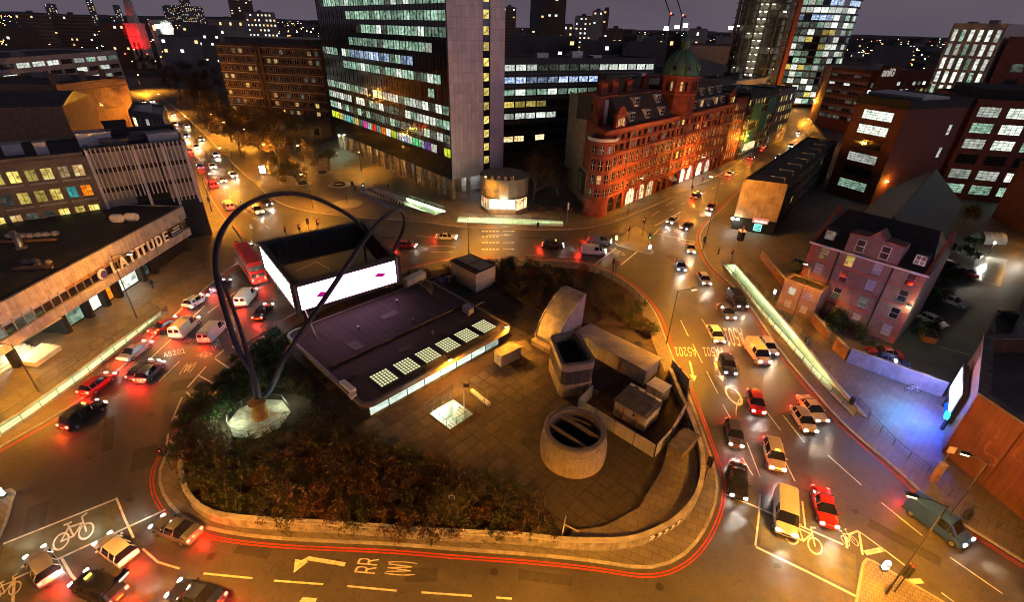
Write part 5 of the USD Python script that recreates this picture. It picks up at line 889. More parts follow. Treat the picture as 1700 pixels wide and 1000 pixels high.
# ---- louvred building and its yellow windowed neighbour
lv1 = P(352, 390)[:2]; HL = ZH(lv1, 236); lv0 = P(139, 252, HL)[:2]; lvd = unit(lv1 - lv0); lvin = unit(A([-.60, .80]))
M_rib = mat('silver_rib', (.42, .42, .45), .45, .2, 2); M_blind = mat('grey_blind', (.20, .195, .18), .7, .4, .5)
lv = thing('louvred_building', 'grey office block behind the shop roof with tall silver louvre fins', 'building', (*lv1, 0)); lq = [lv0, lv1, lv1 + lvin * 20, lv0 + lvin * 20]; g = MB(); g.prism(lq, .12, HL); put('wall', g, M_blk, lv); Lv = np.linalg.norm(lv1 - lv0)
for k in range(3):
    z = 8.6 + k * 3.55
    for j in range(3): g = MB(); g.slab(lerp(lv0, lv1, j / 3 + .012), lerp(lv0, lv1, (j + 1) / 3 - .012), .02, .1, z + .3, z + 3.0); put('blind_window', g, M_blind if (k, j) != (0, 1) else M_glass, lv)
for i in range(22):
    u = lerp(lv0, lv1, (i + .3) / 22); z = 8.3 if i > 14 else 10.4; g = MB(); g.slab(u - lvd * .09, u + lvd * .09, .1, .75, z, HL + .5); put('louvre_fin', g, M_rib, lv)
for u in (.02, .46, .75, .985): p = lerp(lv0, lv1, u); g = MB(); g.slab(p - lvd * .22, p + lvd * .22, .05, .85, 7.5, HL + .2); put('louvre_post', g, M_rib, lv)
g = MB(); g.slab(lv1, lv1 + lvin * 20, 0, .15, .12, HL); put('flank_wall', g, mat('dark_render', (.06, .05, .05), .8), lv)
for k, (u, v, sx, sy, h) in enumerate(((.12, 6, 5, 3.5, 2.2), (.3, 3, 4, 3, 1.2), (.35, 9, 3.5, 3, 3.2), (.62, 8, 9, 4, 1.0), (.8, 4, 5, 2.5, 1.4))): p = lerp(lv0, lv1, u) + lvin * v; g = MB(); g.box((*p, HL + h / 2), (sx, sy, h), dirx=lvd); g.box((*p, HL + h + .08), (sx + .3, sy + .3, .14), dirx=lvd); put('roof_plant', g, (M_steel, M_dark, M_blk, M_dark, M_steel)[k], lv)
g = MB(); g.prism(Polygon(lq).buffer(.05, join_style=2).difference(Polygon(lq).buffer(-.4, join_style=2)), HL, HL + .5); put('parapet', g, M_dark, lv)
yq1 = lv0 + lvd * -.3; yq0 = yq1 - lvd * 26; M_ymas = mat('brown_masonry', (.17, .135, .095), .85, .35, .9)
R = random.Random(4)
def ypick(r, c):
    if (r, c) == (1, 11): return LK['room_orange']
    if (r, c) == (1, 10): return LK['room_cyan']
    x = R.random(); return YEL if x < .72 else (DIM if x < .85 else LK['room_warm'])
yb = block('workshop_block', 'brown masonry block with bright yellow windows in two rows beside the louvre fins', [yq0, yq1, yq1 + lvin * 18, yq0 + lvin * 18], .12, HL - .6, M_ymas, faces=[(0, 3, 12, .7, .55, 7.2, HL - 1.2, ypick, 1, 0)], frame=M_dark, seed=2, depth=.3)
for k in range(7): u = yq0 + lvd * (26 * k / 6.0 - .0) ; g = MB(); g.slab(u - lvd * .35, u + lvd * .35, .2, .6, 5, HL - .6); put('pier', g, M_ymas, yb)
for z in (10.9, 14.6): g = MB(); g.slab(yq0, yq1, .28, .5, z, z + .3); put('sill_band', g, mat('pale_sill', (.28, .27, .24)), yb)
# ---- brown gable and others up the left road
bz = 20; b0, b1 = P(102, 140, bz)[:2], P(206, 128, bz)[:2]; bb = block('brown_brick_building', 'brown brick warehouse with a blank lit flank and dark roof near the left road', [A([-151, 170]), A([-150, 200]), A([-186, 206]), A([-187, 166])], .12, 19.5, M_brown, faces=[(0, 4, 5, .22, .4, 3, 18, lambda r, c: DIM if (r, c) == (2, 2) else None), (3, 4, 6, .4, .4, 3, 18, rng_pick(8, [(.2, WRM)]))], plant=3, seed=5)
g = MB(); g.slab(A([-151, 170]), A([-150, 200]), .1, .5, 17.2, 17.6); g.slab(A([-151, 170]), A([-150, 200]), .1, .4, 10.2, 10.5); put('string_course', g, M_brown, bb)
for u in (.15, .55, .85): p = lerp(A([-151, 170]), A([-150, 200]), u) + A([-4, 0]); g = MB(); g.box((*p, 21), (1.8, 1.1, 4), .3); ch = put('chimney', g, M_brown, bb)
block('pale_office_block', 'low office with pale bands and white lit windows at the left edge', [A([-190, 196]), A([-203, 206]), A([-211, 282]), A([-245, 286]), A([-240, 190])][1:4] + [A([-240, 198])], .12, 24, mat('pale_band', (.30, .29, .31), .7), faces=[(0, 5, 9, .82, .48, 4, 23.5, rng_pick(3, [(.5, WHT), (.7, GRN)]), 3, 1)], frame=M_steel, plant=4, seed=8)
hq = [A([-156, 138]), A([-132, 148]), A([-143, 173]), A([-167, 163])]; hb = block('tiled_roof_workshop', 'low brick workshop with a shallow grey tiled roof behind the yellow windows', hq, .12, 17, M_brown, parapet=0)
g = MB(); mid0, mid1 = lerp(hq[0], hq[3], .5), lerp(hq[1], hq[2], .5); g.add([(*hq[0], 17.0), (*hq[1], 17.0), (*mid1, 19.8), (*mid0, 19.8), (*hq[2], 17.0), (*hq[3], 17.0)], [[0, 1, 2, 3], [3, 2, 4, 5]]); g.add([(*hq[1], 17), (*hq[2], 17), (*mid1, 19.8), (*hq[3], 17), (*hq[0], 17), (*mid0, 19.8)], [[0, 1, 2], [3, 4, 5]]); put('tiled_roof', g, M_slate, hb)
for k in range(7): z = 17.3 + k * .36; g = MB(); a_, b_ = lerp(hq[0], mid0, (k + .6) / 7.4), lerp(hq[1], mid1, (k + .6) / 7.4); g.tube([(*a_, 17.05 + (k + .6) / 7.4 * 2.8), (*b_, 17.05 + (k + .6) / 7.4 * 2.8)], .07, 4); put('tile_course', g, M_steel, hb)
rq = [A([-100, 131]), A([-88, 126]), A([-97, 141]), A([-109, 146])]; rb = block('roof_extension_block', 'small block with two white lit windows and a pale roof by the left road', rq, .12, 18.5, M_greyb, roof=M_steel, faces=[(0, 1, 5, .55, .6, 14.6, 18.2, lambda r, c: (LK['shop_warm'], M_glass, LK['room_white'], M_glass, M_glass)[c])], frame=M_wf, plant=2, seed=3)
# ---- brick apartments with white bands
ap1 = P(553, 226)[:2]; ap0 = P(392, 212)[:2]; HA = 31.5; M_apt = mat('apartment_brick', (.105, .055, .036), .85, .3, .8)
ad = unit(ap1 - ap0); ain = A([-ad[1], ad[0]]); Lap = np.linalg.norm(ap1 - ap0); recess = ap0 + ad * Lap * .38
apq = [ap0, recess, recess + ain * 3.5, ap1 + ain * 3.5 * 0 + ain * 3.5, ap1 + ain * 22, ap0 + ain * 30]
apq = [ap0, ap1, ap1 + ain * 22, ap0 + ain * 26]
apt = block('brick_apartments', 'eight storey brown brick apartment block with white floor bands left of the glass tower', apq, .12, HA, M_apt, faces=[(0, 8, 15, .55, .5, 6.5, HA - .4, rng_pick(21, [(.12, WRM), (.17, YEL), (.28, DIM)]), 1, 0), (3, 8, 8, .5, .5, 6.5, HA - .4, rng_pick(22, [(.35, WRM), (.5, DIM)]), 1, 0)], frame=M_wf, plant=3, seed=4, depth=.25)
for k in range(9): z = 6.4 + k * (HA - 6.9) / 8; g = MB(); g.slab(apq[0], apq[1], .2, .45, z, z + .25); g.slab(apq[3], apq[0], .2, .45, z, z + .25); put('floor_band', g, mat('white_band', (.36, .33, .30), .7), apt)
g = MB(); g.prism([lerp(apq[0], apq[1], .02) + ain * 4, lerp(apq[0], apq[1], .98) + ain * 4, apq[2] - ain * 4, apq[3] - ain * 6], HA, HA + 2.6); g2 = put('penthouse', g, M_greyb, apt); g = MB(); g.prism(Polygon([lerp(apq[0], apq[1], 0) + ain * 3, lerp(apq[0], apq[1], 1) + ain * 3, apq[2] - ain * 3, apq[3] - ain * 5]), HA + 2.6, HA + 2.9, bottom=True); put('penthouse_roof', g, M_steel, g2)
for sx in (.38, .42): p = lerp(ap0, ap1, sx); g = MB(); g.slab(p, p + ad * 1.2, .3, .9, 6, HA); put('stair_bay', g, M_apt, apt)
po = [ap0 + ad * Lap * .45 - ain * 8, ap1 - ain * 7, ap1 - ain * .6, ap0 + ad * Lap * .45 - ain * .6]; pb_ = block('shop_podium', 'low lit shop podium at the foot of the brown apartments', po, .12, 6.0, M_brown, faces=[(0, 1, 7, .7, .6, .5, 5.0, rng_pick(2, [(.4, DIM), (.6, WRM)]))], plant=0)
# ---- long office beside the tower
of0, of1 = A([-8, 158]), A([47, 186]); HO = 31.5
R = random.Random(14)
def opick(r, c):
    if r == 7: return (WHT if R.random() < .8 else GRN) if c < 4 or c > 9 else DIM
    if r == 6: return BLU if c < 11 else M_glass
    if r == 5: return (GRN if R.random() < .6 else WHT) if c < 9 else DIM
    if r == 4: return YEL if c < 5 else (DIM if R.random() < .3 else M_glass)
    if r == 3: return WHT if c < 6 else M_glass
    if r == 1: return LK['shop_warm'] if c in (0, 1, 2, 4) else M_glass
    return WRM if R.random() < .08 else M_glass
ofb = block('long_office_block', 'long dark office block with bright strip windows right of the tall tower', depthpoly(of0, of1, 20), .12, HO, mat('dark_office_wall', (.055, .048, .042), .7), faces=[(0, 8, 16, .9, .5, 3.5, HO - .3, opick, 2, 0)], frame=M_dark, plant=5, seed=6)
n_ = unit(of1 - of0)
for k in range(8): z = 3.5 + k * (HO - 3.8) / 8; g = MB(); g.slab(of0, of1, .12, .4, z - .1, z + .15); put('floor_band', g, mat('office_band', (.16, .13, .10)), ofb)
block('stair_tower_block', 'plain beige block with two narrow windows in front of the long office', [A([31, 152]), A([44, 158]), A([40, 168]), A([27, 162])], .12, 27.5, mat('beige_render', (.26, .22, .16), .85), faces=[(0, 4, 4, .22, .5, 14, 27, lambda r, c: M_glass if (c in (1, 2)) else None)], frame=M_wf, plant=2, seed=9)
block('rear_mansion_block', 'dark mansard house with a few lit windows behind the green dome', [A([34, 168]), A([62, 196]), A([50, 208]), A([22, 180])], .12, 27, M_dbrick, faces=[(0, 5, 8, .4, .5, 8, 26.5, rng_pick(30, [(.3, WHT), (.4, WRM)]))], frame=M_wf, plant=4, seed=10)
# ---- round kiosk
kc = A([-2.7, 119.0]); kk = thing('round_kiosk', 'round brown drum kiosk with three glowing shopfront windows on the plaza', 'kiosk', (*kc, 0)); M_kio = mat('kiosk_drum', (.17, .13, .10), .6, .3, 1.2)
k8 = lambda r, z: [(kc + r * A([math.cos(x), math.sin(x)])) for x in np.arange(16) * math.pi / 8 + math.pi / 16]
g = MB(); g.prism(k8(6.0, 0), 4.2, 8.3, bottom=True); put('drum', g, M_kio, kk); g = MB(); g.prism(k8(5.0, 0), .12, 4.2); put('base', g, M_blk, kk); g = MB(); g.prism(Polygon(k8(6.2, 0)), 8.3, 8.6, bottom=True); put('roof_rim', g, M_dkroof, kk)
for k, (a_, b_, mm) in enumerate((((-5.6, -1.6), (-3.6, -5.2), 'shop_warm'), ((-3.5, -5.2), (2.9, -5.2), 'shop_white'), ((3.0, -5.2), (5.6, -2.0), 'shop_warm'))):
    p, q_ = kc + A(a_), kc + A(b_); g = MB(); g.slab(p, q_, -.1, .15, 1.4 if k == 1 else 1.0, 3.9); w = put('shopfront', g, LK[mm], kk); g = MB(); g.slab(p, q_, .1, .5, 3.9, 4.2); put('lintel', g, M_dark, w); g = MB(); g.slab(p, q_, -.1, .3, .12, 1.0 if k != 1 else 1.35); put('counter', g, M_brown, w)
    g = MB(); [g.slab(lerp(p, q_, u), lerp(p, q_, u + .02), .15, .22, 1.0, 3.9) for u in (0, .33, .66, .98)]; put('shopfront_bar', g, M_dark, w)
g = MB(); g.box((*(kc + A([-4.4, -4.3])), 3.2), (.7, .3, .9), dirx=(1, -1.6)); put('red_sign', g, LK['signal_red'] if 'signal_red' in LK else M_signal_red, kk); g = MB(); g.box((*(kc + A([3.8, -4.6])), 3.3), (1.0, .3, .7), dirx=(1, 1.2)); put('red_sign', g, M_signal_red, kk)
lamp((kc[0], kc[1] - 6.2, 3.4), 420, (1, .88, .6), .3)
u = -3.2
for ch in 'anad': wall_text(ch, 1.1, kc + A([u, -5.6]), A([1.0, 0]), A([0, -1.0]), 8.65, 0, mat('letter_copper', (.35, .2, .12)), kk, 'roof_letter', depth=.15, bold=True); u += 1.55
# ---- along the right of the upper road beyond the mansion block
s1 = c1 + fd * 1.0; s2 = P(1222, 262)[:2] + A([0, 0]); s3 = P(1258, 232)[:2]; s4 = P(1272, 205)[:2]
block('banded_brick_block', 'tall narrow red brick house striped with white stone after the mansion block', [s1, s1 + fd * 11, s1 + fd * 11 + inn * 14, s1 + inn * 14], .12, 21, M_redb, faces=[(0, 6, 5, .5, .55, 1.2, 20.5, rng_pick(31, [(.25, WRM), (.35, YEL)]), 1, 1)], frame=M_wf, plant=2, seed=1)
sc0 = s1 + fd * 12; sc1 = s1 + fd * 42; sc = block('scaffolded_building', 'dark house wrapped in green netting and scaffolding beside the upper road', [sc0, sc1, sc1 + inn * 16, sc0 + inn * 16], .12, 22, mat('netted_wall', (.04, .06, .045), .9), faces=[(0, 6, 10, .5, .5, 1, 21, rng_pick(33, [(.2, YEL), (.3, WRM)]))], plant=3, seed=12)
for k in range(8): z = 2.2 + k * 2.6; g = MB(); g.slab(sc0, sc1, 1.0, 1.1, z, z + .12); g.slab(sc0, sc1, .3, 1.2, z - .08, z); put('scaffold_lift', g, M_steel, sc)
for k in range(16): p = lerp(sc0, sc1, k / 15); g = MB(); g.cyl(*(p + fn * 1.1), .12, 22.5, .06, 5); put('scaffold_standard', g, M_steel, sc)
g = MB(); [g.slab(lerp(sc0, sc1, u), lerp(sc0, sc1, u + .3), 1.2, 1.22, z, z + 6) for u, z in ((.05, 4), (.4, 9), (.6, 14), (.1, 13))]; put('netting', g, mat('green_netting', (.05, .22, .13), .9), sc)
ya0 = sc0 + fn * 1.4 + fd * 1; g = MB(); g.box((*(ya0 + fd * 6), 4.5), (9, 1.2, 2.2), dirx=fd); put('site_lights', g, LK['shop_warm'], sc)
block('corner_house', 'slate roofed corner house with two lit dormers near the far bend of the upper road', [sc1 + fd * 2, sc1 + fd * 24, sc1 + fd * 24 + inn * 15, sc1 + fd * 2 + inn * 15], .12, 21, M_greyb, faces=[(0, 5, 7, .5, .55, 1, 20, rng_pick(35, [(.4, YEL), (.55, WHT)]))], frame=M_wf, plant=2, seed=13)
# ---- two towers by the far bend: one under construction, one glazed
cq = [A([128, 337]), A([152, 319]), A([171, 349]), A([147, 366])]; ct = thing('unfinished_tower', 'unfinished concrete tower with bare lit floors and scaffold hoists', 'tower', (*cq[0], 0)); g = MB(); g.prism(Polygon(cq).buffer(-4, join_style=2), .1, 74); put('core', g, mat('raw_concrete', (.22, .20, .16), .9, .3, .3), ct); M_work = emit('work_lamp', (1, .97, .8), 22)
for k in range(20):
    z = 4 + k * 3.7; g = MB(); g.prism(Polygon(cq), z, z + .4, bottom=True); put('floor_slab', g, mat('raw_concrete', ()), ct)
    for e in range(2):
        for j in range(8):
            p = lerp(cq[e], cq[(e + 1) % 4], (j + .5) / 8); 
            if e == 0 or j % 2: g = MB(); g.box((*(p + unit(Polygon(cq).centroid.coords[0] - p) * 2), z - .5), (1.2, .5, .25)); (put('work_lamp', g, M_work, ct) if (j in (3, 4) or (j * 7 + k * 3) % 11 == 0) else None)
for e in range(4):
    for j in range(5): p = lerp(cq[e], cq[(e + 1) % 4], j / 5 + .02); p = p + unit(Polygon(cq).centroid.coords[0] - p) * 1; g = MB(); g.box((*p, 37), (.9, .9, 74)); put('column', g, mat('raw_concrete', ()), ct)
p = lerp(cq[1], cq[2], .1) + A([2.5, -2]); g = MB(); g.box((*p, 35), (2.4, 2.4, 70)); put('hoist', g, mat('hoist_orange', (.42, .10, .03)), ct)
gt = thing('glazed_curved_tower', 'curved glazed tower with bright white office floors beside the unfinished one', 'tower', (178, 330, 0)); cc = A([184, 352]); ax_, bx_ = 27, 20; el = lambda s: [cc + A([ax_ * s * math.cos(t) * .9 - bx_ * s * math.sin(t) * .2, ax_ * s * math.cos(t) * .25 + bx_ * s * math.sin(t)]) for t in np.linspace(0, 2 * math.pi, 36, endpoint=False)]
g = MB(); g.prism(el(.97), .1, 66); put('core', g, M_curt, gt); R = random.Random(9)
for k in range(17):
    z = 2 + k * 3.8; g = MB(); g.prism(Polygon(el(1.02)), z, z + .5, bottom=True); put('floor_band', g, mat('tower_band', (.12, .125, .13), .4), gt); e = el(1.0)
    for j in range(36):
        p, q_ = e[j], e[(j + 1) % 36]; mx = (p + q_) / 2
        if (mx - cc) @ unit(-cc) < 2: continue
        x = R.random(); hi = k >= 13; mm = WHT if (hi and k not in (14,) and x < .85) else (WHT if x < .22 else (GRN if x < .42 else (YEL if x < .5 else (DIM if x < .75 else None))))
        if k in (12, 14) and x > .3: mm = BLU if x > .8 else None
        if mm is not None: g = MB(); g.slab(lerp(p, q_, .06), lerp(p, q_, .94), -.2, .0, z + .7, z + 3.4); put('window', g, mm, gt)
g = MB(); g.prism(Polygon(el(1.0)), 66, 70); put('crown', g, mat('blue_glass_crown', (.02, .025, .06), .15), gt)
hw = block('white_hoarded_block', 'low white hoarded block between the scaffolded house and the towers', [A([118, 288]), A([150, 322]), A([128, 350]), A([92, 318])], .1, 17, mat('white_sheeting', (.48, .47, .44), .7), plant=4, seed=4)
# ---- brick office with sign
aq0 = P(1352, 208)[:2]; aq1 = P(1412, 222)[:2]; a2 = A([205, 262]); HG = 26.5; M_anig = mat('orange_brick', (.30, .12, .065), .85, .25, .9); M_anig2 = mat('red_brown_brick', (.20, .06, .035), .85, .25, .9)
an = block('signed_brick_office', 'orange brick office with white roof lettering near the far bend', [aq0, aq1, a2, A([195, 300]), A([165, 292])], .12, HG, M_anig2, faces=[(0, 6, 5, .8, .4, 4, HG - .3, rng_pick(41, [(.12, WHT), (.6, DIM)])), (1, 6, 13, .6, .5, 4, HG - 3.4, rng_pick(42, [(.45, WHT), (.6, YEL), (.7, DIM)]))], frame=M_wf, plant=3, seed=6)
ad_ = unit(a2 - aq1); an_ = A([ad_[1], -ad_[0]]); g = MB(); g.slab(aq1 + ad_ * 4.5, aq1 + ad_ * 19, .15, .6, 6, HG + 2.4); put('sign_bay', g, M_anig, an)
for k in range(6): g = MB(); z = 4.2 + k * 3.6; g.slab(aq0, aq1, .15, .4, z + 2.3, z + 3.6); put('spandrel_band', g, mat('pink_band', (.36, .20, .14)), an)
wall_text('aniG', 3.0, aq1 + ad_ * 6.0, ad_, an_, HG - 1.6, .62, emit('dim_sign_white', (.9, .85, .75), .42), an, 'letter', depth=.2, bold=True)
for k in range(5): g = MB(); g.slab(aq1 + ad_ * 2.0, aq1 + ad_ * 3.4, .16, .2, 4 + k * 4, 6 + k * 4); put('stair_window', g, YEL if k % 2 else DIM, an)
# ---- white gridded office and its brick side
wg0 = A([166.4, 216]); wg1 = A([176, 203]); wq = [wg0, wg1, wg1 + A([30, 18]), wg0 + A([30, 18])]; 
wg = block('white_grid_office', 'white framed office with tall bright window slots at the right edge', wq, .12, 45, mat('white_frame_wall', (.50, .43, .38), .7), faces=[(0, 5, 6, .5, .8, 20, 44, lambda r, c: WHT if (c + r) % 5 else GRN)], plant=2, seed=3, depth=.5)
bq = [A([177.5, 202]), A([250, 180]), A([262, 222]), A([222, 226])]; block('tall_brick_office', 'tall dark red brick office with sparse slot windows beside the white grid front', bq, .12, 41, M_anig2, faces=[(0, 6, 6, .3, .55, 4, 34, rng_pick(44, [(.08, WHT), (.3, DIM)]), 0, 1)], frame=M_dark, plant=3, seed=2)
block('stepped_brick_tower', 'stepped red brick tower top rising at the right edge of the skyline', [A([262, 200]), A([300, 196]), A([305, 240]), A([268, 245])], .12, 52, M_anig2, faces=[(0, 10, 7, .5, .5, 4, 50, rng_pick(45, [(.05, WHT), (.3, DIM)]))], plant=2, seed=7)
# ---- large window brick offices on the right
rp = lambda px, py, z: P(px, py, z)[:2]
oq0 = P(1398, 318)[:2]; oq1 = P(1425, 332)[:2]; Rr_ = random.Random(17)
b1q = [A([92, 142]), A([97.5, 130]), A([123, 141]), A([118, 160])]; oa = block('blank_brick_block', 'plain dark red brick block with one strip of gridded windows and a dark roof', b1q, .12, 24.5, M_dbrick, faces=[(0, 6, 1, .62, .62, 2, 24, lambda r, c: (GRN, M_glass, WHT, M_glass, WHT, WHT)[r], 3, 3)], frame=M_dark, plant=0, seed=1)
od = unit(b1q[2] - b1q[1]); g = MB(); g.prism(Polygon(b1q).buffer(.3, join_style=2), 24.6, 26.6, bottom=True); put('dark_attic', g, M_blk, oa); g = MB(); g.prism([lerp(b1q[0], b1q[3], .15) + od * 0, lerp(b1q[1], b1q[2], .15), lerp(b1q[1], b1q[2], .55), lerp(b1q[0], b1q[3], .55)], 26.6, 27.2); put('glazed_roof', g, mat('pale_roof_glass', (.25, .29, .30), .3), oa)
for k, z in enumerate((17.5, 11.5)): g = MB(); g.slab(b1q[1] + od * 20.5, b1q[1] + od * 21.6, .02, .1, z, z + 2.6); put('slot_window', g, WHT, oa)
p = b1q[1] + od * 3; g = MB(); g.box((*(p + A([od[1], -od[0]]) * .25), 6.3), (.5, .4, .3)); put('wall_lamp', g, M_lamp, oa); lamp((*(p + A([od[1], -od[0]]) * .9), 6.0), 280, SODIUM, .12)
b2q = [A([122, 139.5]), A([160, 128]), A([170, 160]), A([132, 168])]; Rw = random.Random(23)
def bigpick(r, c): return (LK['room_white'] if Rw.random() < .75 else GRN) if r != 2 or c in () else (M_glass if Rw.random() < .8 else DIM)
ob = block('gridded_window_office', 'dark brick office with rows of large bright gridded windows on the right', b2q, .12, 26, M_dbrick, faces=[(0, 6, 6, .74, .62, 1.0, 25.5, bigpick, 3, 3)], frame=M_dark, plant=4, seed=11)
g = MB(); g.prism([b2q[0] + A([2, 3]), b2q[1] + A([-2, 4]), b2q[2] - A([3, 3]), b2q[3] - A([-3, 3])], 26, 28.8); put('attic', g, M_blk, ob)
cq_ = [A([112, 113]), A([141, 102]), A([150, 122]), A([120, 133])]; oc_ = block('courtyard_wing', 'orange lit brick wing with tall yellow gridded windows beside the car park', [A([118, 98]), A([150, 92]), A([155, 118]), A([124, 122])], .12, 14, M_dbrick, faces=[(0, 3, 5, .5, .7, .8, 13.5, lambda r, c: YEL if c in (1,) else (M_glass if c != 2 else WRM), 2, 3)], frame=M_dark, plant=2, seed=12)
lamp((113, 101, 5), 380, SODIUM, .15)
# ---- gabled brick dormitory
M_dorm = mat('dormitory_brick', (.21, .135, .10), .9, .3, 1.3, bump=.35, bscale=14); M_dred = mat('dormitory_red', (.33, .085, .05), .85, .25, 1.5)
h0 = P(1483, 572)[:2]; hz = ZH(h0, 458); h1 = P(1349, 402, hz)[:2]; hd_ = unit(h0 - h1); hin = A([-hd_[1], hd_[0]]); Lh = np.linalg.norm(h0 - h1)
if hin @ A([1, 1]) < 0: hin = -hin
dq = [h1, h0, h0 + hin * 13, h1 + hin * 13]; dm_ = thing('brick_dormitory', 'four storey brick dormitory with white sash windows, red bands and a central gable', 'building', (*h0, 0)); g = MB(); g.prism(dq, .12, hz); put('wall', g, M_dorm, dm_)
wl = MB(); rowz = [(1.0, 2.7), (3.9, 5.6), (6.8, 8.5), (9.4, hz - .35)]; colz = [(1.6, 2.7), (5.2, 6.3), (8.9, 10.0), (13.0, 14.1)] if Lh > 14.4 else [(Lh * f_ - .55, Lh * f_ + .55) for f_ in (.13, .38, .63, .88)]
Rd = random.Random(6)
def dpick(r, c): return YEL if (r, c) == (3, 1) else (LK['room_warm'] if (r, c) == (3, 0) else (mat('net_curtain', (.34, .33, .36), .7) if Rd.random() < .5 else (LK['room_dim'] if Rd.random() < .3 else M_glass)))
facade(dm_, wl, h1, h0, rowz, colz, dpick, .16, M_wf, 0, 1, sill=1); wl.slab(h1, h0, 0, .16, .12, rowz[0][0]); wl.slab(h1, h0, 0, .16, rowz[-1][1], hz); put('facing_brick', wl, M_dorm, dm_)
for z in (3.2, 6.1, 8.9): g = MB(); g.slab(h1, h0, .1, .2, z, z + .28); put('red_band', g, M_dred, dm_)
for k in range(22):
    for pp, s_ in ((h1, 1), (h0, -1)): g = MB(); w_ = .9 if k % 2 else .6; a_ = pp; b_ = pp + hd_ * w_ * s_; a_, b_ = (a_, b_) if s_ > 0 else (b_, a_); g.slab(a_, b_, .12, .21, .15 + k * (hz - .3) / 22, .15 + (k + .95) * (hz - .3) / 22); put('quoin', g, M_dred, dm_)
for f_ in (.27, .74): g = MB(); p = h1 + hd_ * Lh * f_; g.slab(p - hd_ * .09, p + hd_ * .09, .16, .34, .15, hz); put('downpipe', g, M_blk, dm_)
g = MB(); g.slab(h1 - hd_ * .3, h0 + hd_ * .3, .15, .5, hz - .12, hz + .12); put('gutter', g, M_wf, dm_)
rz_ = hz + 4.6; g = MB(); e0, e1x = h1 - hd_ * .2 - hin * .1, h0 + hd_ * .2 - hin * .1; k0, k1 = h1 + hin * 6.5 + hd_ * 1.5, h0 + hin * 6.5 - hd_ * 1.5; f0, f1 = h1 + hin * 13.2, h0 + hin * 13.2
g.add([(*e0, hz + .1), (*e1x, hz + .1), (*k1, rz_), (*k0, rz_), (*f1, hz + .1), (*f0, hz + .1)], [[0, 1, 2, 3], [3, 2, 4, 5]]); g.add([(*e1x, hz + .1), (*f1, hz + .1), (*k1, rz_), (*f0, hz + .1), (*e0, hz + .1), (*k0, rz_)], [[0, 1, 2], [3, 4, 5]]); put('roof', g, M_slate, dm_)
gu0, gu1 = Lh * .30, Lh * .76; gm = (gu0 + gu1) / 2; poly = [(gu0, hz), (gu1, hz), (gu1, hz + 3.0), (gm + 1.0, hz + 3.1), (gm, hz + 4.3), (gm - 1.0, hz + 3.1), (gu0, hz + 3.0)]
hn = -hin; kk_ = np.array(poly); X = lambda o, pl: np.c_[h1[0] + hd_[0] * pl[:, 0] + hn[0] * o, h1[1] + hd_[1] * pl[:, 0] + hn[1] * o, pl[:, 1]]; g = onwall(poly, h1, hd_, hn, .12); m_ = len(kk_); g.add(np.vstack([X(-2.6, kk_), X(.12, kk_)]), [[i, (i + 1) % m_, (i + 1) % m_ + m_, i + m_] for i in range(m_)]); gb_ = put('central_gable', g, M_dorm, dm_)
for i in range(2, 6): a_, b_ = kk_[i], kk_[i + 1]; g = MB(); g.tube([X(.12, a_[None])[0], X(.12, b_[None])[0]], .13, 4); put('gable_coping', g, M_dred, gb_)
for f_ in (.42, .63): u = Lh * f_; g = MB(); g.slab(h1 + hd_ * (u - .55), h1 + hd_ * (u + .55), .13, .17, hz + .6, hz + 2.4); w = put('window', g, M_glass, gb_); f = MB(); [f.slab(h1 + hd_ * (u + o - .05), h1 + hd_ * (u + o + .05), .17, .24, hz + .55, hz + 2.45) for o in (-.55, .55)]; [f.slab(h1 + hd_ * (u - .6), h1 + hd_ * (u + .6), .17, .23, z, z + .1) for z in (hz + .5, hz + 1.45, hz + 2.4)]; put('window_frame', f, M_wf, gb_)
for f_ in (.13, .90): u = Lh * f_; p = h1 + hd_ * u + hin * 1.3; g = MB(); g.box((*p, hz + 1.7), (1.5, 1.8, 1.5), dirx=hd_); w = put('dormer', g, M_slate, dm_); g = MB(); g.slab(p - hd_ * .6 + hn * .92, p + hd_ * .6 + hn * .92, 0, .04, hz + 1.05, hz + 2.3); put('dormer_window', g, LK['room_dim'], w); f = MB(); [f.slab(p + hd_ * (o - .06) + hn * .95, p + hd_ * (o + .06) + hn * .95, 0, .06, hz + 1.0, hz + 2.35) for o in (-.6, 0, .6)]; [f.slab(p - hd_ * .65 + hn * .95, p + hd_ * .65 + hn * .95, 0, .05, z, z + .1) for z in (hz + .98, hz + 1.6, hz + 2.26)]; put('dormer_frame', f, M_wf, w)
for s_, pp in ((0, h1), (1, h0)): g = MB(); q_ = pp + (hd_ * .15 if s_ == 0 else -hd_ * .15); g.add([(*(q_ - hd_ * .2 + hn * .3), hz), (*(q_ + hd_ * .2 + hn * .3), hz), (*(q_ + hd_ * .2 + hin * 6.5), rz_ + .3), (*(q_ - hd_ * .2 + hin * 6.5), rz_ + .3)], [[0, 1, 2, 3]]); g.add([(*(q_ - hd_ * .2 + hin * 13.3), hz), (*(q_ + hd_ * .2 + hin * 13.3), hz), (*(q_ + hd_ * .2 + hin * 6.5), rz_ + .3), (*(q_ - hd_ * .2 + hin * 6.5), rz_ + .3)], [[0, 1, 2, 3]]); put('verge', g, M_dred, dm_)
wb = block('entrance_wing', 'small orange lit brick entrance wing at the left foot of the dormitory', [h1 + hd_ * -1.0 + hn * 3.4, h1 + hd_ * 4.6 + hn * 3.4, h1 + hd_ * 4.6 + hn * .25, h1 + hd_ * -1.0 + hn * .25], .12, 5.4, M_dorm, faces=[(0, 2, 2, .4, .55, .6, 5.2, lambda r, c: GRN if r == 1 and c == 0 else mat('net_curtain', ()), 0, 1)], frame=M_wf, plant=0, parapet=.3)
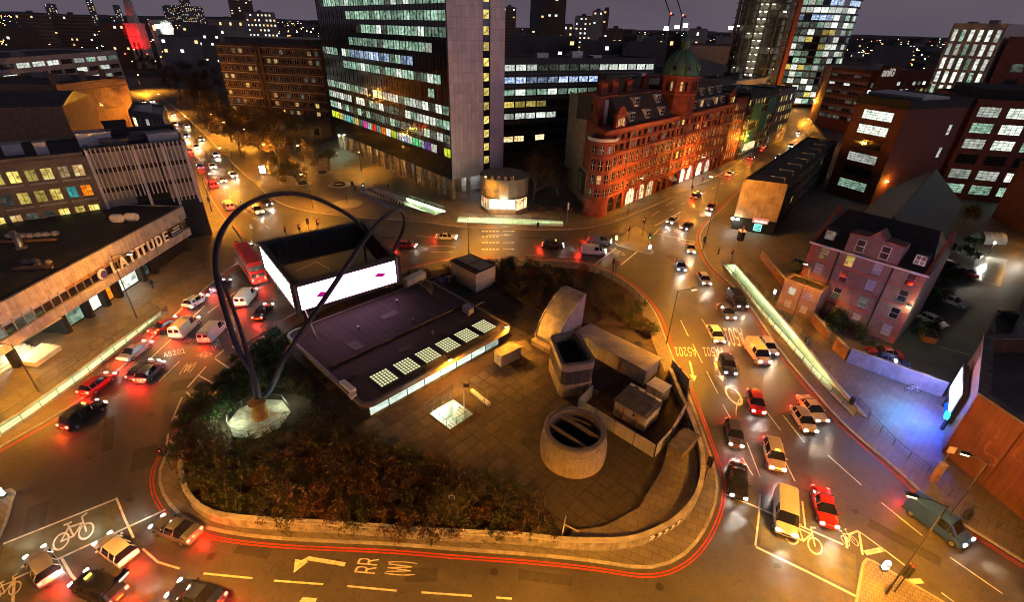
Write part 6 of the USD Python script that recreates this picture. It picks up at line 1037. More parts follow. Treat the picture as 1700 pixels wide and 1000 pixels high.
lamp((*(h0 + hn * .8 + hd_ * .5), 6.6), 130, (.95, 1.0, .55), .1); t = thing('wall_lamp', 'greenish bulkhead lamp on the right corner of the dormitory', 'lamp', (*(h0 + hn * .3), 6.6)); g = MB(); g.box((*(h0 + hn * .35 - hd_ * .3), 6.7), (.5, .3, .35), dirx=hd_); put('housing', g, M_dark, t); g = MB(); g.box((*(h0 + hn * .42 - hd_ * .3), 6.5), (.4, .2, .12), dirx=hd_); put('lens', g, emit('bulkhead_green', (.9, 1, .5), 60), t)
# long dark roofs behind the dormitory
rl = unit(A([.69, .73])); Lr = 46.0; rs0, rs1 = k0 + rl * 2, k1; mid_ = (h0 + h1) / 2 + hin * 6.5; pr = A([rl[1], -rl[0]]); hwid = 6.2
hq_ = ccw([mid_ + pr * hwid + rl * 7, mid_ + pr * hwid + rl * Lr, mid_ - pr * hwid + rl * Lr, mid_ - pr * hwid + rl * 7]); dh = block('hall_wing', 'long dark hall with a steep slate roof running back from the dormitory', hq_, .12, 10.3, M_greyb, parapet=0)
e = pr * (hwid + .4); s0_, s1_ = mid_ + rl * 1.0, mid_ + rl * (Lr + .3); g = MB(); g.add([(*(s0_ + e), 10.2), (*(s1_ + e), 10.2), (*s1_, rz_), (*s0_, rz_), (*(s1_ - e), 10.2), (*(s0_ - e), 10.2)], [[0, 1, 2, 3], [3, 2, 4, 5]]); put('slate_roof', g, M_slate, dh); g = MB(); g.tube([(*s0_, rz_ + .05), (*s1_, rz_ + .05)], .16, 5); put('ridge', g, mat('ridge_tile', (.10, .06, .05)), dh); g = MB(); g.add([(*(s1_ - e), 10.3), (*(s1_ + e), 10.3), (*s1_, rz_ - .1)], [[0, 1, 2]]); put('gable_end', g, M_greyb, dh)
# ---- narrow dark terrace with the blank rendered gable
g0, g1 = P(1213, 380)[:2], P(1282, 391)[:2]; td = unit(A([92.9, 162.4]) - A([47.9, 104.7])); HB = 11.3
tq_ = [g0, g1, g1 + td * 66, g0 + td * 70]; te = block('dark_terrace', 'long narrow dark terrace ending in a blank cream rendered gable above shops', tq_, .12, HB, M_blk, plant=0, parapet=.4, faces=[(1, 3, 16, .45, .5, 1, 11, rng_pick(51, [(.05, YEL), (.12, DIM)]))], frame=M_dark)
g = MB(); g.slab(g0, g1, .02, .22, 3.2, HB + .6); put('rendered_gable', g, mat('stained_cream_render', (.50, .40, .27), .9, .35, .5, col2=(.30, .22, .14), streak=.24), te, label='blank stained cream gable wall')
g = MB(); g.slab(g0, g1, .02, .3, .12, 3.1); put('shop_base', g, M_blk, te); gd_ = unit(g1 - g0); gn_ = A([gd_[1], -gd_[0]]); Lg = np.linalg.norm(g1 - g0)
g = MB(); g.slab(g0 + gd_ * .45 * Lg, g0 + gd_ * .82 * Lg, .24, .55, 2.5, 3.6); sg = put('shop_sign', g, emit('pink_sign', (1.0, .34, .2), .8), te); put('sign_strip', MB().slab(g0 + gd_ * (.50 * Lg), g0 + gd_ * (.78 * Lg), .55, .58, 2.72, 3.1), emit('sign_letter', (1, .95, .85), 2.2), sg)
g = MB(); g.slab(g0 + gd_ * .52 * Lg, g0 + gd_ * .70 * Lg, .45, .75, .7, 2.3); sb_ = put('light_box', g, emit('teal_light_box', (.25, 1.0, .8), 1.6), te); [put('light_box_line', MB().slab(g0 + gd_ * (.54 + .02 * (k % 2)) * Lg, g0 + gd_ * .68 * Lg, .755, .77, .9 + k * .35, 1.1 + k * .35), M_dark, sb_) for k in range(4)]
for u in (-.02, .1): p = g0 + gd_ * u * Lg + gn_ * .6; g = MB(); g.lathe([(0, -.3), (.32, -.2), (.36, 0), (.32, .2), (0, .3)], (*p, 2.7), 10); put('globe_lamp', g, emit('globe_white', (.95, 1, .85), 14), te); lamp((*(p + gn_ * .5), 2.6), 60, (.95, 1, .8), .3)
lamp((*(g0 + gd_ * .6 * Lg + gn_ * 1.2), 1.8), 25, (.3, 1, .8), .2)
for k in range(8): p = lerp(tq_[1], tq_[2], k / 8 + .05) + A([-1.2, .6]); g = MB(); g.tube([(*p, HB + .1), (*p, HB + 1.0), (*(p - A([2.6, -1.6])), HB + 1.0)], .16, 6); put('roof_pipe', g, M_steel, te)
kq = P(1228, 400)[:2]; t = thing('phone_kiosk', 'small dark street kiosk with a lit red top by the cream gable', 'kiosk', (*kq, 0)); g = MB(); g.box((*kq, 1.2), (1.1, 1.1, 2.2)); put('body', g, M_blk, t); g = MB(); g.box((*kq, 2.4), (1.2, 1.2, .3)); put('top', g, emit('kiosk_orange', (1, .35, .1), 1.5), t)
# ---- lower right brick building with parapet and big display
q0 = P(1562, 752)[:2]; q1 = A([50.6, 24.0]); dw = unit(A([8, 9.0])); q3 = q0 + dw * 15.0; rb_ = thing('corner_brick_building', 'lower right brick building with a stained orange wall and sunken roof', 'building', (*q0, 0)); HR = 8.4; bq_ = [q1 + A([0, 0]), q1 + A([30, 8]), q3 + A([30, 2]), q3, q0]; bq_ = ccw(bq_)
M_stain = mat('stained_orange_brick', (.21, .085, .036), .9, .35, .25, bump=.3, bscale=10, col2=(.13, .05, .022), streak=.24); g = MB(); pg = Polygon(bq_); g.prism(pg.difference(pg.buffer(-.5, join_style=2)), .12, HR, bottom=True); put('wall', g, M_stain, rb_)
g = MB(); g.prism(pg.difference(pg.buffer(-.75, join_style=2)).buffer(.12, join_style=2), HR, HR + .22, bottom=True); put('coping', g, M_dkroof, rb_); g = MB(); g.sheet(pg.buffer(-.4), HR - 2.2); put('roof', g, mat('ponded_roof', (.10, .10, .115), .35, .6, .18), rb_)
g = MB(); p = lerp(q0, q3, .5) + A([4, -3.5]); g.slab(lerp(q0, q1, .02) + A([9, 2]), lerp(q0, q1, .02) + A([20, -3]), 0, .5, HR - 2.2, HR - 1.4); put('roof_upstand', g, M_dkroof, rb_)
fd2 = unit(q0 - q3); fw_n = A([fd2[1], -fd2[0]]); fw_n = fw_n if fw_n @ A([-1, 1]) > 0 else -fw_n
bb0 = P(1575, 690, 2.6)[:2]; bb1 = P(1578, 644, 2.6)[:2]; bdir = unit(bb1 - bb0); bn = A([-bdir[1], bdir[0]]); t = thing('display_hoarding', 'tall glowing white display hoarding on the flank of the lower right building', 'display hoarding', (*bb0, 0))
zt_ = ZH(bb1, 611); g = MB(); g.slab(bb1 + bdir * .5, bb0 - bdir * .5, -.5, 0, 1.9, zt_ + .3); put('frame', g, M_dark, t); g = MB(); g.slab(bb1, bb0, 0.01, .06, 2.6, zt_); put('display', g, emit('display_white', (.86, .90, 1.0), 2.4), t); g = MB(); g.slab(lerp(bb1, bb0, .55), bb0 - bdir * .2, .0, .3, 2.1, 2.4); put('lower_box', g, emit('display_blue', (.01, .10, 1.0), 1.6), t); g = MB(); g.slab(bb0, bb0 - bdir * .9, .02, .4, 2.5, 3.1); put('green_lamp', g, emit('display_green', (.05, 1, .6), 2.5), t)
for u in (.1, .9): p = lerp(bb0, bb1, u) - bn * .25; g = MB(); g.box((*p, 1.2), (.3, .3, 2.2)); put('leg', g, M_dark, t)
lamp((*(lerp(bb0, bb1, .15) + bn * .8), 2.3), 1100, (.0, .07, 1.0), .2); lamp((*(lerp(bb0, bb1, .3) + bn * 3.6), 3.0), 480, (.0, .5, 1.0), .2); lamp((*(lerp(bb0, bb1, .6) + bn * 2.2), 5.0), 800, (.60, .46, 1.0), .4)

wd_ = unit(q1 - q0); wn_ = A([wd_[1], -wd_[0]]); wn_ = wn_ if wn_ @ -q0 > 0 else -wn_; o3 = A([*(q0 + wn_ * .02), 0])
for pxs, w_ in (([(1660, 708), (1652, 728), (1640, 738), (1636, 752), (1648, 758), (1655, 766), (1648, 775), (1640, 768)], .12), ([(1692, 745), (1684, 760), (1696, 768)], .1)):
    q_ = spline([onplane(*p, o3, A([*wn_, 0])) for p in pxs], 5); uv = np.c_[(q_[:, :2] - q0) @ wd_, q_[:, 2]]; 
    for pg_ in poly_of(LineString(uv).buffer(w_)): put('chalky_stain', onwall(list(pg_.exterior.coords)[:-1], q0, wd_, wn_, .02), mat('chalky_mark', (.25, .12, .06), .95, .5, 2.0), rb_)
for u in (.3, .62, .93): p = lerp(q0, q1, u); g = MB(); g.box((*(p + wn_ * .08), HR / 2), (.12, .12, HR), dirx=wd_); put('downpipe', g, mat('rusted_pipe', (.16, .07, .03)), rb_)
# ================================================================== trees and shrubs
def leafmat(name, c, c2, tr=.25):
    if name in LK: return LK[name]
    LK[name] = usdkit.material(stage, f'/World/Looks/{name}', {'g': ('geometry', {}), 'r': ('rgb_ramp', {'ramp': [(0, tuple(c)), (1, tuple(c2))]}), 'p': ('principled_bsdf', {'roughness': .6, 'specular_ior_level': .3}), 't': ('translucent_bsdf', {}), 'm': ('mix_closure', {'fac': tr})},
        [('g.random_per_island', 'r.fac'), ('r.color', 'p.base_color'), ('r.color', 't.color'), ('p.BSDF', 'm.closure1'), ('t.BSDF', 'm.closure2')], surface='m.closure'); return LK[name]
M_bark = mat('bark', (.13, .095, .065), .9, .4, 3.0); M_twig = mat('twig', (.115, .08, .055), .9, .3, 3.0)
L_olive = leafmat('olive_leaf', (.055, .06, .018), (.115, .115, .04)); L_green = leafmat('evergreen_leaf', (.03, .06, .02), (.075, .12, .04)); L_rust = leafmat('rust_leaf', (.11, .045, .018), (.20, .09, .032)); L_gold = leafmat('golden_leaf', (.10, .085, .012), (.20, .16, .03), .4); L_dead = leafmat('dry_leaf', (.08, .052, .028), (.155, .105, .055))
L_plane = leafmat('clinging_plane_leaf', (.085, .058, .03), (.155, .105, .05), .3)
def leaves(rg, n, pts, size, spread):
    """n small leaf faces scattered round the points"""
    c = pts[rg.integers(0, len(pts), n)] + rg.normal(0, spread, (n, 3)); a = rg.normal(0, 1, (n, 3)); a /= np.linalg.norm(a, axis=1, keepdims=True); b = np.cross(a, rg.normal(0, 1, (n, 3))); b /= np.linalg.norm(b, axis=1, keepdims=True); s = size * rg.uniform(.6, 1.3, (n, 1))
    v = np.stack([c - a * s, c + b * s * .5, c + a * s, c - b * s * .5], 1).reshape(-1, 3); i = np.arange(n) * 4; return v, np.stack([i, i + 1, i + 2, i + 3], 1)
def grow(rg, base, d, ln, r, depth, trunk, twigs, tips, up=.12, split=(2, 4), spread=.55, thin=.62):
    p = [np.asarray(base, float)]; k = 4; dd = unit(d)
    for i in range(k): dd = unit(dd + rg.normal(0, .09, 3) + A([0, 0, up * .3])); p.append(p[-1] + dd * ln / k)
    (trunk if depth >= 3 else twigs).tube(p, np.linspace(r, r * thin, k + 1), 6 if depth >= 3 else (4 if depth == 2 else 3), caps=False)
    if depth == 0: tips.append(p[-1]); tips.append(p[-2]); return
    for j in range(rg.integers(*split) + (1 if depth > 1 else 0)):
        at = p[-1] if j == 0 else lerp(p[2], p[-1], rg.uniform(0, 1)); nd = unit(dd + rg.normal(0, spread, 3) + A([0, 0, up])); grow(rg, at, nd, ln * rg.uniform(.6, .85), r * thin * (.85 if j else .95), depth - 1, trunk, twigs, tips, up, split, spread, thin)
def tree(name, label, h, seed, group, leaf=None, nleaf=0, size=.12, cat='tree', fork=.3, spread=.5):
    rg = np.random.default_rng(seed); t = thing(name, label, cat, (0, 0, 0), group=group); tr, tw_, tips = MB(), MB(), []
    grow(rg, (0, 0, -.1), (0, 0, 1), h * fork, h * .026, 5, tr, tw_, tips, spread=spread); put('trunk', tr, M_bark, t, smooth=True); c = put('crown', tw_, M_twig, t)
    if leaf is not None: tp = np.array(tips); v, f = leaves(rg, nleaf, tp, size, .45); put('leaf', MB().add(v, f), leaf, c, kind='stuff')
    return t
def setloc(t, loc, rz=0, s=1.0):
    x = UsdGeom.Xformable(t.prim); x.ClearXformOpOrder(); M = Gf.Matrix4d().SetScale(s) * Gf.Matrix4d().SetRotate(Gf.Rotation(Gf.Vec3d(0, 0, 1), math.degrees(rz))); M.SetTranslateOnly(Gf.Vec3d(*[float(a) for a in (*loc, 0.0)[:3]])); x.AddTransformOp(opSuffix='place').Set(M); t.o = A((*loc, 0.)[:3])
def scatter(protos, spots, R, z=HP, smin=.8, smax=1.15):
    used = set()
    for i, sp in enumerate(spots):
        (x, y), k, lb, *sc = sp; gp_ = 'bare trees up the left road' if 'far up' in lb else ('bare trees beside the kiosk' if 'kiosk' in lb else None); s = sc[0] if sc else R.uniform(smin, smax); rz = R.uniform(0, 6.28); p = protos[k]
        if k not in used: used.add(k); setloc(p, (x, y, z), rz, s); tag(p, lb, group=gp_)
        else: copy(p, (x, y, z), rz, lb, gp_, s)
R = random.Random(12)
bare = [tree('bare_tree', '', 12.0, s_, 'bare winter trees on the plaza', L_plane, 3800, .16, spread=.55) for s_ in (1, 2, 3)]
LB1 = 'bare winter street tree among the others on the dark plaza left of the glass tower'; LB2 = 'bare winter tree between the round kiosk and the red mansion block'; LB3 = 'bare roadside tree far up the left road'
sp = [(P(x, y)[:2], k % 3, LB1, s) for k, (x, y, s) in enumerate(((402, 262, 1.15), (430, 248, 1.2), (455, 240, 1.1), (385, 236, 1.2), (480, 228, 1.1), (415, 222, 1.2), (360, 224, 1.1), (348, 205, 1.2), (505, 238, 1.0), (445, 210, 1.2), (470, 262, 1.0), (525, 262, .9), (330, 190, 1.1), (548, 285, .75), (395, 205, 1.15), (520, 240, .9), (375, 215, 1.2), (440, 228, 1.2), (465, 215, 1.2), (490, 248, 1.1), (412, 242, 1.2), (350, 180, 1.2), (425, 195, 1.2), (458, 262, 1.0), (500, 215, 1.1), (330, 172, 1.2)))]
sp += [(P(x, y)[:2], k % 3, LB2, s) for k, (x, y, s) in enumerate(((885, 335, 1.15), (925, 330, 1.15), (868, 318, 1.1), (905, 312, 1.2), (852, 300, 1.0), (935, 300, 1.1)))]
sp += [(P(x, y)[:2], k % 3, LB3, s) for k, (x, y, s) in enumerate(((300, 158, 1.2), (330, 160, 1.2), (285, 140, 1.2), (310, 135, 1.3), (345, 150, 1.3), (372, 165, 1.2), (262, 128, 1.3), (378, 140, 1.3), (330, 128, 1.3), (410, 150, 1.3), (240, 118, 1.3)))]
scatter(bare, sp, R)
gold = tree('golden_tree', 'small tree with lit yellow leaves beside the left approach road', 9.5, 8, None, L_gold, 2600, .16); setloc(gold, P(498, 308)[:2].tolist() + [HP]); g2 = tree('golden_tree', 'smaller yellow leaved tree leaning over the bus lane pavement', 7.5, 9, None, L_gold, 1800, .15); setloc(g2, P(466, 292)[:2].tolist() + [HP])
isl = tree('island_tree', 'twiggy brown crowned tree at the front of the roundabout garden', 6.2, 15, None, L_gold, 3000, .075, fork=.2, spread=.7); setloc(isl, [*P(752, 872)[:2], .45])
ev = tree('evergreen_tree', 'dark round evergreen beside the dormitory entrance', 5.0, 16, None, L_green, 4200, .15, fork=.22, spread=.7); setloc(ev, [*P(1385, 548)[:2], HP])
yt = tree('garden_tree', 'orange lit leafy tree in the courtyard by the gridded offices', 6.5, 17, None, L_gold, 2600, .15, fork=.25); setloc(yt, [*P(1598, 372)[:2], HP])
sh_spec = [('brown_shrub', L_dead, 1.9, 700, 'leafless brown shrub in the thicket on the roundabout garden', 'brown shrubs on the roundabout'), ('green_shrub', L_green, 1.8, 1100, 'dense green shrub growing in the roundabout garden', 'green shrubs on the roundabout'), ('olive_shrub', L_olive, 1.6, 1000, 'olive green shrub in the roundabout garden thicket', 'olive shrubs on the roundabout'), ('rust_shrub', L_rust, 1.5, 800, 'rust coloured shrub in the roundabout garden thicket', 'rust shrubs on the roundabout')]
shr = []
for k, (nm, lf, h, n, lb, gp) in enumerate(sh_spec):
    rg = np.random.default_rng(40 + k); t = thing(nm, lb, 'shrub', group=gp); tr, tw_, tips = MB(), MB(), []
    for j in range(6): a_ = rg.uniform(0, 6.28); grow(rg, (0.12 * math.cos(a_), .12 * math.sin(a_), -.05), (math.cos(a_) * .8, math.sin(a_) * .8, 1.0), h * .5, .035, 2, tr, tw_, tips, spread=.5)
    put('stem', tw_, M_twig, t); v, f = leaves(rg, int(n * .62), np.array(tips), .125, .17); put('foliage', MB().add(v, f), lf, t); shr.append(t)
def fill(poly, n, kinds, sp, mind=.8):
    Rr2 = random.Random(n); x0, y0, x1, y1 = poly.bounds; got = []
    for _ in range(n * 40):
        p = A([Rr2.uniform(x0, x1), Rr2.uniform(y0, y1)])
        if poly.contains(Point(*p)) and all(np.hypot(*(p - q_)) > mind for q_ in got): got.append(p); k = Rr2.choice(kinds); sp.append((p, k, sh_spec[k][4], Rr2.uniform(.55, 1.2)))
        if len(got) >= n: break
sp = []; gardens = inner.difference(pav_zone.buffer(.3)).difference(Polygon(oc).buffer(1.5))
fill(gardens.intersection(sbox(-40, 20, 8.5, 40)), 140, [0, 0, 2, 2, 3], sp, 1.15); fill(Polygon(PP([(455, 560), (400, 610), (345, 660), (300, 720), (310, 760), (370, 700), (420, 640), (470, 590)])), 42, [1, 1, 2], sp, .9); fill(gardens.intersection(sbox(-2, 60, 30, 85)), 55, [2, 1, 0, 3], sp, 1.1); fill(gardens.intersection(sbox(16, 44, 30, 62)), 22, [1, 2, 0], sp, 1.0); fill(gardens.intersection(sbox(-34, 40, -20, 60)), 16, [1, 2], sp, 1.0)
fill(gardens.intersection(sbox(-22, 60, 0, 85)), 22, [0, 2, 3], sp, 1.1); scatter(shr, sp, R, .42)
hedge = [(P(x, y)[:2], 1, 'green hedge shrub beside the brick dormitory and its car park', s) for x, y, s in ((1420, 560, 1.0), (1432, 575, .9), (1560, 470, 1.4), (1575, 460, 1.4), (1545, 500, 1.2), (1562, 505, 1.3), (1535, 550, 1.0), (1528, 565, .9), (1590, 425, 1.3), (1604, 412, 1.4), (1330, 470, 1.2), (1345, 478, 1.0), (1612, 430, 1.2))]
for p, k, lb, s in hedge: copy(shr[1], (*p, HP), R.uniform(0, 6), lb, 'hedge shrubs by the dormitory', s)
# ================================================================== vehicles
M_tyre = mat('tyre', (.015, .015, .015), .8); M_rim = mat('alloy_rim', (.4, .4, .42), .3, .1, 5, metal=.8); M_cglass = mat('car_glass', (.01, .011, .013), .05, .1, 1, spec=.8)
M_head = emit('headlamp', (1.0, .96, .86), 90.0); M_tail = emit('tail_lamp', (1.0, .035, .02), 26.0); M_headoff = mat('headlamp_lens', (.5, .5, .5), .15); M_tailoff = mat('tail_lens', (.3, .015, .015), .2); M_plate = mat('yellow_number_plate', (.55, .42, .05), .5); M_platew = mat('white_number_plate', (.6, .6, .58), .5)
PAINT = {n: mat('paint_' + n, c, .28, .08, .5, coat=.6) for n, c in dict(white=(.62, .61, .59), silver=(.36, .365, .37), black=(.014, .014, .016), grey=(.10, .105, .11), red=(.38, .018, .015), blue=(.02, .06, .28), navy=(.015, .02, .06), cream=(.5, .42, .3)).items()}
# station: x from nose, half width, bottom, belt, top, top half width
SHAPES = {'hatchback': [(0, .62, .30, .60, .62, .55), (.12, .78, .22, .66, .70, .66), (.95, .86, .2, .84, .88, .72), (1.65, .87, .2, .90, 1.42, .60), (2.75, .87, .2, .92, 1.47, .62), (3.5, .86, .2, .94, 1.40, .58), (3.92, .82, .22, .92, .98, .66), (4.05, .72, .3, .70, .72, .6)],
          'saloon': [(0, .64, .30, .58, .60, .55), (.14, .80, .22, .64, .68, .68), (1.2, .88, .2, .82, .86, .74), (1.95, .89, .2, .88, 1.38, .58), (2.95, .89, .2, .90, 1.42, .60), (3.65, .88, .2, .92, .99, .64), (4.35, .82, .24, .86, .92, .66), (4.5, .74, .3, .66, .68, .6)],
          'taxi': [(0, .64, .30, .68, .72, .55), (.12, .80, .22, .80, .86, .68), (1.1, .87, .2, .94, 1.0, .74), (1.6, .88, .2, 1.0, 1.70, .66), (2.9, .88, .2, 1.0, 1.78, .70), (3.9, .87, .2, 1.0, 1.68, .66), (4.3, .82, .24, .95, 1.04, .66), (4.5, .76, .3, .72, .74, .6)],
          'van': [(0, .80, .32, .75, .80, .70), (.15, .92, .25, .95, 1.02, .82), (.85, .96, .22, 1.1, 1.2, .86), (1.5, .97, .22, 1.15, 1.95, .80), (2.4, .98, .22, 1.18, 2.0, .84), (4.6, .98, .22, 1.18, 2.0, .84), (4.95, .96, .25, 1.15, 1.93, .80), (5.0, .92, .3, 1.1, 1.85, .78)]}
def car(kind, paint, lit_=True, name=None):
    st = SHAPES[kind]; Lc = st[-1][0]; t = thing(name or {'van': 'delivery_van', 'taxi': 'taxi'}.get(kind, 'car'), '', {'van': 'van', 'taxi': 'taxi'}.get(kind, 'car')); body, gl = MB(), MB(); ring = []
    for x, w, zb, zl, zt, wt in st:
        h = [(w * .86, zb), (w, zb + .14), (w * 1.01, zl * .72), (w * .97, zl), (wt, zt - .05), (wt * .72, zt)]; X = Lc / 2 - x; ring.append([(X, y, z) for y, z in h] + [(X, -y, z) for y, z in h[::-1]])
    n = 12
    for i in range(len(ring) - 1):
        cab = st[i][4] - st[i][3] > .2; cab2 = st[i + 1][4] - st[i + 1][3] > .2
        for j in range(n - 1):
            q_ = [ring[i][j], ring[i][j + 1], ring[i + 1][j + 1], ring[i + 1][j]]; side = j in (3, 7); top = j in (4, 5, 6)
            isg = (side and (cab or cab2)) or (top and cab != cab2 and kind != 'van') or (top and cab != cab2 and i < 4)
            if kind == 'van' and side and i >= 4: isg = False
            (gl if isg else body).quad(*q_)
        body.quad(ring[i][n - 1], ring[i][0], ring[i + 1][0], ring[i + 1][n - 1])
    for rr, fl in ((ring[0], 1), (ring[-1], 0)):
        k = [(j, n - 1 - j) for j in range(6)]
        for (a_, b_), (c_, d_) in zip(k[:-1], k[1:]): body.quad(*([rr[a_], rr[c_], rr[d_], rr[b_]][::1 if fl else -1]))
    for i in (3, 4, 5):                                              # roof posts
        if st[i][4] - st[i][3] < .2 or kind == 'van' and i > 3: continue
        for s_ in (1, -1):
            a_, b_ = ring[i][3 if s_ > 0 else 8], ring[i][4 if s_ > 0 else 7]; body.tube([A(a_) + A([0, s_ * .01, 0]), A(b_) + A([0, s_ * .01, 0])], .045, 4)
    put('body', body, PAINT[paint], t, smooth=30, local=True); put('window_glass', gl, M_cglass, t, smooth=30, local=True); rw = .31 if kind != 'van' else .35
    for x in (.78, Lc - .8):
        for s_ in (1, -1):
            y = s_ * (st[3][1] - .09); g = MB(); g.tube([(Lc / 2 - x, y - .1, rw), (Lc / 2 - x, y + .1, rw)], rw, 14); w = put('wheel', g, M_tyre, t, local=True); g = MB(); yo = y + s_ * .105; g.tube([(Lc / 2 - x, yo - .01, rw), (Lc / 2 - x, yo + .012, rw)], rw * .62, 10); put('rim', g, M_rim, w, local=True)
    zh = st[1][3] - .04; zr = st[-2][3] - .14 if kind != 'van' else .95
    for s_ in (1, -1):
        g = MB(); g.box((Lc / 2 - .07, s_ * st[1][1] * .76, zh), (.16, .32, .15)); put('headlight', g, M_head if lit_ else M_headoff, t, local=True)
        g = MB(); g.box((-Lc / 2 + .06, s_ * st[-2][1] * .8, zr), (.14, .26 if kind != 'van' else .14, .2), 0); put('tail_light', g, M_tail if lit_ else M_tailoff, t, local=True)
        g = MB(); g.box((Lc / 2 - st[2][0] - .35, s_ * (st[3][1] + .1), st[2][3] + .1), (.12, .2, .13)); put('mirror', g, PAINT[paint], t, local=True)
    for x_, w_ in ((Lc / 2 - .03, st[0][1]), (-Lc / 2 + .03, st[-1][1])): g = MB(); g.box((x_, 0, .4), (.16, w_ * 2.05, .2)); put('bumper', g, M_tyre if paint in ('white', 'cream', 'silver') or kind == 'van' else PAINT[paint], t, local=True)
    g = MB(); g.box((Lc / 2 - .02, 0, st[0][3] - .06), (.08, st[0][1] * .9, .12)); put('grille', g, M_tyre, t, local=True)
    for s_ in (1, -1):
        g = MB(); [g.box((Lc / 2 - x_, s_ * (st[3][1] + .002), .6), (.014, .02, .55)) for x_ in ((1.55, 2.5, 3.3) if kind != 'van' else (1.4, 2.4, 3.6))]; put('door_seam', g, M_tyre, t, local=True)
    g = MB(); g.box((-Lc / 2 - .005, 0, st[-1][3] - .1), (.03, .52, .12)); put('number_plate', g, M_plate, t, local=True); g = MB(); g.box((Lc / 2 + .005, 0, .45), (.03, .52, .12)); put('number_plate', g, M_platew, t, local=True)
    if kind == 'taxi': g = MB(); g.box((.55, 0, 1.82), (.16, .5, .13)); put('roof_sign', g, emit('taxi_sign', (1, .6, .1), 3), t, local=True)
    if kind == 'van': g = MB(); [g.box((-Lc / 2 - .0, s_ * .42, 1.5), (.03, .6, .5)) for s_ in (1, -1)]; put('rear_window', g, M_cglass, t, local=True)
    return t
_proto = {}
def park(kind, paint, a, b, label, group=None, on=True, beam=None):
    """a vehicle on the ground with its nose at image point a and its tail at b (only the direction counts)"""
    pa, pb = P(*a)[:2], P(*b)[:2]; c = (pa + pb) / 2; d = unit(pa - pb); rz = math.atan2(d[1], d[0]); key = (kind, paint, on); z = 0.0
    if key not in _proto: _proto[key] = t = car(kind, paint, on); setloc(t, (*c, z), rz); tag(t, label, group=group); o = t
    else: o = copy(_proto[key], (*c, z), rz, label, group)
    Lc = SHAPES[kind][-1][0]
    if on:
        lamp((*(c + d * (Lc / 2 + .25)), .75), (beam or 300), (1, .95, .84), .09, aim=(d[0], d[1], -.11), cone=32, soft=.6)
        lamp((*(c - d * (Lc / 2 + .5)), .8), 130, (1, .03, .012), .12)
    return o
TL_ = 'tail lamps'
for k, v in enumerate([
    ('hatchback', 'silver', (62, 922), (92, 972), 'silver hatchback waiting at the lower left stop line'), ('hatchback', 'white', (172, 900), (222, 938), 'white hatchback with glowing rear screen at the lower left stop line'),
    ('saloon', 'grey', (262, 872), (330, 898), 'dark grey saloon nearest the roundabout kerb at the lower left'), ('taxi', 'black', (135, 968), (205, 1000), 'black cab behind the white hatchback at the bottom edge'), ('saloon', 'navy', (295, 985), (365, 1008), 'navy saloon cut by the bottom edge of the picture'),
    ('hatchback', 'red', (176, 634), (152, 652), 'red hatchback braking beside the lit ramp'), ('saloon', 'silver', (238, 580), (216, 596), 'silver saloon in the left lane below the shop building'), ('hatchback', 'grey', (262, 612), (240, 634), 'grey hatchback one lane out from the lit ramp'),
    ('saloon', 'red', (290, 538), (264, 553), 'red saloon with amber indicator near the ramp top'), ('van', 'cream', (322, 538), (297, 562), 'cream van in the second lane of the left approach'), ('van', 'white', (425, 482), (396, 518), 'white van behind the red bus'), ('hatchback', 'white', (338, 497), (315, 512), 'white hatchback turning by the shop corner'),
    ('van', 'silver', (368, 545), (344, 570), 'silver van in the third lane of the left approach'), ('saloon', 'black', (448, 510), (428, 535), 'black saloon right beside the video screen'), ('hatchback', 'navy', (378, 470), (358, 487), 'navy hatchback ahead of the white van'),
    ('van', 'white', (1013, 424), (957, 420), 'white van waiting at the top of the roundabout'), ('van', 'grey', (1018, 407), (972, 402), 'grey van in the lane beyond the white van'), ('taxi', 'black', (938, 413), (897, 411), 'black cab following the white van across the top'), ('saloon', 'silver', (760, 398), (722, 397), 'silver saloon crossing the top of the roundabout'), ('hatchback', 'red', (688, 412), (662, 410), 'red hatchback entering the top of the roundabout'),
    ('saloon', 'navy', (1211, 624), (1203, 596), 'navy saloon on the lane arrows right of the island'), ('hatchback', 'red', (1258, 692), (1248, 655), 'red hatchback right of the painted roundel'), ('saloon', 'black', (1224, 830), (1222, 780), 'black saloon waiting at the right stop line with bright headlamps'), ('hatchback', 'grey', (1220, 744), (1214, 708), 'grey hatchback queuing behind the black saloon'),
    ('taxi', 'cream', (1287, 782), (1277, 742), 'cream cab in the middle lane on the right'), ('van', 'silver', (1301, 884), (1300, 838), 'silver van waiting left of the right cycle symbol'), ('saloon', 'red', (1372, 872), (1360, 825), 'red saloon waiting above the right cycle symbol'),
    ('hatchback', 'silver', (1104, 378), (1126, 362), 'silver hatchback at the upper right stop line'), ('saloon', 'black', (1128, 388), (1152, 371), 'black saloon at the upper right stop line by the mast')]):
    park(*v, beam=420 if k in (22, 25, 26) else None)
PL = ['white', 'silver', 'black', 'grey', 'red', 'navy', 'cream', 'blue']
seen_lb = {}
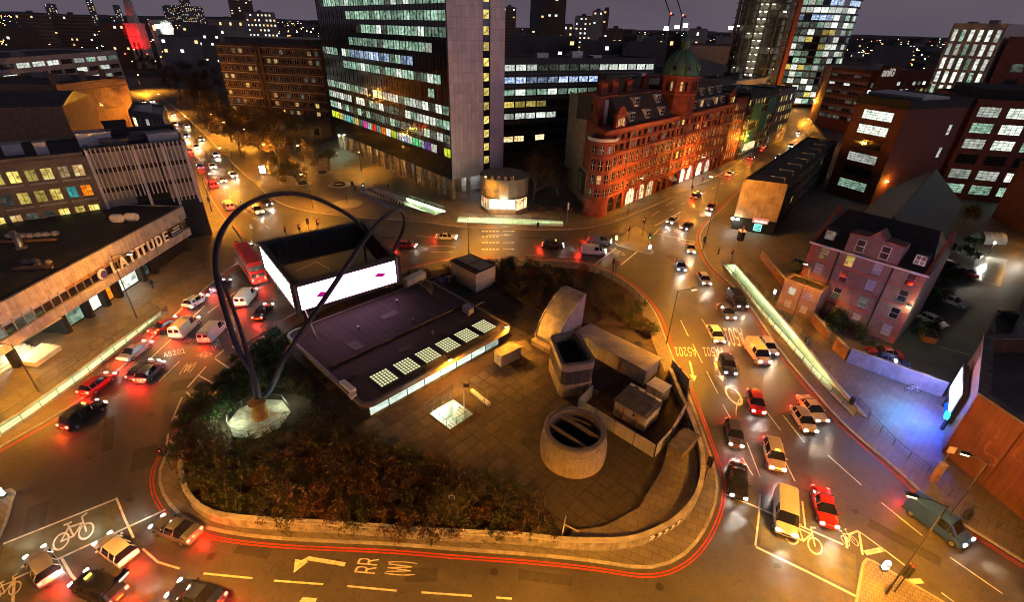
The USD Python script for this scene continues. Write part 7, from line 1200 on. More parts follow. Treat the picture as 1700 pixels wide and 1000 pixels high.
def stream(pxs, n, group, phrase, seed, kinds=('hatchback', 'saloon', 'taxi', 'van'), rev=False):
    """traffic along a lane, heads towards the end of the line"""
    Rs = random.Random(seed); L = LineString(spline(np.array(PP(pxs)), 8)); 
    for i in range(n):
        s = L.length * (i + .5 + Rs.uniform(-.18, .18)) / n; a_, b_ = L.interpolate(s + 1.5), L.interpolate(s - 1.5); kd = Rs.choice(kinds); pc = Rs.choice(PL if kd != 'taxi' else ['black']); d = unit([a_.x - b_.x, a_.y - b_.y]); c = A([(a_.x + b_.x) / 2, (a_.y + b_.y) / 2]); rz = math.atan2(d[1], d[0]); kn = {'taxi': 'cab'}.get(kd, kd)
        lb = f'{pc} {kn} {phrase}'; seen_lb[lb] = seen_lb.get(lb, 0) + 1
        if seen_lb[lb] > 1: pc = next(p_ for p_ in PL if f'{p_} {kn} {phrase}' not in seen_lb) if kd != 'taxi' else pc; kd = 'saloon' if kd == 'taxi' else kd; kn = {'taxi': 'cab'}.get(kd, kd); pc = next((p_ for p_ in PL if f'{p_} {kn} {phrase}' not in seen_lb), pc); lb = f'{pc} {kn} {phrase}'; seen_lb[lb] = 1
        key = (kd, pc, True)
        if key not in _proto: _proto[key] = t = car(kd, pc, True); setloc(t, (*c, 0), rz); tag(t, lb, group=group)
        else: copy(_proto[key], (*c, 0), rz, lb, group)
        Lc = SHAPES[kd][-1][0]; lamp((*(c + d * (Lc / 2 + .25)), .75), 300, (1, .80, .52), .09, aim=(d[0], d[1], -.12), cone=32, soft=.6); lamp((*(c - d * (Lc / 2 + .5)), .8), 85, (1, .03, .012), .12)
stream([(232, 168), (285, 205), (330, 250), (365, 295), (405, 340), (470, 372)], 9, 'oncoming traffic on the left road', 'coming down the left road in the nearer lane', 1); stream([(240, 163), (296, 200), (348, 248), (390, 295), (430, 332), (500, 366)], 8, 'oncoming traffic on the left road', 'coming down the left road beside the plaza', 2)
stream([(392, 452), (412, 420), (400, 375), (365, 325), (330, 275), (290, 225)], 6, 'traffic leaving by the left road', 'leaving up the left road', 3)
stream([(1325, 215), (1312, 245), (1265, 285), (1200, 330), (1160, 372)], 5, 'oncoming traffic on the right road', 'coming down the upper right road', 4); stream([(1120, 352), (1180, 312), (1240, 270), (1275, 235), (1288, 205)], 6, 'traffic leaving by the right road', 'leaving up the upper right road by the mansion block', 5)
stream([(1126, 400), (1130, 450), (1160, 510), (1195, 575), (1235, 630)], 2, 'traffic down the right side', 'curving down the right side of the roundabout', 6); stream([(1145, 400), (1160, 455), (1210, 530), (1275, 620), (1330, 700), (1385, 800)], 5, 'traffic down the right side', 'in the outer lanes down the right side', 7)
stream([(1200, 480), (1260, 560), (1330, 665), (1420, 765), (1530, 860), (1690, 965)], 4, 'traffic leaving at the lower right', 'leaving by the lower right road', 8)
stream([(60, 742), (150, 690), (230, 628), (300, 575)], 2, 'traffic on the left approach', 'near the kerb on the left approach', 9)
# double-decker bus
bz = thing('double_decker_bus', 'red double-decker bus turning up the left road beside the video screen', 'bus'); Lb, Wb, Hb = 10.6, 2.5, 4.35; M_bus = mat('bus_red', (.42, .018, .015), .3, .08, .5, coat=.5)
sec = Polygon([(-Wb / 2, .35), (Wb / 2, .35), (Wb / 2, Hb - .25), (Wb / 2 - .25, Hb), (-Wb / 2 + .25, Hb), (-Wb / 2, Hb - .25)]); tm = trimesh.creation.extrude_polygon(sec, Lb, engine='earcut'); v = np.array(tm.vertices)[:, [2, 0, 1]] - [Lb / 2, 0, 0]; put('body', MB().add(v, np.asarray(tm.faces)), M_bus, bz, local=True)
for s_ in (1, -1):
    for z0_, z1_ in ((1.3, 2.05), (2.75, 3.5)):
        for i in range(7): g = MB(); x = -Lb / 2 + .7 + i * 1.36; g.box((x + .6, s_ * (Wb / 2 + .01), (z0_ + z1_) / 2), (1.2, .04, z1_ - z0_)); put('side_window', g, LK['room_dim'] if (i + s_) % 3 else M_cglass, bz, local=True)
    for x in (-3.2, 3.4): g = MB(); g.tube([(x, s_ * (Wb / 2 - .3), .5), (x, s_ * (Wb / 2 + .02), .5)], .5, 14); w = put('wheel', g, M_tyre, bz, local=True); g = MB(); g.tube([(x, s_ * (Wb / 2 + .0), .5), (x, s_ * (Wb / 2 + .04), .5)], .28, 10); put('rim', g, M_rim, w, local=True)
    g = MB(); g.box((-Lb / 2 - .01, s_ * 1.0, 1.1), (.06, .22, .5)); put('tail_light', g, M_tail, bz, local=True); g = MB(); g.box((Lb / 2 + .01, s_ * .95, .8), (.06, .4, .22)); put('headlight', g, M_head, bz, local=True)
for x, nm in ((-Lb / 2 - .01, 'rear_window'), (Lb / 2 + .01, 'front_window')):
    for z, h in ((1.8, .8), (3.15, .85)): g = MB(); g.box((x, 0, z), (.05, 2.0, h)); put(nm, g, LK['room_dim'] if 'rear' in nm else M_cglass, bz, local=True)
g = MB(); g.box((Lb / 2 + .02, 0, 2.45), (.05, 1.5, .32)); put('blind_box', g, emit('bus_blind', (1, .75, .2), 1.5), bz, local=True); g = MB(); g.box((-Lb / 2 - .02, 0, .75), (.05, .5, .13)); put('number_plate', g, M_plate, bz, local=True)
pa, pb = P(408, 436)[:2], P(432, 472)[:2]; d = unit(pa - pb); setloc(bz, (*(pb + d * 5.0), 0), math.atan2(d[1], d[0])); lamp((*(pb - d * 1.5), 1.2), 90, (1, .05, .02), .2); lamp((*(pb + d * 11), 1.0), 300, (1, .95, .85), .1, aim=(d[0], d[1], -.1), cone=32)
# parked cars in the yard
for v in [('saloon', 'red', (1432, 585), (1500, 596), 'red saloon parked behind the blue lit wall'), ('hatchback', 'blue', (1500, 612), (1458, 600), 'blue hatchback parked between the red saloon and the wall'), ('hatchback', 'white', (1562, 545), (1530, 530), 'white hatchback parked near the orange skip'), ('saloon', 'silver', (1598, 512), (1560, 497), 'silver saloon parked beyond the white hatchback'), ('hatchback', 'red', (1558, 438), (1582, 447), 'red hatchback at the dark end of the car park'), ('saloon', 'red', (1590, 450), (1612, 462), 'second red saloon beside the hedge in the car park'), ('saloon', 'black', (1690, 540), (1668, 525), 'black saloon by the far wall of the car park'), ('hatchback', 'grey', (1345, 448), (1318, 438), 'grey hatchback parked in the dark yard left of the dormitory')]: park(*v, on=False, group=None)
# ================================================================== street furniture, walls, lamps
def street_lamp(px, label, h=9.5, arm=(1, 0), al=1.8, power=1700, xy=None, col=SODIUM, group=None, head=True):
    b = A(xy) if xy is not None else P(*px)[:2]; t = thing('street_lamp', label, 'street lamp', (*b, HP), group=group); d = A([*unit(arm), 0]); g = MB(); g.tube([(*b, HP), (*b, HP + 1.2), (*b, HP + 1.25), (*b, h)], [.11, .11, .075, .055], 8); put('column', g, M_dark, t)
    top = A([*b, h]); e = top + d * al + A([0, 0, .12]); g = MB(); g.tube([top - A([0, 0, .15]), top + d * al * .5 + A([0, 0, .15]), e], .04, 6); put('arm', g, M_dark, t)
    g = MB(); g.hexa([e + d * x + A([-d[1], d[0], 0]) * y for x, y in ((-.15, -.17), (.65, -.17), (.65, .17), (-.15, .17))], [e + d * x + A([-d[1], d[0], .16]) * A([1, 1, 0]) * y + A([0, 0, .17]) for x, y in ((-.1, -.1), (.55, -.1), (.55, .1), (-.1, .1))]); put('hood', g, M_dark, t)
    g = MB(); c = e + d * .25 - A([0, 0, .06]); g.box(c, (.55, .26, .1), dirx=d); put('lens', g, M_lamp, t); open_ = any(w_ in label for w_ in ('arched', 'lettering', 'striped', 'mast lamp', 'lower right pavement', 'signed brick', 'warehouse', 'trees', 'golden')); lamp(c - A([0, 0, .28]), power * (2.5 if open_ else 3.9), col, .13, **({} if open_ else dict(aim=(d[0] * .12, d[1] * .12, -1), cone=75, soft=.5))); return t
for a in [((228, 530), 'street lamp in front of the shop building lettering', ZH(P(228, 530), 424), (1, .2), 2.2, 1500), ((352, 352), 'street lamp on the pavement corner below the louvred building', 9, (1, .3), 1.6, 1700), ((1311, 540), 'street lamp between the lit ramp and the dormitory', ZH(P(1311, 540), 440), (-1, .2), .6, 600),
          ((806, 360), 'street lamp in front of the round kiosk', ZH(P(806, 360), 292), (.1, -1), .4, 900), ((1042, 358), 'street lamp on the kerb before the arched shopfronts', 9.5, (1, -.3), 1.6, 950), ((1148, 312), 'street lamp outside the bright arched shops', 9.0, (1, -.3), 1.2, 1700), ((1222, 268), 'street lamp by the striped brick house', 9, (1, -.3), 1.4, 1800),
          ((1170, 405), 'tall mast lamp on the right corner of the upper road', 14.5, (-1, .2), 1.6, 2400), ((1470, 988), 'street lamp rising from the lower right refuge', ZH(P(1470, 985), 838), (-1, .35), 2.0, 1400), ((65, 652), 'street lamp beside the lit ramp at the left edge', 7.0, (-1, -.2), 1.0, 900), ((778, 424), 'slim street lamp at the top edge of the roundabout', 7.5, (.1, 1), .8, 1000), ((1106, 572), 'street lamp on the right edge of the roundabout garden', 9.0, (1, .1), 2.0, 1700),
          ((520, 348), 'street lamp among the signals at the plaza corner', 9, (-.4, -1), 1.4, 1500), ((392, 302), 'street lamp on the plaza side of the left road', 9.5, (-1, -.5), 1.6, 2600), ((330, 238), 'street lamp further up the plaza side of the left road', 9.5, (-1, -.5), 1.6, 3400), ((282, 192), 'third street lamp up the plaza side of the left road', 9.5, (-1, -.5), 1.6, 4400), ((268, 222), 'street lamp by the brown warehouse flank on the left road', 9.5, (1, .3), 1.2, 3200), ((236, 152), 'farthest street lamp on the left road', 9.5, (1, -.6), 1.2, 5500),
          ((1338, 238), 'street lamp on the far right kerb of the upper road', 9.5, (-1, .2), 1.6, 2600), ((1294, 180), 'street lamp at the far bend of the upper road', 9.5, (-.2, -1), 1.2, 6000), ((1345, 196), 'street lamp below the signed brick office', 9.5, (-1, -.2), 1.2, 3800), ((1560, 880), 'street lamp on the lower right pavement', 9.0, (-1, .5), 1.4, 650), ((700, 300), 'plaza lamp in front of the tower arcade', 6, (.2, -1), .6, 350), ((600, 285), 'plaza lamp near the stone discs', 6, (.2, -1), .6, 600)]: street_lamp(*a)
for a in [((0, 0), 'street lamp on the near kerb below the picture, left of centre', 10, (.2, 1), 2.5, 2300, (-24, 14.5)), ((0, 0), 'street lamp on the near kerb below the picture, right of centre', 10, (0, 1), 2.5, 2300, (3, 13)), ((0, 0), 'street lamp on the near kerb at the lower right corner', 10, (.2, 1), 2.5, 2000, (27, 13.5)), ((361, 212), 'short lamp under the trees nearest the far left road', 5.5, (-1, -.3), .8, 900), ((382, 228), 'second short lamp under the plaza trees by the left road', 5.5, (-1, -.3), .8, 900), ((450, 268), 'short lamp beside the golden trees', 5.5, (-1, -.3), .8, 900), ((410, 240), 'short lamp in the middle of the plaza tree belt', 5.5, (.5, -.5), .8, 800), ((505, 270), 'short lamp on the inner plaza behind the golden trees', 5.5, (-.5, -.5), .8, 600), ((0, 0), 'street lamp left of the lower left refuge', 9, (1, .2), 2, 1800, (-62, 24))]: street_lamp(*a)
def signal(px, label, face=(0, -1), red=True, h=3.3, arm=0):
    b = P(*px)[:2]; t = thing('traffic_signal', label, 'traffic light', (*b, HP)); f = A([*unit(face), 0]); sd_ = A([-f[1], f[0], 0]); g = MB(); g.cyl(*b, HP, h, .06, 8); put('pole', g, M_dark, t)
    c = A([*b, h - .5]) + f * .16; g = MB(); g.box(c, (.34, .26, 1.0), dirx=sd_[:2]); hd2 = put('signal_head', g, M_blk, t); g = MB(); g.box(c - f * .1, (.6, .03, 1.25), dirx=sd_[:2]); put('backing_board', g, M_dark, hd2)
    for k, (z, mm) in enumerate(((.32, M_signal_red if red else M_blk), (0, M_blk), (-.32, M_blk if red else M_signal_green))):
        cc_ = c + f * .13 + A([0, 0, z]); th = np.linspace(0, 2 * math.pi, 10, endpoint=False); g = MB(); g.add(np.vstack([[cc_ + f * .02], [cc_ + f * .02 + sd_ * .11 * math.cos(x) + A([0, 0, .11 * math.sin(x)]) for x in th]]), [[0, 1 + i, 1 + (i + 1) % 10] for i in range(10)]); put('signal_lens', g, mm, hd2)
        g = MB(); g.box(cc_ + A([0, 0, .13]) + f * .08, (.26, .18, .02), dirx=sd_[:2]); put('signal_hood', g, M_blk, hd2)
    return t
for a in [((478, 402), 'traffic light left of the group at the plaza corner', (-.6, -.8), True), ((500, 398), 'traffic light in the middle of the plaza corner group', (.8, -.5), True), ((515, 392), 'traffic light on the tall pole of the plaza corner group', (-.5, .8), False, 3.8), ((530, 390), 'traffic light right of the plaza corner group', (.8, -.5), True), ((1042, 400), 'traffic light at the left end of the upper refuge island', (-1, -.2), True), ((1066, 392), 'tall traffic light in the middle of the upper refuge island', (-.6, -.8), True, 4.2), ((1075, 412), 'traffic light at the near tip of the upper refuge island', (.2, -1), False), ((1166, 418), 'traffic light on the right corner by the mast', (-.5, .8), True), ((1212, 440), 'traffic light at the head of the right ramp', (-.9, .3), True), ((1017, 456), 'traffic light at the top right edge of the roundabout', (-1, .2), True), ((286, 782), 'traffic light at the left edge of the roundabout hedge', (-.5, -.8), True), ((1484, 985), 'traffic light at the foot of the lower right lamp', (.4, .9), True), ((398, 428), 'traffic light on the left corner with a lit red lens', (.3, -.9), True), ((1228, 262), 'green traffic light up the right road', (.5, -.8), False), ((1168, 800), 'traffic light box beside the parapet bend', (.9, .5), True)]: signal(*a)
def sign(px, label, h, disc_, mm, face=(0, -1), r=.32, w=None, name='road_sign', ring=None):
    b = P(*px)[:2]; t = thing(name, label, 'sign', (*b, HP)); f = A([*unit(face), 0]); sd_ = A([-f[1], f[0], 0]); g = MB(); g.cyl(*b, HP, h, .045, 6); put('post', g, M_steel, t); c = A([*b, h - r]) + f * .07
    if disc_: th = np.linspace(0, 2 * math.pi, 18, endpoint=False); X = lambda rr, o: [c + f * o + sd_ * rr * math.cos(x) + A([0, 0, rr * math.sin(x)]) for x in th]; g = MB(); g.add(np.vstack([[c], X(r, 0)]), [[0, 1 + i, 1 + (i + 1) % 18] for i in range(18)]); p_ = put('sign_plate', g, mm, t)
    else: g = MB(); g.box(c, (w or .6, .04, r * 2), dirx=sd_[:2]); p_ = put('sign_plate', g, mm, t)
    if ring == 'bar': g = MB(); g.box(c + f * .02, (r * 1.3, .02, r * .34), dirx=sd_[:2]); put('sign_bar', g, M_white, p_)
    if ring == 'blue': g = MB(); g.add(np.vstack([[c + f * .01], X(r * .72, .01)]), [[0, 1 + i, 1 + (i + 1) % 18] for i in range(18)]); put('sign_symbol', g, mat('sign_blue', (.03, .08, .4)), p_)
    return t
M_sr = mat('sign_red', (.45, .02, .02), .45); M_sblue = mat('sign_blue', (.03, .08, .4), .4)
sign((1022, 458), 'round red no entry sign at the top right of the roundabout', 2.9, True, M_sr, ring='bar'); sign((475, 415), 'round white sign by the plaza signals', 2.6, True, M_white, ring='blue'); sign((752, 862), 'small round blue and white sign inside the twiggy tree', 3.4, True, M_white, r=.3, ring='blue'); sign((404, 352), 'round blue sign on the left corner pavement', 2.8, True, M_white, ring='blue'); sign((351, 348), 'blue and white bus stop sign on the left corner', 3.0, False, M_sblue, r=.5)
sign((941, 372), 'tall wayfinding totem near the plaza ramp', 5.2, False, M_white, r=.8, w=.35, name='totem_sign'); sign((1226, 408), 'pink topped totem near the cream gable', 4.6, False, mat('totem_pink', (.5, .2, .25)), r=.7, w=.35, name='totem_sign'); sign((1548, 795), 'red and white roundel style board on the lower right post', 4.6, False, M_white, r=.4, w=.7, face=(-.2, -1), ring='bar'); sign((1490, 968), 'round red prohibition sign at the lower right refuge', 2.7, True, M_sr, ring='bar', face=(-.3, -1)); sign((1282, 500), 'small lit white board beside the right ramp', 2.2, False, emit('white_board', (.9, 1, .9), 3), r=.4, w=.5, face=(-1, -.3)); sign((438, 292), 'glowing white advertising panel beside the golden tree', 3.0, False, emit('ad_panel', (1, .97, .9), 4), r=1.1, w=1.6, face=(.3, -1), name='advertising_panel'); sign((420, 570 - 180), 'white notice board on the left corner pavement', 2.4, False, M_white, r=.5, w=.6)
for px, lb, mm in (((1023, 400), 'glowing yellow bollard at the left tip of the upper refuge', emit('bollard_yellow', (1, .85, .25), 5)), ((1078, 416), 'glowing white bollard at the near tip of the upper refuge', emit('bollard_white', (1, .97, .8), 6)), ((1466, 948), 'glowing white bollard on the lower right refuge', emit('bollard_white', ())), ((6, 826), 'glowing bollard on the lower left refuge', emit('bollard_white', ()))):
    b = P(*px)[:2]; t = thing('lit_bollard', lb, 'bollard', (*b, HP)); g = MB(); g.box((*b, HP + .1), (.5, .4, .2)); put('base', g, M_dark, t); g = MB(); g.hexa([(b[0] + x * .22, b[1] + y * .15, HP + .2) for x, y in ((-1, -1), (1, -1), (1, 1), (-1, 1))], [(b[0] + x * .2, b[1] + y * .13, HP + 1.05) for x, y in ((-1, -1), (1, -1), (1, 1), (-1, 1))]); put('lens_box', g, mm, t); g = MB(); g.box((b[0], b[1] - .17, HP + .72), (.28, .03, .3)); put('symbol', g, mat('bollard_symbol', (.3, .22, .0)), t)
# railings
def rail_thing(line, label, bars=True, step=2.0, h=1.1): t = thing('guard_railing', label, 'railing', (*line[0], HP)); railing(t, [tuple(p) for p in line], HP, h, step, bars); return t
rail_thing(PP([(1018, 366), (1060, 350), (1096, 335)]), 'guard railing along the kerb before the arched shopfronts'); rail_thing(PP([(1545, 800), (1585, 838), (1640, 872), (1700, 905), (1760, 940)]), 'guard railing along the lower right pavement kerb'); rail_thing(PP([(1440, 700), (1490, 752), (1540, 790)]), 'guard railing at the foot of the right ramp', False); rail_thing(PP([(0, 775 - 90), (120, 610), (230, 530), (345, 442)]), 'guard railing on the pavement side of the left ramp', False, 2.4); rail_thing([tuple(p) for p in PROUND[::3]], 'railing along the top edge of the roundabout garden', True); rail_thing(PP([(388, 382), (406, 408), (404, 430), (392, 440)]), 'curved guard railing at the left road corner'); rail_thing(PP([(740, 358), (760, 362)]), 'short railing at the end of the plaza ramp', False)
# boundary walls by the dormitory
def wall(line, h, th, mm, label, cope=M_conc, name='boundary_wall', part='wall_bay', L_=3.0):
    t = thing(name, label, 'wall', (*line[0], HP)); Lw = LineString(line)
    for s in np.arange(0, Lw.length - .05, L_): a_, b_ = [A(Lw.interpolate(x).coords[0]) for x in (s, min(s + L_ - .02, Lw.length))]; g = MB(); g.slab(a_, b_, -th / 2, th / 2, HP, h); put(part, g, mm, t); g = MB(); g.slab(a_, b_, -th / 2 - .05, th / 2 + .05, h, h + .09); put('coping', g, cope, t)
    return t
M_gwall = mat('garden_wall_brick', (.24, .13, .075), .9, .35, 1.2, bump=.3, bscale=14); M_pwall = mat('painted_grey_wall', (.17, .16, .19), .8, .3, .8)
wall(PP([(1262, 430), (1300, 478), (1345, 535), (1372, 568)]), 1.7, .3, M_gwall, 'brown brick garden wall beside the pavement left of the dormitory'); wall(PP([(1382, 580), (1402, 600)]), 2.0, .3, M_gwall, 'short brick wall with a gate gap below the dormitory'); wall(PP([(1404, 602), (1480, 630), (1562, 660)]), 2.3, .3, M_pwall, 'grey wall washed with blue light behind the cycle stands')
yard = thing('car_park', None, None, kind='structure'); g = MB(); yp = Polygon([P(1404, 597)[:2], P(1562, 653)[:2], q3 + A([1, 0]), q3 + A([40, 10]), (118, 95), (104, 112), h0 + hin * 12, h0 + hn * .3]).buffer(0); g.sheet(yp, HP + .012); put('yard_surface', g, mat('yard_asphalt', (.05, .055, .048), .55, .4, .3), yard)
for k in range(7): g = MB(); a_, b_ = lerp(P(1562, 578), P(1612, 592), k / 7)[:2], lerp(P(1562, 578), P(1612, 592), (k + .6) / 7)[:2]; g.sheet(LineString([a_, b_]).buffer(.09), HP + .018); put('yellow_dash', g, mat('yellow_paint', (.5, .42, .08)), yard)
g = MB(); g.sheet(PP([(1620, 425), (1672, 432), (1660, 478), (1610, 465)]), HP + .03); put('pale_paving', g, mat('wet_pale_paving', (.30, .29, .26), .25, .3, .6), yard)
for px, lb in (((1638, 428), 'white yard lamp over the pale paving in the car park'), ((1690, 432), 'white yard lamp by the long wall at the right edge')):
    b = P(*px)[:2]; t = thing('yard_lamp', lb, 'lamp', (*b, HP)); g = MB(); g.cyl(*b, HP, 3.2, .05, 6); put('post', g, M_dark, t); g = MB(); g.lathe([(0, 3.15), (.22, 3.25), (.26, 3.45), (.2, 3.6), (0, 3.66)], (*b, 0), 10); put('globe', g, emit('globe_white', (.95, 1, .85), 14), t); lamp((b[0], b[1] - .35, 3.2), 320, (1, .98, .78), .2)
sk = P(1537, 566)[:2]; t = thing('skip', 'small orange skip standing in the car park by the hedge', 'skip', (*sk, HP)); g = MB(); e = unit(A([.5, 1])); f2 = A([-e[1], e[0]]); B4 = lambda s_, z: [(*(sk + e * x * 1.5 * s_ + f2 * y * .8), z) for x, y in ((-1, -1), (1, -1), (1, 1), (-1, 1))]; g.hexa(B4(.75, HP + .1), B4(1.0, HP + 1.2)); put('body', g, mat('skip_orange', (.5, .14, .02)), t); g = MB(); g.sheet([p[:2] for p in B4(.9, 0)], HP + 1.215); put('load', g, M_soil, t); g = MB(); g.slab(B4(1.0, 0)[0][:2], B4(1.0, 0)[1][:2], 0, .08, HP + 1.1, HP + 1.26); put('rim', g, M_orange, t)
gh = P(1640, 402)[:2]; t = thing('glazed_shelter', 'small pale curved glazed shelter in the courtyard', 'shelter', (*gh, HP)); prof_ = [(-1.8 * math.cos(x), 2.2 * math.sin(x)) for x in np.linspace(0, math.pi, 9)]; g = MB(); [g.quad((gh[0] - 2.5, gh[1] + a_[0], HP + a_[1]), (gh[0] + 2.5, gh[1] + a_[0], HP + a_[1]), (gh[0] + 2.5, gh[1] + b_[0], HP + b_[1]), (gh[0] - 2.5, gh[1] + b_[0], HP + b_[1])) for a_, b_ in zip(prof_[:-1], prof_[1:])]; put('glazed_vault', g, mat('pale_roof_glass', ()), t); [put('rib', MB().tube([(gh[0] + x, gh[1] + a_[0] * 1.02, HP + a_[1] * 1.02) for a_ in prof_], .05, 4), M_steel, t) for x in (-2.5, -1.25, 0, 1.25, 2.5)]
# long brick terrace at the right edge
te0, te1 = P(1668, 592)[:2], P(1705, 470)[:2]; tdd = unit(te1 - te0); block('edge_terrace', 'long low brick terrace with small lit windows at the right edge', ccw([te0, te1, te1 + A([14, -4]), te0 + A([14, -4])]), .12, 6.5, M_greyb, faces=[(3, 2, 9, .4, .5, .6, 6.2, rng_pick(61, [(.35, YEL), (.5, WRM)]))], plant=1, seed=3)
# cycle stands and a bicycle, docking row, plaza discs, bins
for k in range(5):
    b = lerp(P(1437, 612), P(1524, 650), k / 4.0)[:2]; t = thing('cycle_stand', ['cycle stand with a red tag nearest the dormitory end of the grey wall', 'second cycle stand along the grey wall', 'middle cycle stand along the grey wall', 'cycle stand left of the parked bicycle', 'cycle stand right of the parked bicycle'][k], 'cycle stand', (*b, HP)); f = unit(A([.55, .83])); g = MB(); g.tube([(*(b - f * .4), HP), (*(b - f * .4), HP + .7), (*(b - f * .3), HP + .8), (*(b + f * .3), HP + .8), (*(b + f * .4), HP + .7), (*(b + f * .4), HP)], .03, 6); put('hoop', g, M_steel, t); g = MB(); [g.cyl(*(b + f * s_ * .4), HP, HP + .03, .09, 8) for s_ in (1,)]; put('foot_plate', g, M_steel, t)
bk = P(1512, 652)[:2]; t = thing('bicycle', 'pale bicycle leaning at the cycle stands by the grey wall', 'bicycle', (*bk, HP)); dbx = unit(P(1530, 655)[:2] - P(1495, 645)[:2]); z0b = HP + .36; Q = lambda u, z: (*(bk + dbx * u), HP + z); M_bk = mat('bicycle_white', (.5, .5, .5), .35)
for u in (-.52, .52): th = np.linspace(0, 2 * math.pi, 19); w = put('wheel', MB().tube([Q(u + .34 * math.cos(x), .36 + .34 * math.sin(x)) for x in th], .022, 5, False), M_tyre, t); put('spoke', MB().tube([Q(u - .32, .36), Q(u + .32, .36)], .01, 3).tube([Q(u, .04), Q(u, .68)], .01, 3), M_steel, w, kind='stuff')
put('frame', MB().tube([Q(-.52, .36), Q(-.15, .85), Q(.38, .82), Q(-.05, .36), Q(-.52, .36)], .025, 5).tube([Q(-.05, .36), Q(-.2, .98)], .02, 5).tube([Q(.52, .36), Q(.36, 1.0)], .022, 5), M_bk, t); put('saddle', MB().box(Q(-.21, 1.0), (.26, .12, .06), dirx=dbx), M_tyre, t); e_ = A([-dbx[1], dbx[0], 0]); put('handlebar', MB().tube([A(Q(.34, 1.03)) + e_ * .28, A(Q(.36, 1.05)), A(Q(.34, 1.03)) - e_ * .28], .018, 5), M_bk, t)
for row, (pa_, pb_, lb, mm) in enumerate((((604, 324), (645, 347), 'near row of cycle hire docks on the plaza', M_sblue), ((612, 318), (668, 343), 'far row of cycle hire docks with parked bicycles on the plaza', M_blk))):
    t = thing('cycle_dock_row', lb, 'cycle docks', (*P(*pa_)[:2], HP)); f = unit(P(*pb_)[:2] - P(*pa_)[:2]); n2 = A([-f[1], f[0]])
    for k in range(14):
        b = lerp(P(*pa_), P(*pb_), k / 13)[:2]; g = MB(); g.box((*b, HP + .4), (.18, .3, .8), dirx=f); put('dock', g, mm, t)
        if row: g = MB(); th = np.linspace(0, 2 * math.pi, 9); [g.tube([(*(b + n2 * (u + .3 * math.cos(x))), HP + .33 + .3 * math.sin(x)) for x in th], .025, 3, False) for u in (.5, 1.4)]; g.tube([(*(b + n2 * .5), HP + .35), (*(b + n2 * .8), HP + .8), (*(b + n2 * 1.3), HP + .9), (*(b + n2 * 1.0), HP + .35)], .04, 4); put('hire_bicycle', g, M_sr if k % 3 else M_sblue, t)
b = P(604, 318)[:2]; t = thing('hire_terminal', 'blue cycle hire terminal at the end of the dock rows', 'terminal', (*b, HP)); g = MB(); g.box((*b, HP + 1.1), (.5, .4, 2.2)); put('body', g, M_sblue, t); g = MB(); g.box((b[0], b[1] - .21, HP + 1.6), (.36, .03, .5)); put('screen', g, emit('terminal_screen', (.7, .8, 1), 1.5), t)
for px, r_, lb in (((564, 308), 3.2, 'round stone disc with a ring seat on the plaza'), ((577, 340), 3.6, 'plain round stone disc with a slim post on the plaza'), ((503, 306), 2.2, 'round tree bench near the golden tree'), ((536, 288), 2.4, 'dark round planter on the plaza')):
    b = P(*px)[:2]; t = thing('stone_disc' if r_ > 3 else ('ring_bench' if r_ == 2.2 else 'round_planter'), lb, 'plaza seat' if r_ < 2.3 else 'stone disc', (*b, HP)); g = MB(); g.lathe([(r_, 0), (r_, .12), (0.01, .16)], (*b, HP), 28); put('disc', g, mat('disc_stone', (.26, .24, .21), .75, .3, 1.5), t)
    g = MB(); g.lathe([(r_ * .55, .1), (r_ * .55, .5), (r_ * .42, .5), (r_ * .42, .1)], (*b, HP), 24) if 'post' not in lb else g.cyl(*b, HP, 2.6, .06, 8); put('ring_seat' if 'post' not in lb else 'post', g, M_dark, t)
for px, lb in (((585, 308), 'black litter bin by the ring seat disc'), ((1337, 570), 'grey litter bin beside the right ramp railing'), ((1412, 672), 'litter bin with sacks leaning on the ramp railing'), ((1602, 862), 'black litter bin behind the lower right railing'), ((893, 378), 'black litter bin by the wayfinding totem')):
    b = P(*px)[:2]; t = thing('litter_bin', lb, 'bin', (*b, HP)); g = MB(); g.lathe([(.25, 0), (.3, .1), (.3, .85), (.26, .9)], (*b, HP), 12); put('body', g, M_blk, t); g = MB(); g.lathe([(.3, .95), (.33, 1.0), (.2, 1.12), (.0, 1.15)], (*b, HP), 12); put('cap', g, M_dark, t)
for px in ((875, 348), (902, 350), (928, 350), (945, 352)):
    b = P(*px)[:2]; t = thing('cafe_table', {875: 'cafe table nearest the round kiosk', 902: 'cafe table under the bare trees', 928: 'cafe table near the flank wall', 945: 'cafe table furthest right by the flank wall'}[px[0]], 'table', (*b, HP)); g = MB(); g.box((*b, HP + .74), (1.6, .7, .06)); put('tabletop', g, M_brown, t); [put('bench', MB().box((b[0], b[1] + s_ * .65, HP + .45), (1.6, .28, .05)), M_brown, t) for s_ in (1, -1)]; [put('leg', MB().box((b[0] + s_ * .6, b[1], HP + .36), (.08, 1.2, .7)), M_dark, t) for s_ in (1, -1)]
g = MB(); b = P(1548, 800)[:2]; t = thing('timber_pier', 'sloping timber post at the corner of the lower right pavement', 'post', (*b, HP)); put('post', MB().box((*b, HP + 1.2), (.5, .5, 2.4)), mat('timber', (.28, .2, .1)), t); put('cap', MB().box((*b, HP + 2.45), (.6, .6, .1)), M_conc, t)

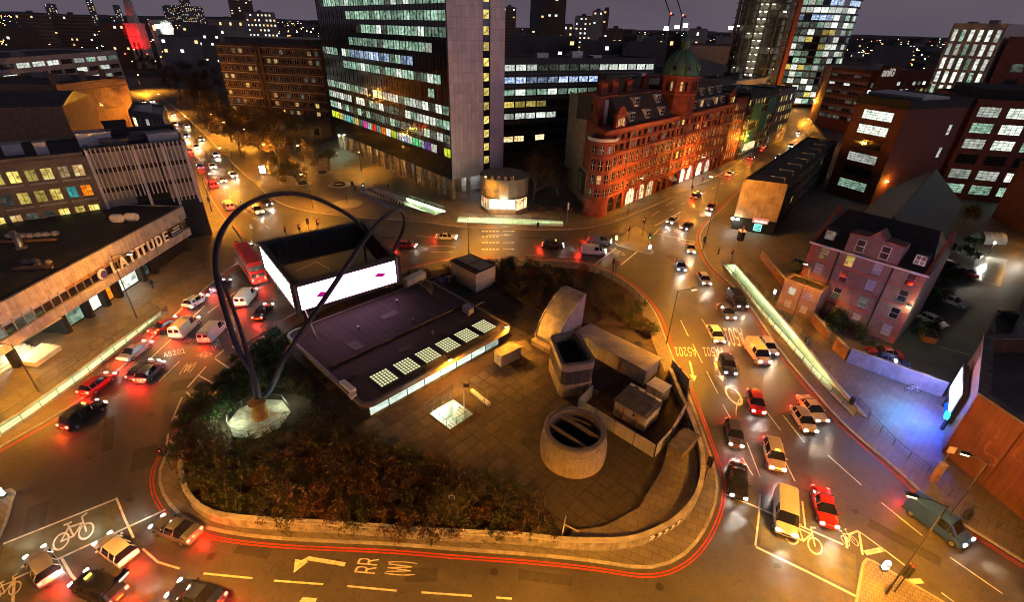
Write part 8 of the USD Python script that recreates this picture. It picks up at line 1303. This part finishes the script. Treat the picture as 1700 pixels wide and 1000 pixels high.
# ------------------------------------------------------------------ a few people on the pavements
import manifold3d as m3
M_skin = mat('skin', (.36, .20, .13), .6); CL = {n: mat('cloth_' + n, c, .85, .25, 6) for n, c in dict(black=(.02, .02, .022), navy=(.025, .03, .07), brown=(.10, .06, .035), red=(.22, .03, .025), grey=(.12, .12, .125)).items()}
def chain(js, segs, grow_=0.0):
    ball = lambda p, r: m3.Manifold.sphere(r + grow_, 10).translate([float(x) for x in p]); out = None
    for a_, b_ in segs: h_ = m3.Manifold.batch_hull([ball(*js[a_]), ball(*js[b_])]); out = h_ if out is None else out + h_
    me = out.refine_to_length(.06).to_mesh(); tm = trimesh.Trimesh(np.array(me.vert_properties)[:, :3], np.array(me.tri_verts), process=True); trimesh.smoothing.filter_taubin(tm, iterations=6); return tm
def person(label, at, face, coat, trousers, stride=.24):
    t = thing('person', label, 'person'); J = dict(pel=((0, 0, .95), .125), wst=((0, .0, 1.08), .115), chs=((.01, 0, 1.32), .135), nck=((.02, 0, 1.48), .055), hd=((.045, 0, 1.62), .088), top=((.025, 0, 1.67), .09), nose=((.135, 0, 1.61), .012), chin=((.075, 0, 1.545), .045))
    for s_, sg in (('l', 1), ('r', -1)):
        y = .1 * sg; J |= {'hp' + s_: ((0, y, .92), .095), 'kn' + s_: ((stride * .55 * sg + .05, y, .50), .062), 'an' + s_: ((stride * sg - .04, y, .09), .042), 'to' + s_: ((stride * sg + .13, y * 1.2, .04), .034), 'sh' + s_: ((0, .185 * sg, 1.41), .065), 'el' + s_: ((-.10 * sg - .03, .235 * sg, 1.13), .046), 'wr' + s_: ((-.14 * sg + .08, .225 * sg, .90), .032), 'hn' + s_: ((-.14 * sg + .11, .22 * sg, .82), .036)}
        for k in range(4): J['f%d%s' % (k, s_)] = ((-.14 * sg + .09 + k * .018, .215 * sg, .745 + (.008, 0, .004, .014)[k]), .0095)
        J['th' + s_] = ((-.14 * sg + .16, .20 * sg, .79), .011)
    segs = [('pel', 'wst'), ('wst', 'chs'), ('chs', 'nck'), ('nck', 'hd'), ('hd', 'top'), ('hd', 'chin'), ('hd', 'nose')] + [p_ for s_ in 'lr' for p_ in (('pel', 'hp' + s_), ('hp' + s_, 'kn' + s_), ('kn' + s_, 'an' + s_), ('an' + s_, 'to' + s_), ('chs', 'sh' + s_), ('sh' + s_, 'el' + s_), ('el' + s_, 'wr' + s_), ('wr' + s_, 'hn' + s_), ('hn' + s_, 'th' + s_)) + tuple(('hn' + s_, 'f%d%s' % (k, s_)) for k in range(4))]
    put('body', chain(J, segs), M_skin, t, smooth=True, local=True); put('coat', chain(J, [('pel', 'wst'), ('wst', 'chs')] + [p_ for s_ in 'lr' for p_ in (('chs', 'sh' + s_), ('sh' + s_, 'el' + s_), ('el' + s_, 'wr' + s_), ('pel', 'hp' + s_))], .022), CL[coat], t, smooth=True, local=True)
    put('trousers', chain(J, [p_ for s_ in 'lr' for p_ in (('pel', 'hp' + s_), ('hp' + s_, 'kn' + s_), ('kn' + s_, 'an' + s_))], .014), CL[trousers], t, smooth=True, local=True); J2 = dict(a=((.0, 0, 1.66), .088), b=((-.02, 0, 1.60), .075), c=((.03, 0, 1.70), .07)); put('hair', chain(J2, [('a', 'b'), ('a', 'c')], .012), CL['brown'], t, smooth=True, local=True)
    put('shoe', chain(J, [('anl', 'tol')], .014), CL['black'], t, local=True, smooth=True); put('shoe', chain(J, [('anr', 'tor')], .014), CL['black'], t, local=True, smooth=True)
    for sg in (1, -1): g = MB(); g.box((.128, .032 * sg, 1.635), (.012, .022, .012)); put('eye', g, CL['black'], t, local=True)
    g = MB(); g.box((.121, 0, 1.568), (.012, .045, .008)); put('mouth', g, CL['red'], t, local=True)
    p = P(*at)[:2]; q_ = P(*face)[:2]; d = unit(q_ - p); setloc(t, (*p, HP), math.atan2(d[1], d[0])); return t
person('person in a black coat walking across the plaza by the cycle docks', (645, 316), (690, 335), 'black', 'navy'); person('person in a grey jacket on the plaza left of the dock terminal', (590, 318), (560, 310), 'grey', 'black'); person('person in a red jacket outside the bright arched shops', (1166, 303), (1190, 290), 'red', 'black'); person('person in a navy coat passing the bright arched shops', (1148, 318), (1120, 330), 'navy', 'grey'); person('person in a brown coat waiting near the mast on the right corner', (1192, 424), (1170, 420), 'brown', 'black', .06); person('person in a black jacket walking along the left pavement above the ramp', (255, 480), (300, 445), 'black', 'grey')
# ================================================================== the city beyond
def RAY(px, py, Y): d = FW * FPX + RT * (px - 850) - UP * (py - 500); return A([0, 0, CAM_H]) + d * (Y / d[1])
W_warm = emit('far_window_warm', (1.0, .62, .26), 1.5); W_cool = emit('far_window_cool', (.85, 1.0, .9), 1.7); W_red = emit('far_lamp_red', (1, .06, .03), 9); W_org = emit('far_lamp_orange', (1, .5, .12), 14); W_wht = emit('far_lamp_white', (.9, 1, .95), 16)
FMAT = [mat('far_brick', (.14, .08, .055), .9, .3, .1), mat('far_grey', (.16, .16, .165), .9, .3, .1), mat('far_dark', (.085, .08, .085), .9, .3, .1), mat('far_pale', (.24, .22, .20), .9, .3, .1)]
def farwin(q, z0, z1, floors, bays, Rr, prob, wm=None):
    """lit windows standing just proud of the sides that face the roundabout"""
    a_, b_ = MB(), MB(); c = A(Polygon(q).centroid.coords[0])
    for e in range(len(q)):
        p, r_ = A(q[e]), A(q[(e + 1) % len(q)]); d = unit(r_ - p); n = A([d[1], -d[0]])
        if n @ -c <= 0.15 * np.linalg.norm(c): continue
        Ln = np.linalg.norm(r_ - p); nb_ = max(2, int(Ln / bays)); fh = (z1 - z0) / floors
        for k in range(floors):
            for j in range(nb_):
                if Rr.random() < prob: u = (j + .5) * Ln / nb_; (a_ if Rr.random() < .55 else b_).slab(p + d * (u - bays * .2), p + d * (u + bays * .2), .02, .12, z0 + fh * (k + .35), z0 + fh * (k + .68))
    return a_, b_
def farblock(name, label, q, z1, mi, floors, bays, prob, seed, group=None, cat='building', band=None):
    q = ccw(q); Rr = random.Random(seed); t = thing(name, label, cat, (*q[0], 0), group=group); g = MB(); g.prism(q, 0, z1); put('wall', g, FMAT[mi], t); g = MB(); g.prism(Polygon(q).buffer(-1.0, join_style=2), z1, z1 + .9); c = A(Polygon(q).centroid.coords[0]); g.box((*c, z1 + 1.4), (4, 3, 2.8)); put('roof_plant', g, FMAT[2], t)
    a_, b_ = farwin(q, 1.5, z1, floors, bays, Rr, prob)
    if a_.n: put('warm_windows', a_, W_warm, t, kind='stuff')
    if b_.n: put('cool_windows', b_, W_cool, t, kind='stuff')
    if band: g = MB(); [g.prism(Polygon(q).buffer(.15, join_style=2), z, z + .5, bottom=True) for z in np.arange(4, z1, band)]; put('floor_band', g, FMAT[3], t)
    return t
def fartower(px0, px1, py, Y, depth, *a, name='far_tower', label='', **k):
    p, q_ = RAY(px0, py, Y), RAY(px1, py, Y); farblock(name, label, [p[:2], q_[:2], q_[:2] * (1 + depth / Y), p[:2] * (1 + depth / Y)], p[2] if p[2] > 4 else 6, *a, **k); FOOT.append(Polygon([p[:2], q_[:2], q_[:2] * (1 + depth / Y), p[:2] * (1 + depth / Y)]))
fartower(22, 78, 22, 520, 30, 0, 8, 4.5, .18, 1, label='brick flats with scattered warm windows at the upper left skyline', band=3.2); fartower(84, 150, 24, 560, 30, 0, 8, 4.5, .2, 2, label='second brick flats right of the first at the upper left', band=3.2); fartower(376, 416, -8, 720, 25, 0, 22, 5, .25, 3, label='tall brick tower block above the brown apartments', band=3.2); fartower(343, 410, 31, 560, 25, 3, 5, 5, .35, 4, label='low pale office with two lit floors behind the trees'); fartower(405, 456, 20, 660, 25, 3, 9, 4.5, .75, 5, label='brightly lit pale block beside the tall brick tower')
fartower(835, 857, 12, 600, 22, 0, 16, 4.5, .12, 6, label='brick tower block directly right of the glass tower', band=3); fartower(881, 909, -4, 430, 20, 2, 17, 4.5, .12, 7, label='dark half of the tall tower on the skyline'); fartower(909, 941, -6, 436, 22, 0, 17, 4.5, .14, 8, label='brown half of the tall tower on the skyline'); fartower(955, 984, 27, 560, 22, 3, 12, 4.0, .62, 9, label='teal white lit tower on the skyline', band=3.4); fartower(984, 1003, 18, 600, 22, 3, 13, 4.5, .2, 10, label='pale tower with a few lit windows on the skyline'); fartower(1003, 1012, 16, 601, 22, 0, 13, 4.5, .05, 11, label='narrow red flank of the pale skyline tower')
fartower(912, 952, 40, 520, 22, 1, 8, 4, .8, 12, label='low white lit block left of the teal tower'); fartower(1008, 1036, 48, 500, 25, 0, 6, 5, .2, 13, label='low brick block right of the skyline towers'); fartower(1144, 1176, 48, 560, 28, 3, 5, 5, .3, 14, label='pale flat topped block beyond the green dome'); fartower(1146, 1212, 75, 330, 30, 3, 4, 6, .15, 15, label='white rendered block behind the scaffolded house'); fartower(1110, 1136, 62, 380, 20, 0, 5, 5, .2, 16, label='brown block peeking out behind the green dome'); fartower(846, 960, 60, 330, 28, 2, 6, 6, .12, 17, label='dark roofed block with a lit penthouse behind the long office'); fartower(1040, 1108, 72, 300, 22, 2, 5, 5, .1, 18, label='dark block left of the green dome'); fartower(965, 1035, 70, 310, 26, 2, 6, 5, .12, 19, label='dark stepped block behind the long office'); fartower(160, 205, 38, 480, 25, 0, 6, 5, .2, 20, label='dark brick block left of the red spire'); fartower(262, 330, 60, 420, 22, 1, 4, 6, .12, 21, label='low grey block right of the red spire'); fartower(1450, 1520, 78, 420, 30, 2, 5, 5, .12, 22, label='dark low block beyond the signed office'); fartower(1190, 1218, 60, 470, 22, 3, 7, 5, .2, 23, label='slim pale block left of the unfinished tower'); fartower(0, 60, 45, 430, 26, 0, 6, 5, .15, 24, label='dark brick block at the far left edge'); fartower(300, 360, 42, 480, 24, 2, 6, 5, .15, 25, label='dark block before the low pale office')
# red lit spire
sb_ = RAY(232, 68, 480); sx, sy = sb_[0], sb_[1]; t = thing('obelisk_spire', 'church tower and obelisk spire floodlit bright red at the upper left', 'spire', (sx, sy, 0)); zb0 = max(1, RAY(232, 70, 480)[2]); z38 = RAY(228, 40, 480)[2]; zt = RAY(214, -25, 480)[2]; M_sp = mat('spire_stone', (.4, .36, .32), .85, .3, .3)
g = MB(); g.box((sx, sy, z38 / 2), (10.5, 10.5, z38)); put('tower', g, M_sp, t); g = MB(); g.box((sx, sy, z38 + .4), (12, 12, .9)); g.box((sx, sy, z38 * .72), (11.2, 11.2, .6)); put('cornice', g, M_sp, t); g = MB(); g.hexa([(sx + x * 3.0, sy + y * 3.0, z38 + .8) for x, y in ((-1, -1), (1, -1), (1, 1), (-1, 1))], [(sx + x * 1.6, sy + y * 1.6, zt) for x, y in ((-1, -1), (1, -1), (1, 1), (-1, 1))]); put('obelisk', g, M_sp, t)
for x in (-1.9, 1.9): g = MB(); g.box((sx + x, sy - 5.3, z38 * .45), (1.8, .12, z38 * .3)); put('belfry_opening', g, M_dark, t)
g = MB(); g.box((sx - 8, sy - 12, 12), (1.2, .6, .6)); put('floodlight', g, W_red, t); g = MB(); g.box((sx + 10, sy - 10, 12), (1.2, .6, .6)); put('floodlight', g, W_red, t); lamp((sx - 3, sy - 19, 13), 20000, (1, .008, .008), .6, aim=(.15, 1, .75), cone=30, soft=.5); lamp((sx + 16, sy - 14, 13), 9000, (1, .008, .008), .6, aim=(-.7, .8, .75), cone=30, soft=.5)
q_ = [A([sx - 6, sy + 5]), A([sx + 26, sy + 5]), A([sx + 26, sy + 24]), A([sx - 6, sy + 24])]; farblock('church_nave', 'dark church nave beside the red spire', q_, 11, 2, 1, 6, .3, 3, cat='church')
fl_ = RAY(262, 44, 470); farblock('floodlit_block', 'block washed with blazing white floodlight right of the red spire', [RAY(246, 34, 480)[:2], RAY(284, 34, 480)[:2], RAY(284, 34, 500)[:2], RAY(246, 34, 500)[:2]], RAY(262, 33, 480)[2], 3, 3, 6, .1, 5); t = thing('floodlight_mast', 'blazing white floodlight in front of the pale block at the upper left', 'floodlight', (*fl_[:2], 0)); g = MB(); g.cyl(fl_[0], fl_[1], 0, fl_[2], .25, 6); put('mast', g, M_dark, t); g = MB(); g.box(fl_, (4.5, 1, 3)); put('lamp_array', g, emit('floodlight_white', (.9, 1, .95), 9), t); lamp((fl_[0], fl_[1] + 3, fl_[2] - 1), 5000, (.9, 1, .95), .8, aim=(.1, 1, -.1), cone=45)
for k, (px, py) in enumerate(((1106, 47), (1124, 44), (1138, 42), (1213, 46))):
    p = RAY(px, py, 900); t = thing('stadium_floodlight', ['left stadium style floodlight beyond the green dome', 'middle stadium style floodlight beyond the green dome', 'right stadium style floodlight beyond the green dome', 'lone white floodlight beside the unfinished tower'][k], 'floodlight', (*p[:2], 0)); g = MB(); g.cyl(*p[:2], 0, p[2], .5, 6); put('mast', g, M_dark, t); g = MB(); g.box(p, (7, 1.5, 5)); put('lamp_array', g, LK['floodlight_white'], t)
for k, (px, py, tx, ty) in enumerate(((1113, 24, 1098, -20), (1133, 27, 1118, -20))):
    p = RAY(px, py + 20, 950); a_ = RAY(px, py, 950); b_ = RAY(tx, ty, 950); t = thing('tower_crane', ['left luffing tower crane with a red lamp on the skyline', 'right luffing tower crane with a red lamp on the skyline'][k], 'crane', (*p[:2], 0)); g = MB(); g.box((*a_[:2], a_[2] / 2), (2.2, 2.2, a_[2])); put('mast', g, M_dark, t); g = MB(); g.tube([a_, b_], .9, 4); put('jib', g, M_dark, t); g = MB(); g.box(a_ + A([3, 0, 0]), (6, 3, 3)); put('counterweight', g, M_dark, t); g = MB(); g.box(a_ + A([0, -2, 2]), (2.5, 2.5, 2.5)); put('warning_lamp', g, W_red, t)
for k, (px0, px1, py, Y, lb) in enumerate(((268, 300, 8, 2600, 'wide lit tower cluster on the upper left horizon'), (296, 314, -2, 2500, 'tallest lit tower of the upper left horizon'), (310, 336, 10, 2550, 'slab tower right of the tallest one on the upper left horizon'), (72, 92, 6, 1900, 'teal lit spire like tower at the upper left horizon'), (140, 152, -4, 1700, 'slim dark tower at the top left of the horizon'), (186, 198, 8, 2300, 'slim pale tower left of the red spire on the horizon'))): fartower(px0, px1, py, Y, 60, 1, 18, 9, .4, 60 + k, label=lb)
# blocks behind the first rows: things where one can tell them, then one mass
R = random.Random(77); roads_free = unary_union([PAVE_T, PAVE_L, PAVE_R]); taken = unary_union(FOOT + [Polygon(tq), Polygon(lq).buffer(2), Polygon([lv0, lv1, lv1 + lvin * 20, lv0 + lvin * 20]), Polygon([c0, c1, c1 + inn * 16, FL + fd * 14, FL]), Polygon(cq), Polygon(el(1.1)), Polygon(dq), LineString(KERB_T1).buffer(26), LineString(KERB_T2).buffer(14), LineString(KERB_R[:12]).buffer(16), LineString(KERB_L[-25:]).buffer(14), sbox(-75, 10, 75, 150), Point(sx, sy).buffer(45), sbox(sx - 12, sy - 130, sx + 40, sy), LineString([(-212, 287), (-300, 395), (-700, 950)]).buffer(18), LineString([(140, 276), (150, 420), (170, 900)]).buffer(16)]).buffer(3)
placed_ = []; n_th = 0; fb, fw_, fc_, fo = MB(), MB(), MB(), MB(); kinds_ = [('dark brick block packed among the roofs beyond the junction', 0), ('grey office block packed among the roofs beyond the junction', 1), ('dark terrace packed among the roofs beyond the junction', 2), ('pale block packed among the roofs beyond the junction', 3)]
for Y0, Y1, n, hmax in ((150, 330, 160, 17), (330, 620, 260, 20), (620, 1300, 420, 24), (1300, 3000, 500, 32), (3000, 7000, 420, 45)):
    for _ in range(n):
        Y = R.uniform(Y0, Y1); X = R.uniform(-1.25, 1.25) * Y; w_, d_2 = R.uniform(12, 34) * (1 + Y / 1500), R.uniform(10, 22) * (1 + Y / 1500); ang_ = R.choice((.1, .75, -.5)) + R.uniform(-.1, .1); e = A([math.cos(ang_), math.sin(ang_)]); f2 = A([-e[1], e[0]]); c = A([X, Y]); q_ = [c - e * w_ / 2 - f2 * d_2 / 2, c + e * w_ / 2 - f2 * d_2 / 2, c + e * w_ / 2 + f2 * d_2 / 2, c - e * w_ / 2 + f2 * d_2 / 2]; pg = Polygon(q_)
        if Y < 620 and (taken.intersects(pg) or any(pg.intersects(o) for o in placed_)): continue
        h = R.uniform(7, hmax) * (1.5 if R.random() < .06 else 1)
        if Y < 620:
            placed_.append(pg.buffer(2)); lb, mi = kinds_[R.randrange(4)]
            farblock('city_block', lb, q_, h, mi, max(2, int(h / 3.4)), 4.5, R.choice((.05, .1, .16, .3)), R.random(), group=lb.split(' packed')[0] + 's beyond the junction')
        else:
            fb.prism(q_, 0, h); a_, b_ = farwin(ccw(q_), 1, h, max(1, int(h / (3.6 + Y / 650))), 4.5 + Y / 260, R, .10 if Y < 1300 else .07)
            for src, dst in ((a_, fw_), (b_, fc_)):
                if src.n: v, f = src.get(); dst.add(v, f)
dcity = thing('distant_city', 'mass of dark roofs and tiny lit windows stretching to the horizon', 'city', (0, 620, 0), kind='stuff'); put('roofs', fb, FMAT[2], dcity, kind='stuff'); put('warm_windows', fw_, W_warm, dcity, kind='stuff'); put('cool_windows', fc_, W_cool, dcity, kind='stuff')
lo, lw, lr = MB(), MB(), MB()
for _ in range(4200):
    Y = 420 * math.exp(R.uniform(0, 2.75)); X = R.uniform(-1.2, 1.2) * Y; s = .3 + Y / 1700; h = R.uniform(6, 16 + Y / 300); x = R.random(); (lo if x < .62 else (lw if x < .93 else lr)).box((X, Y, h), (s, s, s * .7))
put('street_lamps', lo, W_org, dcity, kind='stuff'); put('white_lamps', lw, W_wht, dcity, kind='stuff'); put('red_lamps', lr, W_red, dcity, kind='stuff')
hl = MB(); xs = np.linspace(-9000, 9000, 91); hz_ = 30 + 70 * meshkit.fbm(np.c_[xs / 1700, xs * 0, xs * 0], 4, 3); vs = [(x, 9000 + 600 * math.sin(x / 3000), -2) for x in xs] + [(x, 9400 + 600 * math.sin(x / 3000), z) for x, z in zip(xs, hz_)] + [(x, 10800, -2) for x in xs]; hl.add(vs, [[r * 91 + i, r * 91 + i + 1, (r + 1) * 91 + i + 1, (r + 1) * 91 + i] for r in range(2) for i in range(90)]); struct('hills', hl, FMAT[2])
